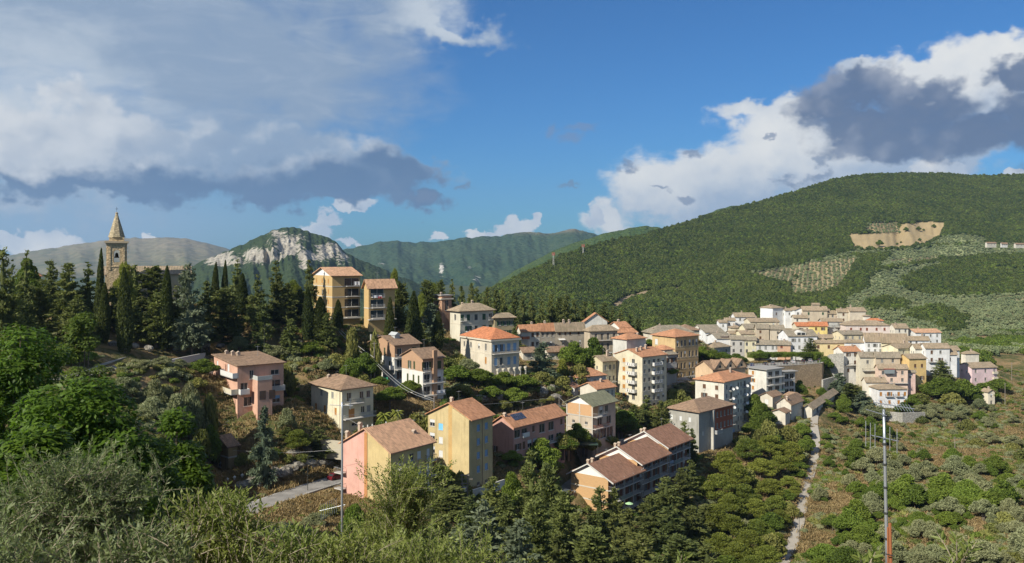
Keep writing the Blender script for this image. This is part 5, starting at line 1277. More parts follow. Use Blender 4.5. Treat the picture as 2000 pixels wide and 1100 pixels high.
def lobe_points(lobes, n, depth=.30, inner=.62):
    lb = np.array(lobes); ar = (lb[:, 3] * lb[:, 4] + lb[:, 3] * lb[:, 5] + lb[:, 4] * lb[:, 5]); pr = ar / ar.sum()
    P = []; D = []
    while sum(map(len, P)) < n:
        k = rng.choice(len(lb), size=n, p=pr); d = unit(rng.normal(size=(n, 3))); r = 1 - depth * rng.random(n) ** 1.6
        p = lb[k, :3] + d * lb[k, 3:] * r[:, None]
        ins = np.zeros(n, bool)
        for i in range(len(lb)):
            q = np.linalg.norm((p - lb[i, :3]) / lb[i, 3:], axis=1); ins |= (q < inner) & (k != i)
        P.append(p[~ins]); D.append(d[~ins])
    return np.concatenate(P)[:n], np.concatenate(D)[:n]
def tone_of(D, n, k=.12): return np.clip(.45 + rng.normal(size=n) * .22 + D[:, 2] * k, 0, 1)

def t_cypress(h=14., R=1.25, n=3000):
    z = rng.random(n) ** .85; lump = .86 + .28 * fbm(z * 9 + 5, np.zeros(n), int(rng.integers(99)), 3)
    r = R * np.clip(np.sin(pi * np.clip(z * .93 + .07, 0, 1) ** .62), 0, 1) ** .75 * lump
    ph = rng.random(n) * 2 * pi; r = r * (1 - .22 * rng.random(n) ** 2)
    P = np.stack([r * np.cos(ph), r * np.sin(ph), .35 + z * (h - .35)], 1)
    D = np.stack([np.cos(ph), np.sin(ph), np.zeros(n)], 1)
    A = np.array([0, 0, 1.0]) + D * .35 + rng.normal(size=(n, 3)) * .25
    zs = np.linspace(.05, .96, 9); cv, cf = [], []
    for i, zz in enumerate(zs):
        rr = R * .78 * max(.02, sin(pi * (zz * .93 + .07) ** .62)) ** .75
        for j in range(7): cv.append((rr * cos(j * 2 * pi / 7), rr * sin(j * 2 * pi / 7), .35 + zz * (h - .35)))
    for i in range(8):
        for j in range(7): cf.append((i * 7 + j, i * 7 + (j+1) % 7, i * 7 + 7 + (j+1) % 7, i * 7 + 7 + j))
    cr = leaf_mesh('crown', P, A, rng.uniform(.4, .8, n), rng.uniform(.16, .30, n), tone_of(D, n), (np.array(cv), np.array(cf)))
    return cr, MB().tube([(0, 0, -1.5), (0, 0, h * .5), (0, 0, h * .9)], [.22, .15, .03], 6).mesh('trunk'), h, R
def t_conifer(h=13., R=3.0, n=4200, droop=-.12, dense=1.0, power=.8):
    nb = int(110 * dense); zb = np.sort(rng.random(nb)) ; L = R * (1 - zb) ** power * (.72 + .5 * rng.random(nb)) + .25
    az = rng.random(nb) * 2 * pi; w = L ** 1.5; k = rng.choice(nb, size=n, p=w / w.sum())
    s = rng.random(n) ** .62
    base = .09 * h + zb * h * .9
    d = np.stack([np.cos(az), np.sin(az), np.full(nb, droop) + .35 * zb], 1)
    P = np.stack([np.zeros(n), np.zeros(n), base[k]], 1) + d[k] * (L[k] * s)[:, None]
    P += rng.normal(size=(n, 3)) * (np.array([.30, .30, .20]) * (.5 + .45 * L[k] / R)[:, None])
    A = d[k] + rng.normal(size=(n, 3)) * .45 + np.array([0, 0, -.1])
    D = unit(np.stack([d[k, 0], d[k, 1], np.full(n, .4)], 1))
    cv, cf = [], []
    for i, zz in enumerate(np.linspace(0, 1, 8)):
        rr = .33 * R * (1 - zz) ** power + .03
        for j in range(8): cv.append((rr * cos(j * pi / 4) * (.85 + .3 * rng.random()), rr * sin(j * pi / 4) * (.85 + .3 * rng.random()), .12 * h + zz * h * .84))
    for i in range(7):
        for j in range(8): cf.append((i * 8 + j, i * 8 + (j+1) % 8, i * 8 + 8 + (j+1) % 8, i * 8 + 8 + j))
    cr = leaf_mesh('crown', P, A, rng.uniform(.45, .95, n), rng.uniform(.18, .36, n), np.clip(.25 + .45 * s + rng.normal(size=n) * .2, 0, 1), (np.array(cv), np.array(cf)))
    t = MB().tube([(0, 0, -1.5), (0, 0, h * .5), (0, 0, h * .97)], [.28, .18, .02], 7)
    for i in range(0, nb, 7): t.tube([(0, 0, base[i]), tuple(np.array([0, 0, base[i]]) + d[i] * L[i] * .8)], [.06, .015], 4)
    return cr, t.mesh('trunk'), h, R
def t_lobed(h, R, nl, n, size, wid, flat=.75, zlo=.35, core=.62, lr=(.30, .48), inner=.62, jitter=.9, axis='rand', stems=1, shell=.3):
    lobes = []
    for i in range(nl):
        a = i * 2.399 + rng.random() * .6; q = sqrt((i + .5) / nl); z = zlo * h + (h * (.93 - zlo)) * (1 - q * q * .75) * rng.uniform(.55, 1.0)
        r = R * rng.uniform(*lr); rz = r * flat
        z = min(z, h - rz)
        z = max(z, rz * .7)
        lobes.append((cos(a) * R * q * .72, sin(a) * R * q * .72, z, r, r, rz))
    lobes.append((0, 0, h - R * .38 * flat, R * .38, R * .38, R * .38 * flat))
    P, D = lobe_points(lobes, n, shell, inner)
    A = D * .5 + rng.normal(size=(n, 3)) * jitter
    if axis == 'up': A = D * .6 + np.array([0, 0, .7]) + rng.normal(size=(n, 3)) * .4
    if axis == 'down': A = D * .8 + np.array([0, 0, -.45]) + rng.normal(size=(n, 3)) * .45
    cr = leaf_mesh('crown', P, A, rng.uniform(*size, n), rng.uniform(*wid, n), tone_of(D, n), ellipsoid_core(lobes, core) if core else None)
    t = MB(); z1 = zlo * h
    for s_ in range(stems):
        ox, oy = (rng.normal() * .25 * (stems > 1), rng.normal() * .25 * (stems > 1))
        t.tube([(ox, oy, -1.5), (ox + rng.normal() * .1, oy, z1 * .6), (ox * 1.4, oy * 1.4, z1 + .1 * h)], [.032 * R + .07 + .02 * h * .5, .10 + .015 * h * .5, .08], 7)
    for (x, y, z, r, _, rz) in lobes:
        t.tube([(0, 0, z1 * .8), (x * .45, y * .45, z1 * .5 + z * .5), (x * .95, y * .95, z)], [.05 + .012 * R, .05, .02], 5)
    return cr, t.mesh('trunk'), h, R
def t_box(n=2600):
    P = rng.uniform(-1, 1, (n, 3)); f = rng.integers(0, 3, n); P[np.arange(n), f] = np.sign(P[np.arange(n), f]) * (1 - .15 * rng.random(n))
    D = unit(P ** 5); P = P * np.array([3.0, 2.2, 1.35]) + np.array([0, 0, 4.0]) + rng.normal(size=(n, 3)) * .12
    cv, cf = ellipsoid_core([(0, 0, 4.0, 2.7, 2.0, 1.2)], 1.0)
    return leaf_mesh('crown', P, D + rng.normal(size=(n, 3)), rng.uniform(.3, .5, n), rng.uniform(.2, .3, n), tone_of(D, n), (cv, cf)), MB().tube([(0, 0, -.5), (0, 0, 3.4)], [.18, .14], 7).mesh('trunk'), 5.4, 3.0
TPL = {
 'cyp': [t_cypress(14, r) for r in (1.2, 1.35, 1.1, 1.3)],
 'con': [t_conifer(13, 3.0, 4400, -.10), t_conifer(13, 2.7, 4200, .12, 1.1, .65), t_conifer(13, 3.2, 4600, -.22, .9, .9), t_conifer(13, 2.4, 4000, .25, 1.2, .6)],
 'blu': [t_conifer(13, 3.1, 4600, -.05, 1.2, .7), t_conifer(12, 3.4, 4600, -.3, .8, .8)],
 'pine': [t_lobed(9, 4.0, 22, 5200, (.35, .7), (.12, .24), .7, .30, .55, (.22, .38), axis='up') for i in range(3)],
 'broad': [t_lobed(8, 3.6, 13, 4600, (.35, .65), (.22, .40), .8, .30, .60) for i in range(3)],
 'olive': [t_lobed(5, 2.6, 10, 3800, (.28, .55), (.10, .19), .8, .28, .42, (.28, .46), inner=.5, stems=2, shell=.45) for i in range(3)],
 'shrub': [t_lobed(2.2, 1.7, 8, 1500, (.22, .45), (.14, .26), .7, .12, .55, (.35, .55), stems=3) for i in range(3)],
 'box': [t_box()],
 'twin': [],
}
def t_palm():
    P = []; f = []; tn = []
    mb = MB(); 
    V_ = []; Q = []
    for i in range(26):
        a = i * 2.4; el = .95 - 1.35 * i / 26; L = 1.9 + .3 * rng.random(); prev = None
        for s in range(7):
            t = s / 6; r = L * t; z = 3.2 + L * (sin(el) * t - .55 * t * t)
            c = Vector((cos(a) * r * cos(el * .6), sin(a) * r * cos(el * .6), z)); sd = Vector((-sin(a), cos(a), 0)) * (.34 * sin(pi * min(1, t * .9 + .08)))
            cur = (c - sd - Vector((0, 0, .12)), c, c + sd - Vector((0, 0, .12)))
            if prev:
                o = len(V_); V_ += [prev[0], prev[1], cur[1], cur[0], prev[1], prev[2], cur[2], cur[1]]; Q += [(o, o+1, o+2, o+3), (o+4, o+5, o+6, o+7)]; tn += [.3 + .5 * t] * 2
            prev = cur
    me = mesh_np('crown', np.array([tuple(v) for v in V_]), np.array(Q)); a_ = me.attributes.new('tone', 'FLOAT', 'FACE'); a_.data.foreach_set('value', np.array(tn, np.float32))
    return me, MB().tube([(0, 0, -1), (0, 0, 1.6), (.05, 0, 3.2)], [.24, .20, .22], 8).mesh('trunk'), 4.4, 1.9
TPL['palm'] = [t_palm()]
TPL['con'] += [t_conifer(13, 2.9, 3600, .05, .75, 1.0), t_conifer(13, 2.2, 3800, .4, 1.0, .55), t_conifer(13, 3.4, 4400, -.05, .7, .75)]
for k, l in TPL.items():
    mk = {'box': 'broad', 'palm': 'pine'}.get(k, k)
    for tpl in l:
        tpl[0].materials.append(LM[mk]); tpl[1].materials.append(BARK)
TRND = random.Random(11)
def plant(kind, loc, H, Wd, name, label, cat='tree', group=None, var=None, mat=None):
    tpl = TPL[kind][(var if var is not None else TRND.randrange(len(TPL[kind]))) % len(TPL[kind])]
    cr, tr, h0, R0 = tpl
    root = empty(name, loc, TRND.random() * 6.28)
    if kind not in ('box', 'palm'): root.rotation_euler[0] = TRND.uniform(-.05, .05); root.rotation_euler[1] = TRND.uniform(-.05, .05)
    s = Wd / (2 * R0)
    root.scale = (s, s, H / h0)
    tag(root, label, cat, group)
    link('trunk', tr, None, root); c = link('crown', cr, None, root)
    return root
ORD = ['leftmost', 'second from left', 'third from left', 'fourth from left', 'fifth from left', 'sixth from left', 'seventh from left', 'eighth from left', 'ninth from left', 'tenth from left', 'eleventh from left', 'twelfth from left',
       'thirteenth from left', 'fourteenth from left', 'fifteenth from left', 'sixteenth from left', 'seventeenth from left', 'eighteenth from left', 'nineteenth from left', 'twentieth from left', 'twenty-first from left', 'twenty-second from left', 'twenty-third from left', 'twenty-fourth from left', 'twenty-fifth from left', 'twenty-sixth from left', 'twenty-seventh from left', 'twenty-eighth from left']
NAME = {'cyp': ('cypress_tree', 'slender dark cypress'), 'con': ('conifer_tree', 'dark green conifer'), 'blu': ('cedar_tree', 'blue-green cedar'), 'pine': ('pine_tree', 'yellow-green pine'), 'broad': ('leafy_tree', 'round leafy green tree'),
        'olive': ('olive_tree', 'grey-green olive tree'), 'shrub': ('shrub', 'low green shrub'), 'box': ('clipped_tree', 'clipped box-headed tree'), 'palm': ('palm_tree', 'small fan palm')}
def cluster(where, items, cat=None):
    items = sorted(items, key=lambda q: q[1]); tot = {}
    for it in items: tot[it[0]] = tot.get(it[0], 0) + 1
    cnt = {}
    for (k, px, yt, d, w) in items:
        X_ = (px - 1000) / F * d; z = gz(X_, d); H = (HZ - yt) / F * d - z
        if H < 1.0: H = 1.2 if k == 'shrub' else 2.5
        Wm = w / F * d * (.78 if k == 'pine' else 1)
        if k in ('shrub', 'broad', 'pine', 'olive') and H < .6 * Wm: H = max(H, .45 * Wm); Wm = min(Wm, H / .55)
        if H > 26: z += H - 26; H = 26
        i = cnt.get(k, 0); cnt[k] = i + 1
        nm, desc = NAME[k]
        lab = desc + ' ' + where + ('' if tot[k] == 1 else ', ' + ORD[i])
        plant(k, (X_, d, z - .1), H, Wm, nm, lab, 'shrub' if k == 'shrub' else 'tree', (NAME[k][1] + 's ' + where) if tot[k] > 1 else None)

cluster('on the ridge left of the church', [('con', 12, 486, 168, 62), ('con', 46, 486, 186, 46), ('broad', 56, 503, 216, 54), ('con', 95, 508, 212, 44), ('con', 128, 510, 202, 66), ('con', 172, 510, 206, 54), ('cyp', 192, 486, 203, 18), ('con', 75, 560, 190, 60), ('con', 30, 570, 175, 70), ('con', 150, 575, 190, 60)])
cluster('around the church', [('pine', 240, 512, 216, 66), ('con', 268, 515, 224, 50), ('con', 295, 518, 226, 54), ('blu', 375, 512, 208, 66), ('con', 345, 556, 210, 50), ('con', 408, 545, 216, 50), ('con', 222, 560, 210, 50), ('con', 305, 570, 208, 60), ('con', 265, 585, 206, 50)])
cluster('on the stony bank above the upper road', [('cyp', 201, 553, 200, 24), ('cyp', 244, 523, 196, 30), ('cyp', 322, 520, 208, 27), ('cyp', 471, 534, 232, 25), ('cyp', 537, 592, 235, 25), ('cyp', 602, 561, 231, 23), ('cyp', 624, 580, 232, 34), ('cyp', 660, 585, 239, 20)])
cluster('in the wood between church and yellow flats', [('cyp', 419, 512, 246, 15), ('cyp', 438, 508, 248, 13), ('con', 459, 504, 240, 32), ('con', 500, 534, 229, 50), ('con', 541, 507, 236, 46), ('con', 562, 552, 236, 44), ('pine', 574, 546, 252, 46), ('con', 606, 506, 252, 38), ('con', 588, 565, 240, 44), ('con', 435, 560, 220, 60), ('con', 510, 580, 219, 56), ('con', 395, 590, 214, 50), ('con', 465, 600, 220, 50), ('con', 565, 620, 220, 46), ('pine', 580, 555, 242, 40), ('con', 640, 610, 230, 40)])
cluster('beside the yellow brick flats', [('pine', 768, 524, 268, 36), ('cyp', 760, 582, 238, 29), ('cyp', 808, 570, 247, 33), ('cyp', 853, 608, 262, 24), ('con', 786, 548, 266, 38), ('con', 832, 546, 296, 38), ('con', 862, 546, 302, 26), ('con', 882, 544, 312, 28), ('pine', 848, 552, 306, 40), ('blu', 838, 590, 272, 60), ('pine', 828, 572, 290, 34), ('con', 780, 600, 256, 40), ('shrub', 735, 645, 225, 26), ('con', 822, 630, 255, 36), ('shrub', 690, 640, 222, 30)])
cluster('in the cypress row on the crest behind the villas', [('con', x, y, 350 + (i % 3) * 7, w) for i, (x, y, w) in enumerate([(902, 556, 30), (918, 552, 24), (934, 562, 32), (950, 560, 28), (968, 566, 32), (986, 562, 28), (1002, 570, 30), (1022, 574, 34), (1042, 570, 30), (1058, 578, 32), (1074, 572, 30), (1090, 580, 32), (1106, 576, 30), (1124, 584, 32), (1142, 588, 30), (1160, 582, 30), (1178, 592, 32), (1194, 598, 28), (1212, 606, 30), (1228, 612, 26), (1244, 622, 24)])])
cluster('around the pink modern house', [('olive', 466, 656, 216, 44), ('olive', 540, 674, 218, 56), ('broad', 604, 684, 222, 66), ('broad', 396, 700, 189, 62), ('olive', 345, 768, 164, 66), ('olive', 392, 786, 171, 56), ('olive', 245, 735, 164, 64), ('olive', 300, 738, 166, 62), ('olive', 366, 745, 170, 54), ('blu', 515, 788, 165, 56), ('olive', 562, 796, 181, 42), ('broad', 578, 772, 196, 34), ('shrub', 410, 770, 173, 40), ('shrub', 392, 838, 161, 44), ('olive', 640, 710, 216, 60), ('olive', 325, 752, 168, 60), ('olive', 372, 768, 168, 60), ('olive', 300, 775, 158, 70), ('shrub', 385, 744, 182, 50), ('olive', 318, 728, 182, 44), ('olive', 350, 726, 186, 46), ('olive', 280, 742, 176, 50), ('shrub', 372, 730, 190, 40)])
cluster('on the bushy slope below the yellow flats', [('broad', 685, 698, 214, 46), ('broad', 712, 688, 220, 52), ('shrub', 655, 690, 218, 50), ('shrub', 625, 730, 224, 50), ('shrub', 665, 735, 208, 56), ('shrub', 705, 735, 213, 50), ('shrub', 560, 712, 206, 40), ('olive', 575, 728, 220, 40), ('shrub', 690, 665, 230, 36), ('broad', 742, 735, 213, 44)])
cluster('in the walled garden above the lower road', [('pine', 582, 838, 178, 76), ('con', 622, 832, 182, 64), ('shrub', 505, 868, 172, 34), ('broad', 536, 906, 173, 32), ('shrub', 475, 884, 170, 36), ('broad', 408, 830, 168, 44), ('olive', 476, 836, 186, 36), ('con', 560, 850, 180, 40), ('blu', 522, 836, 176, 36), ('shrub', 590, 890, 176, 40), ('con', 642, 872, 184, 36), ('shrub', 560, 890, 174, 36)])
cluster('on the garden terraces right of the cream house', [('broad', 762, 756, 204, 60), ('broad', 800, 742, 212, 50), ('palm', 750, 796, 196, 30), ('palm', 776, 792, 199, 26), ('shrub', 770, 815, 192, 60), ('shrub', 812, 806, 200, 60), ('shrub', 835, 812, 200, 50), ('broad', 742, 820, 184, 44), ('shrub', 880, 815, 208, 46), ('broad', 725, 838, 176, 50), ('shrub', 780, 840, 184, 50), ('con', 700, 835, 178, 40)])
cluster('between the twin houses and the red roofed villa', [('broad', 890, 745, 236, 80), ('broad', 935, 752, 238, 80), ('shrub', 870, 700, 250, 50), ('shrub', 895, 690, 256, 44), ('broad', 985, 742, 244, 70), ('broad', 1020, 745, 246, 70), ('blu', 1058, 667, 266, 62), ('broad', 1005, 772, 236, 72), ('shrub', 900, 780, 226, 60), ('olive', 915, 700, 248, 50), ('pine', 1040, 738, 250, 44), ('broad', 960, 760, 232, 60), ('shrub', 985, 795, 230, 36), ('shrub', 845, 770, 222, 40)])
cluster('beside the taupe row houses', [('broad', 1120, 666, 288, 58), ('broad', 1158, 658, 292, 58), ('pine', 1098, 700, 276, 38), ('shrub', 1130, 712, 276, 50), ('shrub', 1095, 735, 264, 50), ('con', 1004, 640, 290, 24), ('broad', 1075, 720, 268, 50), ('shrub', 1060, 750, 256, 50)])
cluster('along the street above the rose house', [('shrub', x, y, d, 20) for x, y, d in ((1028, 792, 238), (1044, 789, 241), (1060, 786, 244), (1076, 782, 247), (1092, 777, 252), (1110, 772, 256), (1012, 797, 235))])
cluster('around the half-finished house', [('broad', 1128, 826, 222, 52), ('broad', 1105, 850, 214, 70), ('broad', 1060, 855, 205, 76), ('shrub', 1150, 878, 225, 60), ('broad', 1215, 800, 244, 60), ('con', 1262, 772, 264, 48), ('con', 1288, 782, 262, 42), ('con', 1308, 780, 264, 44), ('con', 1240, 790, 258, 34), ('shrub', 1180, 872, 232, 56), ('broad', 1230, 820, 250, 50), ('shrub', 1100, 890, 214, 70), ('shrub', 1040, 890, 206, 70), ('broad', 1000, 880, 198, 56), ('shrub', 1075, 905, 208, 60), ('con', 1335, 822, 246, 30), ('con', 1352, 835, 244, 28), ('shrub', 1210, 860, 244, 40)])
cluster('near the tan palazzo and tall flats', [('broad', 1311, 721, 300, 38), ('shrub', 1320, 760, 292, 50), ('shrub', 1345, 775, 288, 50), ('shrub', 1310, 780, 282, 50), ('broad', 1372, 676, 350, 40), ('broad', 1390, 690, 352, 54), ('broad', 1412, 694, 360, 44), ('broad', 1438, 690, 378, 46), ('shrub', 1330, 795, 280, 40), ('broad', 1268, 662, 345, 26), ('shrub', 1300, 810, 270, 50)])
cluster('in the row along the promenade', [('box', x, 688, 390, 24) for x in (1474, 1494, 1514, 1534, 1554, 1574, 1594)])
cluster('behind the promenade', [('con', 1584, 660, 396, 30), ('broad', 1484, 683, 398, 34), ('broad', 1612, 695, 384, 30)])
cluster('below the promenade wall', [('blu', 1641, 727, 356, 58), ('con', 1662, 748, 350, 46), ('blu', 1684, 762, 346, 62), ('broad', 1562, 742, 352, 30), ('broad', 1606, 756, 356, 24), ('shrub', 1625, 770, 348, 40), ('broad', 1648, 770, 340, 32), ('broad', 1612, 782, 330, 36), ('olive', 1700, 790, 340, 40)])
cluster('below the laundry flats and farmhouses', [('broad', 1476, 770, 296, 38), ('broad', 1492, 788, 292, 46), ('broad', 1472, 815, 282, 40), ('shrub', 1500, 820, 280, 46), ('shrub', 1540, 832, 282, 50), ('broad', 1566, 826, 288, 40), ('shrub', 1450, 850, 268, 50), ('broad', 1520, 850, 272, 40), ('shrub', 1480, 838, 276, 36), ('broad', 1575, 850, 275, 34)])
cluster('at the right edge of the town', [('con', 1838, 704, 384, 44), ('broad', 1845, 738, 374, 80), ('broad', 1880, 740, 374, 60), ('broad', 1920, 748, 380, 60), ('shrub', 1795, 768, 362, 50), ('broad', 1780, 770, 360, 40), ('broad', 1820, 745, 372, 50), ('shrub', 1860, 770, 364, 60), ('broad', 1900, 760, 372, 40), ('broad', 1950, 740, 395, 50), ('olive', 1800, 790, 350, 50), ('shrub', 1700, 805, 348, 40), ('broad', 1766, 785, 352, 36)])
cluster('in the conifer wood below the brick blocks', [('con', 1040, 880, 172, 62), ('con', 1078, 905, 166, 58), ('con', 1098, 955, 156, 62), ('con', 1052, 975, 146, 64), ('con', 1130, 1000, 152, 66), ('con', 1168, 950, 182, 50), ('con', 1200, 950, 184, 46), ('con', 1155, 1030, 142, 84), ('con', 1232, 990, 172, 72), ('con', 1272, 968, 186, 72), ('con', 1300, 932, 204, 56), ('con', 1332, 912, 212, 50), ('con', 1348, 896, 222, 48), ('con', 1312, 985, 180, 82), ('con', 1352, 985, 186, 72), ('con', 1250, 1045, 146, 96), ('con', 1330, 1045, 152, 88), ('con', 1382, 985, 196, 64), ('con', 1195, 1000, 162, 66), ('con', 1085, 1040, 130, 84), ('con', 1205, 1070, 130, 90), ('con', 1385, 1060, 150, 90), ('con', 1290, 1080, 130, 90)])
cluster('in the pine wood beside the valley track', [('pine', 1420, 880, 240, 86), ('pine', 1462, 856, 258, 84), ('pine', 1505, 850, 264, 90), ('pine', 1545, 862, 262, 76), ('pine', 1402, 925, 220, 92), ('pine', 1452, 945, 220, 96), ('pine', 1502, 935, 230, 90), ('pine', 1540, 930, 240, 66), ('pine', 1425, 1005, 194, 96), ('pine', 1482, 1015, 194, 90), ('pine', 1525, 995, 208, 60), ('pine', 1440, 1060, 172, 96), ('pine', 1500, 1065, 176, 80), ('broad', 1560, 905, 258, 44), ('broad', 1572, 872, 274, 40), ('pine', 1370, 930, 225, 60), ('pine', 1440, 905, 232, 80), ('pine', 1485, 895, 244, 84), ('pine', 1525, 890, 250, 80), ('pine', 1425, 965, 206, 90), ('pine', 1475, 975, 208, 92), ('pine', 1515, 968, 218, 76), ('pine', 1550, 950, 232, 50), ('pine', 1462, 1035, 182, 92), ('pine', 1405, 1040, 176, 90)])
cluster('at the pine wood foot', [('pine', 1520, 1040, 188, 50), ('pine', 1470, 1085, 164, 90), ('shrub', 1505, 1045, 186, 60), ('broad', 1535, 965, 228, 50), ('shrub', 1545, 985, 216, 40), ('broad', 1505, 1000, 204, 60), ('shrub', 1450, 915, 236, 60), ('broad', 1560, 925, 250, 40), ('pine', 1395, 985, 196, 80), ('broad', 1420, 1085, 160, 90)])
cluster('on the slope below the pink and yellow block', [('olive', 615, 1005, 142, 70), ('olive', 560, 1040, 128, 70), ('olive', 650, 1050, 120, 90), ('broad', 690, 985, 132, 60), ('shrub', 720, 1000, 132, 70), ('con', 880, 950, 160, 80), ('con', 920, 965, 150, 80), ('broad', 845, 945, 170, 50), ('con', 960, 930, 168, 60), ('broad', 870, 915, 182, 46), ('con', 990, 960, 160, 60), ('shrub', 640, 985, 150, 44), ('shrub', 900, 920, 178, 40), ('broad', 1000, 920, 180, 50), ('con', 860, 1000, 140, 90), ('con', 1010, 1010, 134, 90), ('blu', 940, 975, 118, 120), ('blu', 1010, 1010, 112, 110), ('blu', 900, 1020, 108, 110), ('con', 830, 1030, 110, 120)])

# ---- olive grove and scrub on the dry slope at the right
gr = np.random.default_rng(23)
cand = []
tries = 0
while len(cand) < 400 and tries < 16000:
    tries += 1
    px = gr.uniform(1585, 2060); py = gr.uniform(800, 1120)
    d = surf(px, py, 95, 420); X_ = (px - 1000) / F * d
    lane = np.interp(py, [800, 900, 1000, 1120], [1620, 1610, 1585, 1560])
    if px < lane: continue
    r = 1.0 + 3.0 * gr.random() ** 2
    if fbm(X_ / 16, d / 16, 5, 3)[()] < .44: continue
    if any((X_ - c[0]) ** 2 + (d - c[1]) ** 2 < (.36 * (r + c[2])) ** 2 for c in cand): continue
    if not clear_of(np.array([X_]), np.array([d]), r * .6)[0]: continue
    cand.append((X_, d, r))
def spot(px, d):
    return 'beside the gravel valley track' if px < 1690 else 'close below the town' if d > 300 else 'round the bare utility pole' if px > 1800 and d > 225 else 'behind the antenna mast' if px < 1800 else 'at the lower right picture corner'
for (X_, d, r) in cand:
    wh = spot(1000 + X_ * F / d, d)
    z = gz(X_, d); u = gr.random(); g = fbm(X_ / 28, d / 28, 8, 3)[()]
    ppx_ = 1000 + X_ * F / d
    if (g > .55 and u < .75) or (ppx_ < 1730 and d < 265 and u < .72): plant('broad', (X_, d, z - .15), r * gr.uniform(1.2, 2.3), r * 2.1, 'scrub_tree', 'bright green scrub tree on the dry slope ' + wh, 'tree', 'green scrub trees on the dry slope ' + wh)
    elif u < .2: plant('shrub', (X_, d, z - .15), r * gr.uniform(.8, 1.2), r * 1.9, 'shrub', 'low rounded bush on the dry slope ' + wh, 'shrub', 'bushes on the dry slope ' + wh)
    else: plant('olive', (X_, d, z - .15), r * gr.uniform(1.3, 1.8), r * 2.1, 'olive_tree', 'grey-green olive tree on the dry slope ' + wh, 'tree', 'olive trees on the dry slope ' + wh)

# ---- masses nobody could count: instanced on points
def scatter(name, P, S, Rz, I, templates, label, cat):
    col = bpy.data.collections.new(name + '_kinds')
    for i, t in enumerate(templates):
        o = bpy.data.objects.new('%s_kind_%02d' % (name, i), t); col.objects.link(o)
    me = bpy.data.meshes.new(name); me.vertices.add(len(P)); me.vertices.foreach_set('co', P.astype(np.float32).ravel())
    for nm, ty, dat in (('size', 'FLOAT_VECTOR', S), ('turn', 'FLOAT_VECTOR', np.stack([Rz * 0, Rz * 0, Rz], 1)), ('pick', 'INT', I)):
        a = me.attributes.new(nm, ty, 'POINT'); a.data.foreach_set('vector' if ty == 'FLOAT_VECTOR' else 'value', (dat.astype(np.float32) if ty == 'FLOAT_VECTOR' else dat.astype(np.int32)).ravel())
    o = link(name, me)
    ng = bpy.data.node_groups.new(name, 'GeometryNodeTree')
    ng.interface.new_socket('Geometry', in_out='INPUT', socket_type='NodeSocketGeometry'); ng.interface.new_socket('Geometry', in_out='OUTPUT', socket_type='NodeSocketGeometry')
    gi = ng.nodes.new('NodeGroupInput'); go = ng.nodes.new('NodeGroupOutput')
    ip = ng.nodes.new('GeometryNodeInstanceOnPoints'); ci = ng.nodes.new('GeometryNodeCollectionInfo'); ci.inputs['Collection'].default_value = col
    ci.inputs['Separate Children'].default_value = True; ci.inputs['Reset Children'].default_value = True
    ip.inputs['Pick Instance'].default_value = True
    def na(nm, ty):
        n = ng.nodes.new('GeometryNodeInputNamedAttribute'); n.data_type = ty; n.inputs[0].default_value = nm; return n.outputs[0]
    L = ng.links.new
    L(gi.outputs[0], ip.inputs['Points']); L(ci.outputs[0], ip.inputs['Instance']); L(na('size', 'FLOAT_VECTOR'), ip.inputs['Scale']); L(na('pick', 'INT'), ip.inputs['Instance Index'])
    e2r = ng.nodes.new('FunctionNodeEulerToRotation'); L(na('turn', 'FLOAT_VECTOR'), e2r.inputs[0]); L(e2r.outputs[0], ip.inputs['Rotation'])
    L(ip.outputs[0], go.inputs[0])
    md = o.modifiers.new('scatter', 'NODES'); md.node_group = ng
    tag(o, label, cat, kind='stuff')
    return o
def small_crown(h, R, n, size, wid, mat, nl=5, flat=.9, zlo=.3):
    cr, tr, _, _ = t_lobed(h, R, nl, n, size, wid, flat, zlo, .74, (.45, .65))
    cr.materials.append(LM[mat]); return cr
# undergrowth on the village slopes
N = 60000
pd = 70 * (470 / 70) ** (rng.random(N) ** .8); pp = rng.uniform(-60, 2080, N); xx = (pp - 1000) / F * pd
dens = fbm(xx / 15, pd / 15, 51, 4); ok = (dens + rng.normal(size=N) * .05 > np.where(pp > 1580, .47, .42)) & clear_of(xx, pd, 1.0) & ~((pd > 374) & (pp > 1365) & (pp < 1872))
thin = rng.random(N) < np.clip((pd / 300) ** 1.2, .10, 1)
ok &= thin | (rng.random(N) < .2)
ok &= ~((pp > 120) & (pp < 425) & (pd > 184) & (pd < 216))
ok &= ~((pp > 380) & (pp < 760) & (pd > 135) & (pd < 200) & (rng.random(N) < .6))
xx, pd2 = xx[ok], pd[ok]; zz = ground(xx, pd2); n_ = len(xx)
sz = rng.uniform(.35, 1.0, n_) * (1 + .6 * (fbm(xx / 9, pd2 / 9, 61, 2) - .4))
ppx = 1000 + xx * F / pd2; sz = np.where((ppx > 380) & (ppx < 760) & (pd2 > 135) & (pd2 < 205), sz * .55, sz)
S = np.stack([sz, sz, sz * rng.uniform(.6, 1.1, n_)], 1)
UNDER = [small_crown(1.6, 1.3, 260, (.25, .5), (.14, .28), 'shrub'), small_crown(1.5, 1.2, 260, (.25, .5), (.14, .28), 'broad'), small_crown(1.7, 1.3, 260, (.22, .5), (.1, .2), 'olive')]
scatter('undergrowth', np.stack([xx, pd2, zz - .2], 1), S, rng.random(n_) * 6.28, rng.integers(0, 3, n_), UNDER, 'low bushes and weeds covering the slopes between the houses', 'undergrowth')
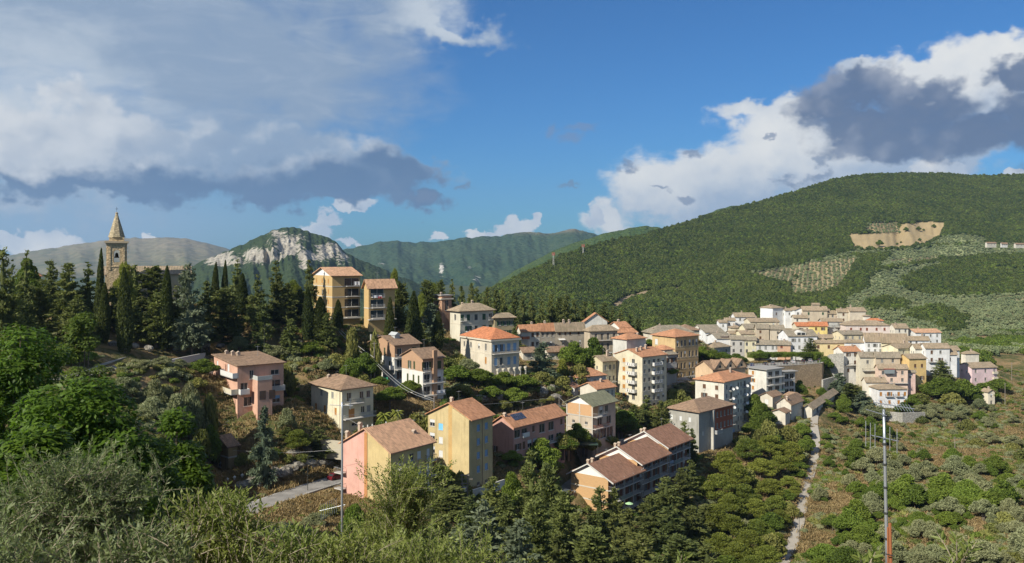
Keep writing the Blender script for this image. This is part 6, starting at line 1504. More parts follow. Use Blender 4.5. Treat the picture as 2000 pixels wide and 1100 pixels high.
# dry grass tufts on open ground
N = 60000
pd = 120 * (430 / 120) ** rng.random(N); pp = rng.uniform(350, 2060, N); xx = (pp - 1000) / F * pd; ok = clear_of(xx, pd, .3); xx, pd = xx[ok], pd[ok]; n_ = len(xx)
def tuft():
    k = 40; P = np.stack([rng.normal(size=k) * .35, rng.normal(size=k) * .35, rng.uniform(.1, .3, k)], 1)
    me = leaf_mesh('tuft', P, np.array([0, 0, 1.0]) + rng.normal(size=(k, 3)) * .45, rng.uniform(.3, .6, k), rng.uniform(.05, .12, k), rng.random(k)); me.materials.append(LM['dry']); return me
LM['dry'] = leafmat('leaf_dry', (.17, .125, .055), (.34, .265, .13), .2, .6)
sz = rng.uniform(.7, 2.0, n_)
scatter('grass', np.stack([xx, pd, ground(xx, pd) - .05], 1), np.stack([sz] * 3, 1), rng.random(n_) * 6.28, rng.integers(0, 2, n_), [tuft(), tuft()], 'dry yellow grass on the open slopes', 'grass')
# woods and olive groves of the great hill
v = HV; a0 = v[:-1, :-1]; e1 = v[:-1, 1:] - a0; e2 = v[1:, :-1] - a0
area = np.linalg.norm(np.cross(e1, e2), axis=-1); nt_ = 169
area[nt_:, :] = 0
ar = area.ravel() * np.where(HPX[:-1, :-1].ravel() > 2120, 0, 1) * np.where(HPX[:-1, :-1].ravel() < 900, 0, 1)
N = 165000
k = rng.choice(len(ar), size=N, p=ar / ar.sum()); fu, fv = rng.random(N), rng.random(N)
P = a0.reshape(-1, 3)[k] + e1.reshape(-1, 3)[k] * fu[:, None] + e2.reshape(-1, 3)[k] * fv[:, None]
ix, iy = HPX[:-1, :-1].ravel()[k] + fu * (HPX[0, 1] - HPX[0, 0]), HPY[:-1, :-1].ravel()[k]
jx = ix + (fbm(ix / 9, iy / 9, 71, 3) - .5) * 10; jy = iy + (fbm(ix / 9, iy / 9, 77, 3) - .5) * 6
inn = lambda *ps: np.any([inpoly(jx, jy, q) for q in ps], axis=0)
wood = inn(WOODI, WOODJ, WOODK, WOODL); bare = (inn(FIELD, CUT)) & ~wood; groves = inn(OLG1, OLG2, OLG3, OLLOW) & ~wood; dots = (inn(OLT, ORCH)) & ~wood; vine = inn(VIN) & ~wood
forest = ~(bare | groves | dots | vine)
FOR = [small_crown(8, 4.2, 200, (1.1, 2.2), (.9, 1.7), 'forest', 6), small_crown(7, 4.4, 200, (1.1, 2.2), (.9, 1.7), 'forest', 6), small_crown(9, 3.8, 200, (1.1, 2.2), (.9, 1.7), 'forest', 5), small_crown(7.5, 4.0, 200, (1.1, 2.2), (.9, 1.7), 'broad', 5)]
m = forest & (P[:, 1] > 600); n_ = m.sum(); sz = .42 + .62 * rng.random(n_) ** 1.4
scatter('forest', P[m] - np.array([0, 0, 1.0]), np.stack([sz, sz, sz * rng.uniform(.7, 1.05, n_)], 1), rng.random(n_) * 6.28, rng.integers(0, 4, n_) * (rng.random(n_) < .8), FOR, 'dense deciduous wood covering the great hill', 'forest')
OLV = [small_crown(4.2, 2.6, 130, (.7, 1.3), (.5, .9), 'grove', 4), small_crown(4, 2.5, 130, (.7, 1.3), (.5, .9), 'grove', 4)]
def rowsnap(M, spx, sdp, ang):
    q = P[M]; ca, sa = cos(ang), sin(ang); u = q[:, 0] * ca + q[:, 1] * sa; w = -q[:, 0] * sa + q[:, 1] * ca
    iu = np.round(u / spx); iw = np.round(w / sdp); _, uq = np.unique(iu * 100003 + iw, return_index=True)
    return uq
sets = []
for M, su, sv, ang in ((groves, 7.0, 9.5, .5), (dots, 8.5, 10.0, .35), (vine, 6.0, 13, .1)):
    idm = np.where(M)[0]; u_ = rowsnap(M, su, sv, ang); q = P[idm[u_]]
    ca, sa = cos(ang), sin(ang); u = q[:, 0] * ca + q[:, 1] * sa; w = -q[:, 0] * sa + q[:, 1] * ca
    du = np.round(u / su) * su - u; dw = np.round(w / sv) * sv - w
    q = q + np.stack([(du * ca - dw * sa) * .8, (du * sa + dw * ca) * .8, du * 0], 1) + rng.normal(size=q.shape) * .35
    sets.append(q)
# extra scattered olives beyond the town foot
q = np.concatenate(sets); n_ = len(q); sz = rng.uniform(.75, 1.2, n_)
scatter('olive_groves', q - np.array([0, 0, .5]), np.stack([sz, sz, sz], 1), rng.random(n_) * 6.28, rng.integers(0, 2, n_), OLV, 'olive groves in rows on the terraces of the great hill', 'olive grove')
# field trees that stand apart on the tan field
def hill_point(px, py):
    j = np.argmin(np.hypot(HPX - px, (HPY - py) * 2.0) + (np.arange(HPX.shape[0]) > 169)[:, None] * 999); return HV.reshape(-1, 3)[j]
FTL = [(1012, 518, 30), (1062, 500, 50), (1098, 522, 24), (1128, 520, 24), (1218, 514, 28), (1368, 502, 36), (1228, 405, 36), (1318, 395, 34), (1175, 492, 20), (1200, 475, 16), (1325, 462, 24), (1300, 475, 16), (1415, 380, 30), (1350, 398, 18), (512, 705, 34), (1110, 352, 26), (1270, 358, 30)]
FT = sorted([i for i in range(len(FTL)) if i != 14], key=lambda i: FTL[i][0])
for i, (zx, zy, w) in enumerate(FTL):
    px, py = 1400 + zx * .3, 330 + (zy + 8) * .3; pt = hill_point(px, py); wd = w * .3 / F * pt[1]
    plant('broad', tuple(pt - np.array([0, 0, .5])), wd * .95, wd, 'field_tree', ('lone dark tree on the tan field of the far hill, ' + ORD[FT.index(i)]) if i != 14 else 'lone dark tree in the dotted olive grove of the far hill', 'tree', 'lone trees on the tan field')
# scrub between the town and the foot of the hill
N = 9000
pp = rng.uniform(1180, 2120, N); pd = rng.uniform(430, 760, N); xx = (pp - 1000) / F * pd; zz = ground(xx, pd); ok = clear_of(xx, pd, 1.5) & (fbm(xx / 30, pd / 30, 91, 3) > .40) & ~((pd < 505) & (pp > 1365) & (pp < 1872)); xx, pd, zz = xx[ok], pd[ok], zz[ok]; n_ = len(xx); sz = rng.uniform(.6, 1.2, n_)
scatter('scrub', np.stack([xx, pd, zz - .4], 1), np.stack([sz] * 3, 1), rng.random(n_) * 6.28, np.where(fbm(xx / 40, pd / 40, 95, 2) > .52, 2, rng.integers(0, 2, n_)), OLV + [small_crown(4.5, 2.8, 150, (.7, 1.3), (.5, .9), 'broad', 5)], 'olive scrub on the valley side behind the town', 'scrub')
# ------------------------------------------------------------------ walls, masts, cars and other small things
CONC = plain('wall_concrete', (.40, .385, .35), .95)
def wallrun(name, label, pts, h, th, mat, cat='wall', cap=None):
    """a wall whose top follows pts [(px, py, d)], h metres tall"""
    P = [at(*q) for q in pts]; o = P[0].copy(); root = empty(name, o); tag(root, label, cat, kind='thing')
    mb = MB(); vs = []; fs = []
    for i, p in enumerate(P):
        t = P[min(i+1, len(P)-1)] - P[max(i-1, 0)]; t.z = 0; t.normalize(); s = Vector((t.y, -t.x, 0)) * th / 2; q = p - o
        vs += [q - s, q + s, q + s - Vector((0, 0, h)), q - s - Vector((0, 0, h))]
    for i in range(len(P) - 1):
        a = i * 4
        for j in range(4): fs.append((a + j, a + (j+1) % 4, a + 4 + (j+1) % 4, a + 4 + j))
    fs += [(0, 1, 2, 3), tuple(len(vs) - 4 + j for j in (3, 2, 1, 0))]
    link('wall_body', mesh('wall_body', vs, fs), mat, root)
    if cap is not None:
        vs = []; fs = []
        for i, p in enumerate(P):
            t = P[min(i+1, len(P)-1)] - P[max(i-1, 0)]; t.z = 0; t.normalize(); s = Vector((t.y, -t.x, 0)) * (th / 2 + .07); q = p - o
            vs += [q - s + Vector((0, 0, .003)), q + s + Vector((0, 0, .003)), q + s + Vector((0, 0, .12)), q - s + Vector((0, 0, .12))]
        for i in range(len(P) - 1):
            a = i * 4
            for j in range(4): fs.append((a + j, a + (j+1) % 4, a + 4 + (j+1) % 4, a + 4 + j))
        fs += [(0, 1, 2, 3), tuple(len(vs) - 4 + j for j in (3, 2, 1, 0))]
        link('coping', mesh('coping', vs, fs), cap, root)
    return root
TANST = stonewall((.44, .33, .21), 'stone_rampart'); PALEST = stonewall((.44, .42, .37), 'stone_pale')
wallrun('rampart_wall', 'high tan rampart wall carrying the car-lined promenade', [(1462, 716, 352), (1500, 716, 360), (1556, 713, 368), (1604, 709, 374), (1611, 706, 392)], 15, .8, TANST, 'wall', plain('coping_stone', (.42, .38, .32), .9))
wallrun('ruined_wall', 'weathered grey stone wall mass beside the black balcony house', [(1613, 699, 392), (1622, 692, 386), (1648, 690, 384)], 17, 1.2, PALEST)
wallrun('retaining_wall', 'rough grey stone wall under the tall white house', [(1606, 742, 356), (1628, 736, 360), (1650, 738, 362)], 8, .8, PALEST)
wallrun('retaining_wall', 'pale stone retaining wall below the white balcony house', [(1690, 806, 346), (1716, 803, 342), (1762, 806, 340), (1806, 805, 344)], 8, .6, PALEST)
wallrun('retaining_wall', 'concrete retaining wall under the yellow brick flats', [(724, 653, 236), (772, 656, 242), (800, 652, 252)], 4, .5, CONC, 'wall')
wallrun('parapet_wall', 'longest concrete parapet of the hairpin road, sunlit and curving', [(262, 728, 177), (300, 713, 186), (345, 701, 196), (400, 690, 208)], 2.6, .35, plain('wall_sunlit', (.50, .47, .40), .95), 'wall', CONC)  # lighter copy of the concrete, sunlight put into its colour
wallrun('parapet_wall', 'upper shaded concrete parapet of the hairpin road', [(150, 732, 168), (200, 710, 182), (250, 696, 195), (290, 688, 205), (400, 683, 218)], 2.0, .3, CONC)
wallrun('parapet_wall', 'short lower concrete parapet beside the olives of the hairpin road', [(345, 733, 180), (375, 722, 187), (402, 711, 193)], 2.0, .3, CONC)
wallrun('terrace_wall', 'cream terrace wall in front of the cream hipped house', [(625, 858, 182), (672, 862, 181), (730, 846, 192)], 4, .4, plain('wall_cream', (.50, .45, .34), .9))
wallrun('garden_wall', 'low white garden wall beside the five-storey yellow block', [(905, 962, 178), (945, 950, 184), (985, 936, 192)], 2, .3, plain('wall_white', (.58, .56, .50), .9))
wallrun('garden_wall', 'mossy concrete wall between the half-finished house and brick blocks', [(1196, 862, 236), (1215, 858, 238), (1236, 856, 242)], 5, .4, CONC)
wallrun('town_wall', 'curved pale stone wall of the ramp below the tan palazzo', [(1268, 768, 292), (1305, 752, 298), (1332, 746, 304), (1358, 744, 306)], 7, .5, stonewall((.42, .34, .24), 'stone_ramp'))
wallrun('street_wall', 'dark stone wall along the street above the rose house', [(935, 838, 220), (985, 820, 229), (1030, 808, 237), (1090, 797, 247)], 3, .35, PALEST)
# urn-topped garden wall
uw = wallrun('garden_wall', 'shaded garden wall with urn-topped brick piers above the lower road', [(420, 962, 160), (470, 948, 165), (522, 932, 170), (526, 914, 172), (570, 902, 177), (615, 888, 184)], 4.5, .4, plain('wall_shaded', (.36, .33, .29), .95), 'wall', CONC)  # darker wall tone, shade put into its colour
o0 = uw.location
for i, (px, py) in enumerate([(430, 955), (444, 951), (458, 947), (473, 943), (487, 939), (500, 935), (513, 931)]):
    p = at(px, py, 160 + 10 * (px - 420) / 102) - o0
    pr = MB().box(p.x - .28, p.x + .28, p.y - .28, p.y + .28, p.z - .2, p.z + .95).build('brick_pier', brickwall((.36, .16, .10), 'brick_pier'), uw)
    MB().lathe([(.10, .952), (.16, 1.0), (.10, 1.12), (.30, 1.35), (.34, 1.55), (.22, 1.62), (.05, 1.8)], p.x, p.y, 9).build('urn', plain('urn_stone', (.45, .46, .44), .8), pr, True).location = (0, 0, p.z)
# limestone along the lower road
material('limestone'); p = geopos(); n = noise(p, .9, 7, .7, .4); n2 = noise(p, 3.5, 4, .7)
finish(mixc(sstep(n, .38, .62), (.11, .10, .082), (.30, .275, .23)), .95, bump(n + n2 * .4, 1.0, .3), spec=.1)
rr = np.random.default_rng(3)
def rockmesh(seed):
    bm = bmesh.new(); bmesh.ops.create_icosphere(bm, subdivisions=3, radius=1)
    for v in bm.verts:
        c = v.co; k = 1 + .55 * (fbm(c.x * 1.6 + c.z + 7, c.y * 1.6 - c.z * .7 + 3, seed, 3) - .5) + .3 * (fbm(c.x * 5, c.y * 5 + c.z * 4, seed + 9, 2) - .5)
        v.co = Vector((c.x * 1.35, c.y, c.z * .8)) * float(k)
    me = bpy.data.meshes.new('boulder'); bm.to_mesh(me); bm.free(); me.materials.append(MATS['limestone']); return me
RM = [rockmesh(i) for i in range(4)]
def rocks(where, lst):
    lst = sorted(lst)
    for i, (px, py, d, r) in enumerate(lst):
        p = at(px, py, d); o = link('boulder', RM[i % 4]); o.location = (p.x, p.y, max(p.z, gz(p.x, p.y)) ); o.scale = (r, r * .9, r * rr.uniform(.6, 1.0)); o.rotation_euler = (rr.uniform(-.3, .3), rr.uniform(-.3, .3), rr.uniform(0, 6))
        tag(o, 'pale limestone outcrop ' + where + ', ' + ORD[i], 'rock', 'limestone outcrops ' + where)
rocks('along the lower road', [(470, 975, 163, 1.6), (484, 968, 164, 1.8), (498, 966, 165, 1.5), (508, 958, 167, 2.1), (522, 955, 168, 1.9), (540, 948, 170, 1.8), (556, 944, 171, 1.7), (566, 940, 173, 1.7), (584, 938, 175, 1.6), (604, 932, 177, 1.8), (622, 926, 179, 1.7), (640, 920, 182, 1.5), (600, 920, 181, 1.3), (575, 930, 177, 1.2)])
rocks('on the bank under the cypresses', [(222, 672, 200, 1.05), (262, 676, 198, 0.90), (290, 680, 198, 0.98), (318, 682, 209, 1.12), (345, 684, 210, 1.05), (372, 686, 212, 0.90), (402, 684, 215, 0.90), (300, 672, 212, 0.75), (352, 676, 214, 0.83), (240, 682, 196, 0.75), (430, 686, 217, 0.90), (510, 676, 224, 0.83), (585, 672, 230, 0.98), (610, 676, 230, 0.83)])
rocks('below the villa garden', [(940, 790, 230, 1.6), (975, 780, 236, 2.0), (1060, 770, 250, 1.8), (1075, 760, 255, 1.6), (1085, 775, 250, 1.5)])

# ---- masts and poles
STEEL = plain('galvanised_steel', (.42, .45, .48), .4, .6); RUST = plain('rusty_steel', (.30, .11, .045), .9); WOODP = plain('grey_timber', (.24, .21, .18), .95); DARKM = plain('dark_metal', (.05, .055, .05), .6, .3); WIRE = plain('cable_grey', (.45, .45, .44), .6)
d = 17.0
am = empty('antenna_mast', at(1733, 1130, d)); tag(am, 'tall steel antenna mast standing before the olive slope', 'antenna mast')
o0 = am.location
def rel(px, py, dd=d): return at(px, py, dd) - o0
pts = [rel(1733, 1130), rel(1732, 1060), rel(1730, 980), rel(1728, 880), rel(1726, 800)]
MB().tube(pts, [.038, .036, .034, .030, .026], 8).build('pole', STEEL, am, True)
for (x0, y0, x1, y1, r) in ((1700, 850, 1755, 862, .011), (1706, 786, 1786, 799, .010), (1692, 800, 1732, 812, .010)):
    bo = MB().tube([rel(x0, y0, d - .06), rel(x1, y1, d - .06)], r, 6).build('boom', STEEL, am)
for (x, y0, y1) in ((1691, 822, 872), (1700, 826, 876), (1709, 828, 874), (1738, 834, 880), (1752, 838, 886)):
    MB().tube([rel(x, y0, d - .09), rel(x, y1, d - .09)], .007, 5).build('dipole', STEEL, am)
for i in range(13):
    x = 1708 + i * 6; y = 786.5 + i * .98; q = rel(x, y, d - .06)
    MB().tube([q + Vector((-.02, -.16, -.05)), q + Vector((.02, .16, .05))], .005, 4).build('director', STEEL, am)
for y in (865, 905, 950, 1000, 1050): MB().tube([rel(1727.5 + (y - 870) * .02, y, d), rel(1727.5 + (y - 870) * .02, y + 4, d)], .045, 8).build('clamp', DARKM, am)
rp = empty('rusty_pole', at(1740, 1140, 16.6)); tag(rp, 'short rusty steel pole beside the antenna mast', 'pole')
MB().tube([at(1741, 1140, 16.6) - rp.location, at(1738, 1022, 16.6) - rp.location], .030, 8).tube([at(1735, 1140, 16.6) - rp.location, at(1734, 1030, 16.6) - rp.location], .016, 6).build('tube', RUST, rp)
MB().tube([at(1730, 1082, 16.5) - rp.location, at(1746, 1086, 16.5) - rp.location], .012, 5).build('bracket', DARKM, rp)
d = 30.0
pm_ = empty('antenna_mast', at(668, 1140, d)); tag(pm_, 'thin grey antenna pole in front of the pink gable', 'antenna mast'); o0 = pm_.location
MB().tube([at(668, 1140, d) - o0, at(668, 960, d) - o0, at(668.5, 800, d) - o0, at(668, 785, d) - o0], [.045, .04, .032, .03], 8).build('pole', STEEL, pm_, True)
MB().tube([at(644, 791, d) - o0, at(690, 793, d) - o0], .012, 5).tube([at(684, 778, d) - o0, at(684, 800, d) - o0], .012, 5).build('boom', STEEL, pm_)
MB().tube([at(624, 998, d) - o0, at(674, 986, d) - o0], .008, 5).build('boom', STEEL, pm_)
for i in range(8): MB().tube([at(627 + i * 4.2, 984 - i * 1.6, d - .03) - o0, at(628 + i * 4.2, 1016 - i * 2.2, d - .03) - o0], .006, 4).build('dipole', STEEL, pm_)
hf = empty('transformer_frame', at(908, 968, 172)); tag(hf, 'two-legged timber pylon with transformer beside the yellow block', 'pylon'); o0 = hf.location
for px in (902.5, 913.5): MB().tube([at(px, 985, 172) - o0, at(px, 926, 172) - o0], [.14, .10], 7).build('leg', WOODP, hf)
MB().box(-.9, .9, -.1, .1, 4.05, 4.25).box(-.85, .85, -.08, .08, 2.4, 2.55).box(-1.0, 1.6, -.06, .06, 3.3, 3.4).build('crossbeam', WOODP, hf)
MB().box(-.35, .35, -.35, .25, .9, 1.7).lathe([(.06, 1.7), (.05, 2.1)], -.2, 0, 6).lathe([(.06, 1.7), (.05, 2.1)], .2, 0, 6).build('transformer', plain('transformer_grey', (.35, .36, .35), .6), hf)
def lamp(px, y0, y1, d, where, arm=.8):
    p = at(px, y0, d); L = empty('street_lamp', p); h = (y0 - y1) / F * d
    tag(L, 'slim dark street lamp ' + where, 'street lamp', 'street lamps')
    MB().tube([(0, 0, -1.5), (0, 0, h)], [.07, .045], 6).build('post', DARKM, L)
    MB().tube([(0, 0, h), (arm * .5, -.1, h + .15), (arm, -.2, h + .12)], .03, 5).box(arm - .1, arm + .35, -.3, -.1, h + .05, h + .16).build('lamp_head', DARKM, L)
lamp(601, 962, 892, 164, 'standing at the edge of the lower road'); lamp(516, 690, 637, 200, 'below the conifers left of the yellow flats'); lamp(514, 900, 832, 175, 'rising from the walled garden', .3)
lamp(656, 735, 726, 200, 'on the bushy slope above the cream house', .4); lamp(1055, 800, 752, 246, 'beside the street above the rose house'); lamp(1561, 1066, 1000, 200, 'beside the gravel valley track', .1); lamp(782, 832, 810, 186, 'among the terraces near the fan palms', .5)
def pole(px, y0, y1, d, lab):
    p = at(px, y0, d); L = empty('utility_pole', p); h = (y0 - y1) / F * d; tag(L, lab, 'utility pole', 'utility poles')
    MB().tube([(0, 0, -2), (0, 0, h)], [.13, .09], 7).build('post', WOODP, L); MB().box(-.6, .6, -.05, .05, h - .5, h - .4).build('crossarm', WOODP, L)
pole(1865, 893, 853, 286, 'bare utility pole halfway down the dry olive slope'); pole(1963, 785, 748, 372, 'utility pole right of the tiny white cabin'); pole(1976, 735, 708, 430, 'utility pole at the right edge above the pink house'); pole(731, 740, 668, 222, 'utility pole in front of the left twin house')
pole(848, 800, 770, 200, 'utility pole behind the five-storey yellow block roof'); pole(1092, 800, 770, 240, 'utility pole beside the green clipped shrubs of the street')
def cable(pts, lab, r=.035):
    P = smoothcurve([at(*q) for q in pts], 6); o = empty('overhead_cable', P[0]); tag(o, lab, 'cable', 'overhead cables')
    MB().tube([p - P[0] for p in P], r, 5).build('strand', WIRE, o)
cable([(643, 622, 245), (690, 668, 232), (731, 699, 222)], 'upper pale cable running from the yellow flats down to the twin houses', .05)
cable([(643, 626, 244), (686, 672, 231), (731, 706, 221)], 'lower pale cable running from the yellow flats down to the twin houses', .05)
cable([(731, 704, 222), (790, 755, 208), (848, 780, 200)], 'pale cable sagging past the twin houses towards the yellow block', .04)
cable([(731, 708, 221), (786, 758, 207), (848, 784, 199)], 'second pale cable sagging past the twin houses towards the yellow block', .035)
cable([(848, 782, 200), (940, 790, 220), (1092, 776, 240)], 'cable spanning from the yellow block to the street pole', .025)
cable([(1092, 776, 240), (1150, 830, 232), (1190, 862, 228)], 'cable falling past the half-finished house', .03)
cable([(455, 880, 172), (560, 884, 166), (666, 878, 160)], 'thin cable from the ochre garden house to the pink gable', .02)
cable([(640, 800, 186), (700, 830, 172), (763, 884, 160)], 'cable from the cream house to the pink and yellow block', .02)
for (px, y0, y1, nm) in ((1081, 516, 496, 'left'), (1139, 494, 480, 'right')):
    d = 1230 if px < 1100 else 1330
    p = at(px, y0, d); h = (y0 - y1) / F * d; L = empty('radio_mast', p); tag(L, nm + ' red and white radio mast on the wooded ridge', 'radio mast', 'ridge radio masts')
    for sx in (-1, 1):
        for sy in (-1, 1): MB().tube([(sx * .9, sy * .9, -8), (sx * .5, sy * .5, h)], .16, 4).build('leg', plain('mast_white', (.6, .58, .55), .6), L)
    for k in range(6): MB().box(-.9 + k * .06, .9 - k * .06, -.9, .9, h * k / 6, h * k / 6 + .18).build('brace', plain('mast_white', (.6, .58, .55), .6), L)
    for sx in (-1, 0, 1): MB().box(sx * 1.7 - .35, sx * 1.7 + .35, -.9, .9, h - 2.4, h + 2.2).build('antenna_panel', plain('mast_red', (.40, .08, .05), .6), L)

# ---- cars
def car(p, rz, col, label, kind=0):
    key = 'car_paint_%d_%d_%d' % tuple(int(q * 99) for q in col)
    if key not in MATS: material(key); finish(col, .25, metal=.2, spec=.6)
    c = empty('parked_car', p, rz); tag(c, label, 'car', 'parked cars')
    L, Wd, h = (4.1, 1.7, 1.45)
    def body():
        prof = [(-2.05, .30), (2.05, .30), (2.08, .62), (1.95, .80), (1.05, .92), (.95, .95), (-1.75, .98), (-2.05, .88)]
        b = MB().prism(prof, 1, -.85, .85); b.prism([(-1.72, .982), (.92, .952), (.42, 1.41), (.2, 1.45), (-1.2, 1.45), (-1.45, 1.38)], 1, -.68, .68); return b.mesh('body')
    def glass():
        b = MB()
        for s in (-1, 1): y = s * .685; b.face((-1.5, y, 1.02), (.75, y, 1.0), (.36, y, 1.36), (-1.25, y, 1.38))
        b.face((.93, -.6, .99), (.93, .6, .99), (.46, .56, 1.38), (.46, -.56, 1.38)); b.face((-1.735, -.6, 1.02), (-1.49, -.56, 1.36), (-1.49, .56, 1.36), (-1.735, .6, 1.02)); return b.mesh('windows')
    bo = link('body', cached(('carbody', key), body), MATS[key], c)
    link('windows', cached('carglass', glass), glassmat(), bo)
    def wheel():
        b = MB(); k = 12
        prof = [(.30 * cos(2 * pi * i / k), .30 + .30 * sin(2 * pi * i / k)) for i in range(k)]; b.prism(prof, 1, -.1, .1); return b.mesh('wheel')
    for x in (-1.25, 1.3):
        for y in (-.78, .78):
            w = link('wheel', cached('wheel', wheel), plain('tyre', (.02, .02, .02), .8), c); w.location = (x, y, .02)
    for y in (-.6, .6):
        hl = link('headlight', cached('headlight', lambda: MB().box(-.03, .03, -.16, .16, -.08, .08).mesh('headlight')), plain('lamp_glass', (.6, .6, .58), .2), c); hl.location = (2.06, y, .70)
        tl = link('tail_light', cached('taillight', lambda: MB().box(-.03, .03, -.12, .12, -.1, .1).mesh('tail_light')), plain('lamp_red', (.35, .02, .02), .3), c); tl.location = (-2.06, y, .78)
pr = RP['promenade']
CC = [((.02, .02, .025), 'black'), ((.03, .05, .12), 'dark blue'), ((.03, .03, .035), 'black'), ((.16, .17, .18), 'grey'), ((.03, .035, .04), 'black'), ((.58, .58, .57), 'white'), ((.02, .02, .025), 'black'), ((.30, .31, .32), 'silver'), ((.025, .03, .04), 'black')]
for i, (col, nm) in enumerate(CC):
    q = pr[min(len(pr) - 1, 2 + int(i * 2.55))]
    car((q.x, q.y - 1.6, q.z + .02), radians(70 + 6 * (i % 3)), col, nm + ' car parked under the clipped trees of the promenade, ' + ORD[i])
q = at(1108, 968, 203.5); car((q.x, q.y, q.z + .05), radians(62), (.10, .115, .13), 'dark grey car on the side street left of the nearest brick block')
q = at(659, 936.5, 174); car((q.x, q.y, q.z + .02), radians(50), (.13, .012, .018), 'dark red car on the lower road behind the pink gable')
q = at(1580, 842, 292); car((q.x, q.y, gz(q.x, q.y) + .1), radians(100), (.6, .6, .58), 'white car parked beside the lane below the farmhouses')
# promenade railing
rl = empty('promenade_railing', at(1462, 714, 352)); tag(rl, 'grey metal railing on top of the tan rampart', 'railing'); o0 = rl.location
RPt = [at(1462, 715, 352), at(1500, 715, 360), at(1556, 712, 368), at(1604, 708, 374)]
for i in range(len(RPt) - 1):
    a_, b_ = RPt[i] - o0, RPt[i+1] - o0
    for zz in (.55, 1.05): MB().tube([a_ + Vector((0, 0, zz)), b_ + Vector((0, 0, zz))], .04, 5).build('rail', plain('rail_grey', (.30, .31, .31), .5), rl)
    n = int((b_ - a_).length / 1.8)
    for k in range(n):
        q = a_.lerp(b_, (k + .5) / n); MB().box(q.x - .05, q.x + .05, q.y - .05, q.y + .05, q.z + .05, q.z + 1.1).build('post', plain('post_pale', (.5, .5, .48), .7), rl)
# garden carport, parasol, laundry, dishes, fence
cpo = empty('carport', at(1142, 886, 222)); tag(cpo, 'garden carport with dark green roof below the half-finished house', 'carport')
MB().box(-4, 3.4, -2, 3, 2.6, 2.75).build('roof', plain('green_sheet', (.03, .06, .045), .6), cpo)
for x in (-3.8, -.3, 3.2):
    for y in (-1.8, 2.8): MB().box(x - .07, x + .07, y - .07, y + .07, -1.5, 2.598).build('post', DARKM, cpo)
MB().box(-4.6, -4.1, -2.2, 2, -1.5, 2.3).build('side_wall', stucco((.40, .27, .16)), cpo)
p = at(1229, 990, 202); pa = empty('parasol', p); tag(pa, 'pale green parasol open on the lowest balcony of the nearest brick block', 'parasol')
MB().tube([(0, 0, -1.2), (0, 0, 1.1)], .03, 5).build('pole', STEEL, pa); MB().lathe([(1.0, .75), (.95, .80), (.5, 1.02), (.02, 1.15)], 0, 0, 8).build('canopy', plain('parasol_green', (.35, .55, .30), .8), pa)
def laundry(px, py, d, w, h, col, lab, rz=0):
    p = at(px, py, d); n = 6; vs = []; fs = []
    for i in range(n + 1):
        x = w * (i / n - .5); b = .06 * sin(i * 1.9)
        vs += [(x, b, 0), (x, b * 1.8, -h * (.92 + .08 * sin(i * 2.3)))]
    for i in range(n): fs.append((2*i, 2*i + 1, 2*i + 3, 2*i + 2))
    m_ = mesh('laundry', vs, fs); o = link('laundry', m_, plain('cloth_%s' % col, {'white': (.66, .66, .66), 'blue': (.30, .42, .58), 'red': (.45, .10, .10), 'green': (.05, .30, .15)}[col], .9)); o.location = p; o.rotation_euler = (0, 0, rz)
    sm = o.modifiers.new('thickness', 'SOLIDIFY'); sm.thickness = .02
    tag(o, lab, 'laundry', 'laundry on balconies')
laundry(1078, 838, 212, 2.0, 1.7, 'white', 'white sheets hung on the upper loggia of the rose house', radians(50)); laundry(1081, 860, 212, 1.8, .7, 'white', 'white cloth over the lower balcony of the rose house', radians(50))
laundry(737, 577, 243.5, 2.8, .8, 'white', 'washing on the middle balcony of the lower yellow flats', radians(33)); laundry(742, 579, 243.2, 1.2, .6, 'red', 'red washing on the middle balcony of the lower yellow flats', radians(33)); laundry(697, 550, 248.5, 1.8, 1.2, 'white', 'white sheet on the top balcony of the tall yellow flats', radians(33))
laundry(861, 762, 212, 2.4, .8, 'white', 'white washing on the right twin house balcony', radians(40)); laundry(751, 737, 220, 1.8, .9, 'green', 'green sheet on the left twin house balcony', radians(-10)); laundry(1284, 928, 221, 3.0, .7, 'white', 'white washing on the middle brick block balcony', radians(52)); laundry(1312, 900, 226, 2.0, .8, 'blue', 'blue washing on the highest brick block balcony', radians(52))
laundry(1434, 778, 288, 1.4, 1.0, 'blue', 'blue washing on the upper balcony of the laundry flats', radians(47)); laundry(1456, 768, 296, 1.6, 1.2, 'white', 'white washing on the right balcony of the laundry flats', radians(47)); laundry(1432, 838, 283, 1.8, 1.2, 'blue', 'blue washing on the lowest balcony of the laundry flats', radians(47))
dm = plain('dish_white', (.62, .61, .58), .5)
def dish(parent, x, y, z, r=.45):
    o = MB().lathe([(.02, 0), (r * .5, .04), (r, .16)], 0, 0, 10).build('satellite_dish', dm, parent, True); o.location = (x, y, z); o.rotation_euler = (radians(60), 0, radians(-35))
r_, a, b, H = FL
for (fx, r) in ((.20, 3.4), (.33, 3.3), (.72, 3.4), (.86, 2.9), (.2, 6.6), (.70, 6.4), (.84, 6.2), (.72, 9.4), (.8, 9.2), (.24, 9.7), (.7, 12.4), (.82, 12.2)): dish(r_, fx * a, -1.35, H - r + .8, .55)
MB().box(0, 2.6, -1.4, -.01, -.05, .05).build('awning', plain('awning_white', (.62, .60, .55), .8), BLD['wide taupe row house with old tile roof and white awning'][0]).matrix_local = Matrix.Translation((.8, 0, BLD['wide taupe row house with old tile roof and white awning'][3] - 3.6)) @ Matrix.Rotation(radians(18), 4, 'X')
fc = empty('garden_fence', at(722, 836, 186)); tag(fc, 'white posts of the garden fence right of the cream house', 'fence'); o0 = fc.location
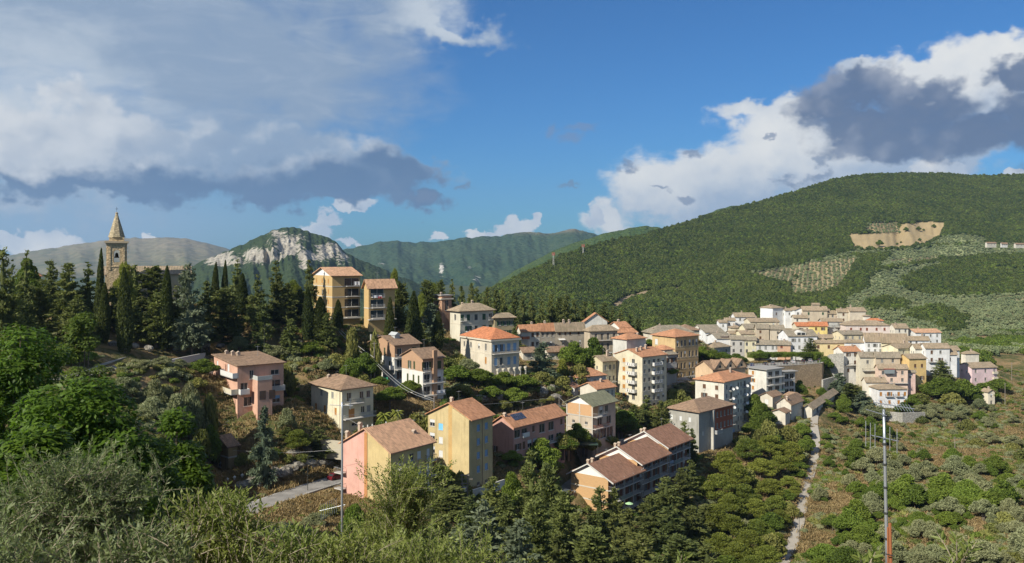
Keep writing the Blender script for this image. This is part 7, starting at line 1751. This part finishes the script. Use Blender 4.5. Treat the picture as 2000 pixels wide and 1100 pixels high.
for i in range(9):
    q = at(700 + i * 9, 842 - i * 1.6, 184 + i * 1.2) - o0; MB().box(q.x - .12, q.x + .12, q.y - .12, q.y + .12, q.z - 1.2, q.z + 1.0).build('post', plain('post_white', (.62, .61, .57), .8), fc)
bl = empty('balustrade', at(790, 828, 196)); tag(bl, 'pale balustrade along the terrace above the palms', 'balustrade'); o0 = bl.location
for i in range(16):
    q = at(792 + i * 5.5, 828 - i * .6, 196 + i * .8) - o0; MB().lathe([(.12, -.9), (.2, -.5), (.1, -.1), (.16, .2)], q.x, q.y, 6).build('baluster', plain('post_white', (.62, .61, .57), .8), bl).location = (0, 0, q.z)
a_, b_ = at(790, 823, 196) - o0, at(878, 813, 209) - o0; MB().tube([a_, b_], .14, 5).build('handrail', plain('post_white', (.62, .61, .57), .8), bl)
# ------------------------------------------------------------------ foreground trees and shoots
def sprays(name, C_, D, k, L, Wd, mat, lift=.35, tonek=.25):
    """clusters of k leaves fanning from each centre, blades facing up and out"""
    n = len(C_); c = np.repeat(C_, k, 0); d = np.repeat(D, k, 0); m = n * k
    up = unit(d * .55 + np.array([0, 0, .8]) + rng.normal(size=(m, 3)) * .28)
    a = unit(np.cross(up, unit(rng.normal(size=(m, 3))))); a = unit(a + d * .25 + np.array([0, 0, -.25]))
    l = rng.uniform(.7, 1.25, m)[:, None] * L; w = rng.uniform(.75, 1.2, m)[:, None] * Wd
    b = unit(np.cross(up, a)); base = c + a * .03; s0 = rng.uniform(.02, .5, m)[:, None] * L
    base = base + a * s0
    v = np.stack([base, base + a * l * .45 + b * w * .5, base + a * l, base + a * l * .45 - b * w * .5], 1).reshape(-1, 3)
    me = mesh_np(name, v, np.arange(4 * m).reshape(m, 4))
    t = np.clip(.4 + np.repeat(rng.normal(size=n) * .18, k) + rng.normal(size=m) * .14 + np.repeat(D[:, 2], k) * tonek * .4, 0, 1)
    at_ = me.attributes.new('tone', 'FLOAT', 'FACE'); at_.data.foreach_set('value', t.astype(np.float32)); me.materials.append(mat)
    return me
def big_tree(name, label, px, ytop, d, wpx, nl, ncl, k, L, Wd, mat, zlo=.22, seed=1, lr=(.26, .40), hmax=None):
    global rng
    rng = np.random.default_rng(seed)
    X_ = (px - 1000) / F * d; zg = gz(X_, d); zt = (HZ - ytop) / F * d; H = zt - zg; R = wpx / 2 / F * d
    root = empty(name, (X_, d, zg)); tag(root, label, 'tree')
    lobes = []
    for i in range(nl):
        a = i * 2.399 + rng.random() * .7; q = sqrt((i + .5) / nl); r = R * rng.uniform(*lr)
        z = H * (zlo + (1 - zlo) * (1 - .72 * q ** 1.8) * rng.uniform(.62, 1.0)); z = min(z, H - r * .7)
        lobes.append((cos(a) * R * q * .80, sin(a) * R * q * .80, z, r, r, r * .78))
    lobes.append((0, 0, H - R * .25, R * .34, R * .34, R * .25))
    P, D = lobe_points(lobes, ncl, .32, .66)
    o = link('crown', sprays('crown', P, D, k, L, Wd, mat), None, root); 
    cv, cf = ellipsoid_core(lobes, .60, 10, 7)
    P2, D2 = lobe_points(lobes, ncl // 3, .75, .0)
    link('inner_foliage', sprays('inner_foliage', P2, D2, k, L * 1.2, Wd * 1.3, mat), None, root)
    t = MB(); t.tube([(0, 0, -1), (.2, .1, H * .2), (0, 0, H * .45)], [.30, .24, .16], 8)
    for (x, y, z, r, _, rz) in lobes:
        m1 = Vector((x * .4, y * .4, H * .25 + z * .35)); t.tube([(0, 0, H * .22), m1, (x * .9, y * .9, z), (x * 1.05, y * 1.05, z + rz * .5)], [.13, .09, .045, .015], 6)
    t.build('trunk', BARK, root)
    return root
big_tree('walnut_tree', 'broad walnut tree with bright sunlit leaves filling the lower left', 175, 734, 46, 350, 26, 3000, 8, .34, .15, LM['wal'], seed=5)
big_tree('walnut_tree', 'tall walnut tree at the left picture edge below the ridge conifers', 40, 632, 62, 330, 24, 2800, 8, .38, .17, LM['wal'], seed=6)
big_tree('walnut_tree', 'darker walnut tree beside the ochre garden house', 345, 800, 54, 190, 16, 1500, 8, .34, .15, LM['wal'], seed=8)
big_tree('leafy_tree', 'loose leafy tree below the stony bank left of the hairpin road', 165, 610, 110, 130, 16, 1300, 8, .42, .20, LM['broad'], seed=9)
big_tree('walnut_tree', 'low walnut crown at the bottom left edge', 60, 840, 34, 330, 18, 2300, 8, .30, .14, LM['wal'], seed=10)

# near olives: whippy shoots carrying paired narrow leaves
OLN = leafmat('leaf_olive_near', (.070, .102, .036), (.245, .292, .135), .3, .0, .5)
OLY = leafmat('leaf_olive_young', (.075, .110, .024), (.260, .320, .085), .35, .0, .5)
TWIG = plain('twig_bark', (.26, .22, .16), .9)
def near_bush(name, label, px, ytop, d, wpx, nsh, ll, lw, mat, seed, up=.55, lone=0, dep=.8, shoot=(.5, 1.1), core=True, hclip=3.2, cat='shrub', keep=1.0):
    """shoots leave a dome of limbs; lone = how many of the nearest leaves are objects of their own"""
    r = np.random.default_rng(seed)
    X_ = (px - 1000) / F * d; zg = gz(X_, d); zt = (HZ - ytop) / F * d; R = wpx / 2 / F * d; H = zt - zg
    root = empty(name, (X_, d, zg)); tag(root, label, cat)
    tw = MB(); LP = []; LA = []; tn = []
    nl = max(5, nsh // 60); zb = max(0.1, H - hclip)
    limbs = []
    for i in range(nl):
        a = i * 2.4 + r.random(); q = sqrt((i + .3) / nl) * R * .75
        e = Vector((cos(a) * q, sin(a) * q * dep, H - r.uniform(.25, .75) * (H - zb) - q * .25)); limbs.append(e)
        tw.tube([(0, 0, 0 if H < 4 else zb * .3), tuple(e * .5 + Vector((0, 0, -.1))), tuple(e)], [.05, .03, .012], 5)
    for s in range(nsh):
        e = limbs[s % nl]; a = r.random() * 2 * pi; out = Vector((cos(a), sin(a) * dep, 0))
        st = e + Vector((r.normal() * R * .22, r.normal() * R * .22, r.normal() * .3)); L = r.uniform(*shoot)
        dv = (out * r.uniform(.2, 1.0) + Vector((0, 0, up * r.uniform(.2, 1.8)))).normalized(); bend = Vector((r.normal() * .2, r.normal() * .2, -r.uniform(0, .45)))
        tip = st + dv * L + bend * L * .5
        if tip.z > H + .05 and r.random() < keep: st.z -= tip.z - H
        pts = [st + dv * L * t + bend * L * t * t * .5 for t in (0, .33, .66, 1.0)]
        tw.tube(pts, [.006, .005, .003, .0015], 3, False)
        nn = int(L / (ll * .55)); tone0 = r.normal() * .15
        for j in range(nn):
            t = (j + .5) / nn; c = st + dv * L * t + bend * L * t * t * .5; ax = (dv + bend * t).normalized()
            sd = ax.cross(Vector((r.normal(), r.normal(), r.normal()))).normalized()
            for sg in (-1, 1):
                A = (ax * .75 + sd * sg * .8).normalized(); LP.append(c + A * ll * .5); LA.append(A); tn.append(.35 + .35 * t + tone0 + r.normal() * .12)
    LP = np.array([tuple(v) for v in LP]); LA = np.array([tuple(v) for v in LA]); tn = np.clip(np.array(tn), 0, 1); n = len(LP)
    global rng
    rng = np.random.default_rng(seed + 1)
    order = np.argsort(LP[:, 1] - LP[:, 2] * .6); solo = order[:lone]; rest = order[lone:]
    ls = rng.uniform(.75, 1.25, n) * ll
    me = leaf_mesh('foliage', LP[rest], LA[rest], ls[rest], ls[rest] * lw / ll, tn[rest]); me.materials.append(mat)
    fo = link('foliage', me, None, root); tag(fo, kind='stuff')
    if lone:
        def lf():
            m_ = mesh('leaf', [(-.5, 0, 0), (-.15, .5, .06), (.2, .42, .06), (.5, 0, 0), (.2, -.42, .06), (-.15, -.5, .06)], [(0, 1, 2, 3), (0, 3, 4, 5)])
            a_ = m_.attributes.new('tone', 'FLOAT', 'FACE'); a_.data.foreach_set('value', np.array([.55, .5], np.float32)); return m_
        lm_ = cached(('leafobj', mat.name), lf)
        if not lm_.materials: lm_.materials.append(mat)
        for i in solo:
            o = bpy.data.objects.new('leaf', lm_); C.objects.link(o); o.parent = root
            A = Vector(LA[i]); B = A.cross(Vector(rng.normal(size=3))).normalized(); N_ = A.cross(B); Mx = Matrix((A, B, N_)).transposed().to_4x4()
            o.matrix_local = Matrix.Translation(Vector(LP[i])) @ Mx @ Matrix.Diagonal((ls[i], ls[i] * lw / ll, ls[i], 1))
    tw.build('twigs', TWIG, root)
    return root
near_bush('olive_tree', 'silvery olive crown close by at the lower left', 130, 868, 15, 300, 1150, .085, .024, OLN, 31, .45, 0, .9, (.5, 1.1), hclip=4.0, cat='tree')
near_bush('olive_tree', 'silvery olive branches at the bottom left corner', 20, 985, 9, 240, 500, .075, .021, OLN, 32, .5, 100, .8, (.3, .7), hclip=2.0, cat='tree')
near_bush('olive_shoots', 'upright olive shoots rising at the bottom between walnut and road', 440, 965, 8.5, 190, 300, .070, .019, OLY, 33, 1.3, 150, .7, (.25, .55), hclip=1.2)
near_bush('olive_shoots', 'leafy olive shoots along the bottom edge left of the road', 290, 1025, 7.5, 220, 260, .070, .020, OLN, 34, .8, 120, .7, (.25, .5), hclip=1.0)
near_bush('leafy_shrub', 'yellow-green shrub with long shoots in front of the pink and yellow block', 770, 905, 24, 120, 380, .11, .034, OLY, 35, 1.3, 0, .8, (.9, 2.0), hclip=4.5)
near_bush('leafy_shrub', 'bright shrub tops filling the bottom below the yellow block', 850, 1030, 17, 260, 600, .095, .030, OLY, 36, .8, 0, .8, (.6, 1.4), hclip=3.0)
near_bush('leafy_shrub', 'bright shrub at the bottom edge in front of the thin antenna pole', 690, 1050, 13, 160, 300, .085, .026, OLY, 37, .9, 0, .8, (.4, .8), hclip=1.6)
near_bush('olive_shoots', 'thin olive shoots at the bottom edge below the lower road', 565, 1040, 8.0, 130, 110, .070, .019, OLY, 41, 1.4, 60, .7, (.2, .5), hclip=.8)
near_bush('olive_sprig', 'single olive sprig poking up at the bottom right edge', 1872, 1058, 5.0, 30, 12, .062, .017, OLY, 38, 1.6, 150, .6, (.18, .30), hclip=.35, keep=1.0)
near_bush('olive_sprig', 'small olive sprig at the bottom edge beside the rusty pole', 1690, 1082, 5.0, 22, 8, .060, .017, OLY, 39, 1.6, 80, .6, (.16, .26), hclip=.3, keep=1.0)
near_bush('olive_sprig', 'olive sprig tip at the bottom edge below the conifer wood', 1325, 1086, 5.0, 22, 8, .060, .017, OLY, 40, 1.6, 80, .6, (.16, .26), hclip=.3, keep=1.0)
# ------------------------------------------------------------------ haze
hz = MB().box(-14000, 14000, -120, 9500, -140, 700).build('haze', None)
m = material('haze_air')
pv = V.T.nodes.new('ShaderNodeVolumePrincipled')
pv.inputs['Color'].default_value = (.46, .70, 1.0, 1); pv.inputs['Density'].default_value = HAZE; pv.inputs['Anisotropy'].default_value = .2
o = V.T.nodes.new('ShaderNodeOutputMaterial'); V.T.links.new(pv.outputs[0], o.inputs['Volume'])
hz.data.materials.append(m)
tag(hz, kind='stuff')
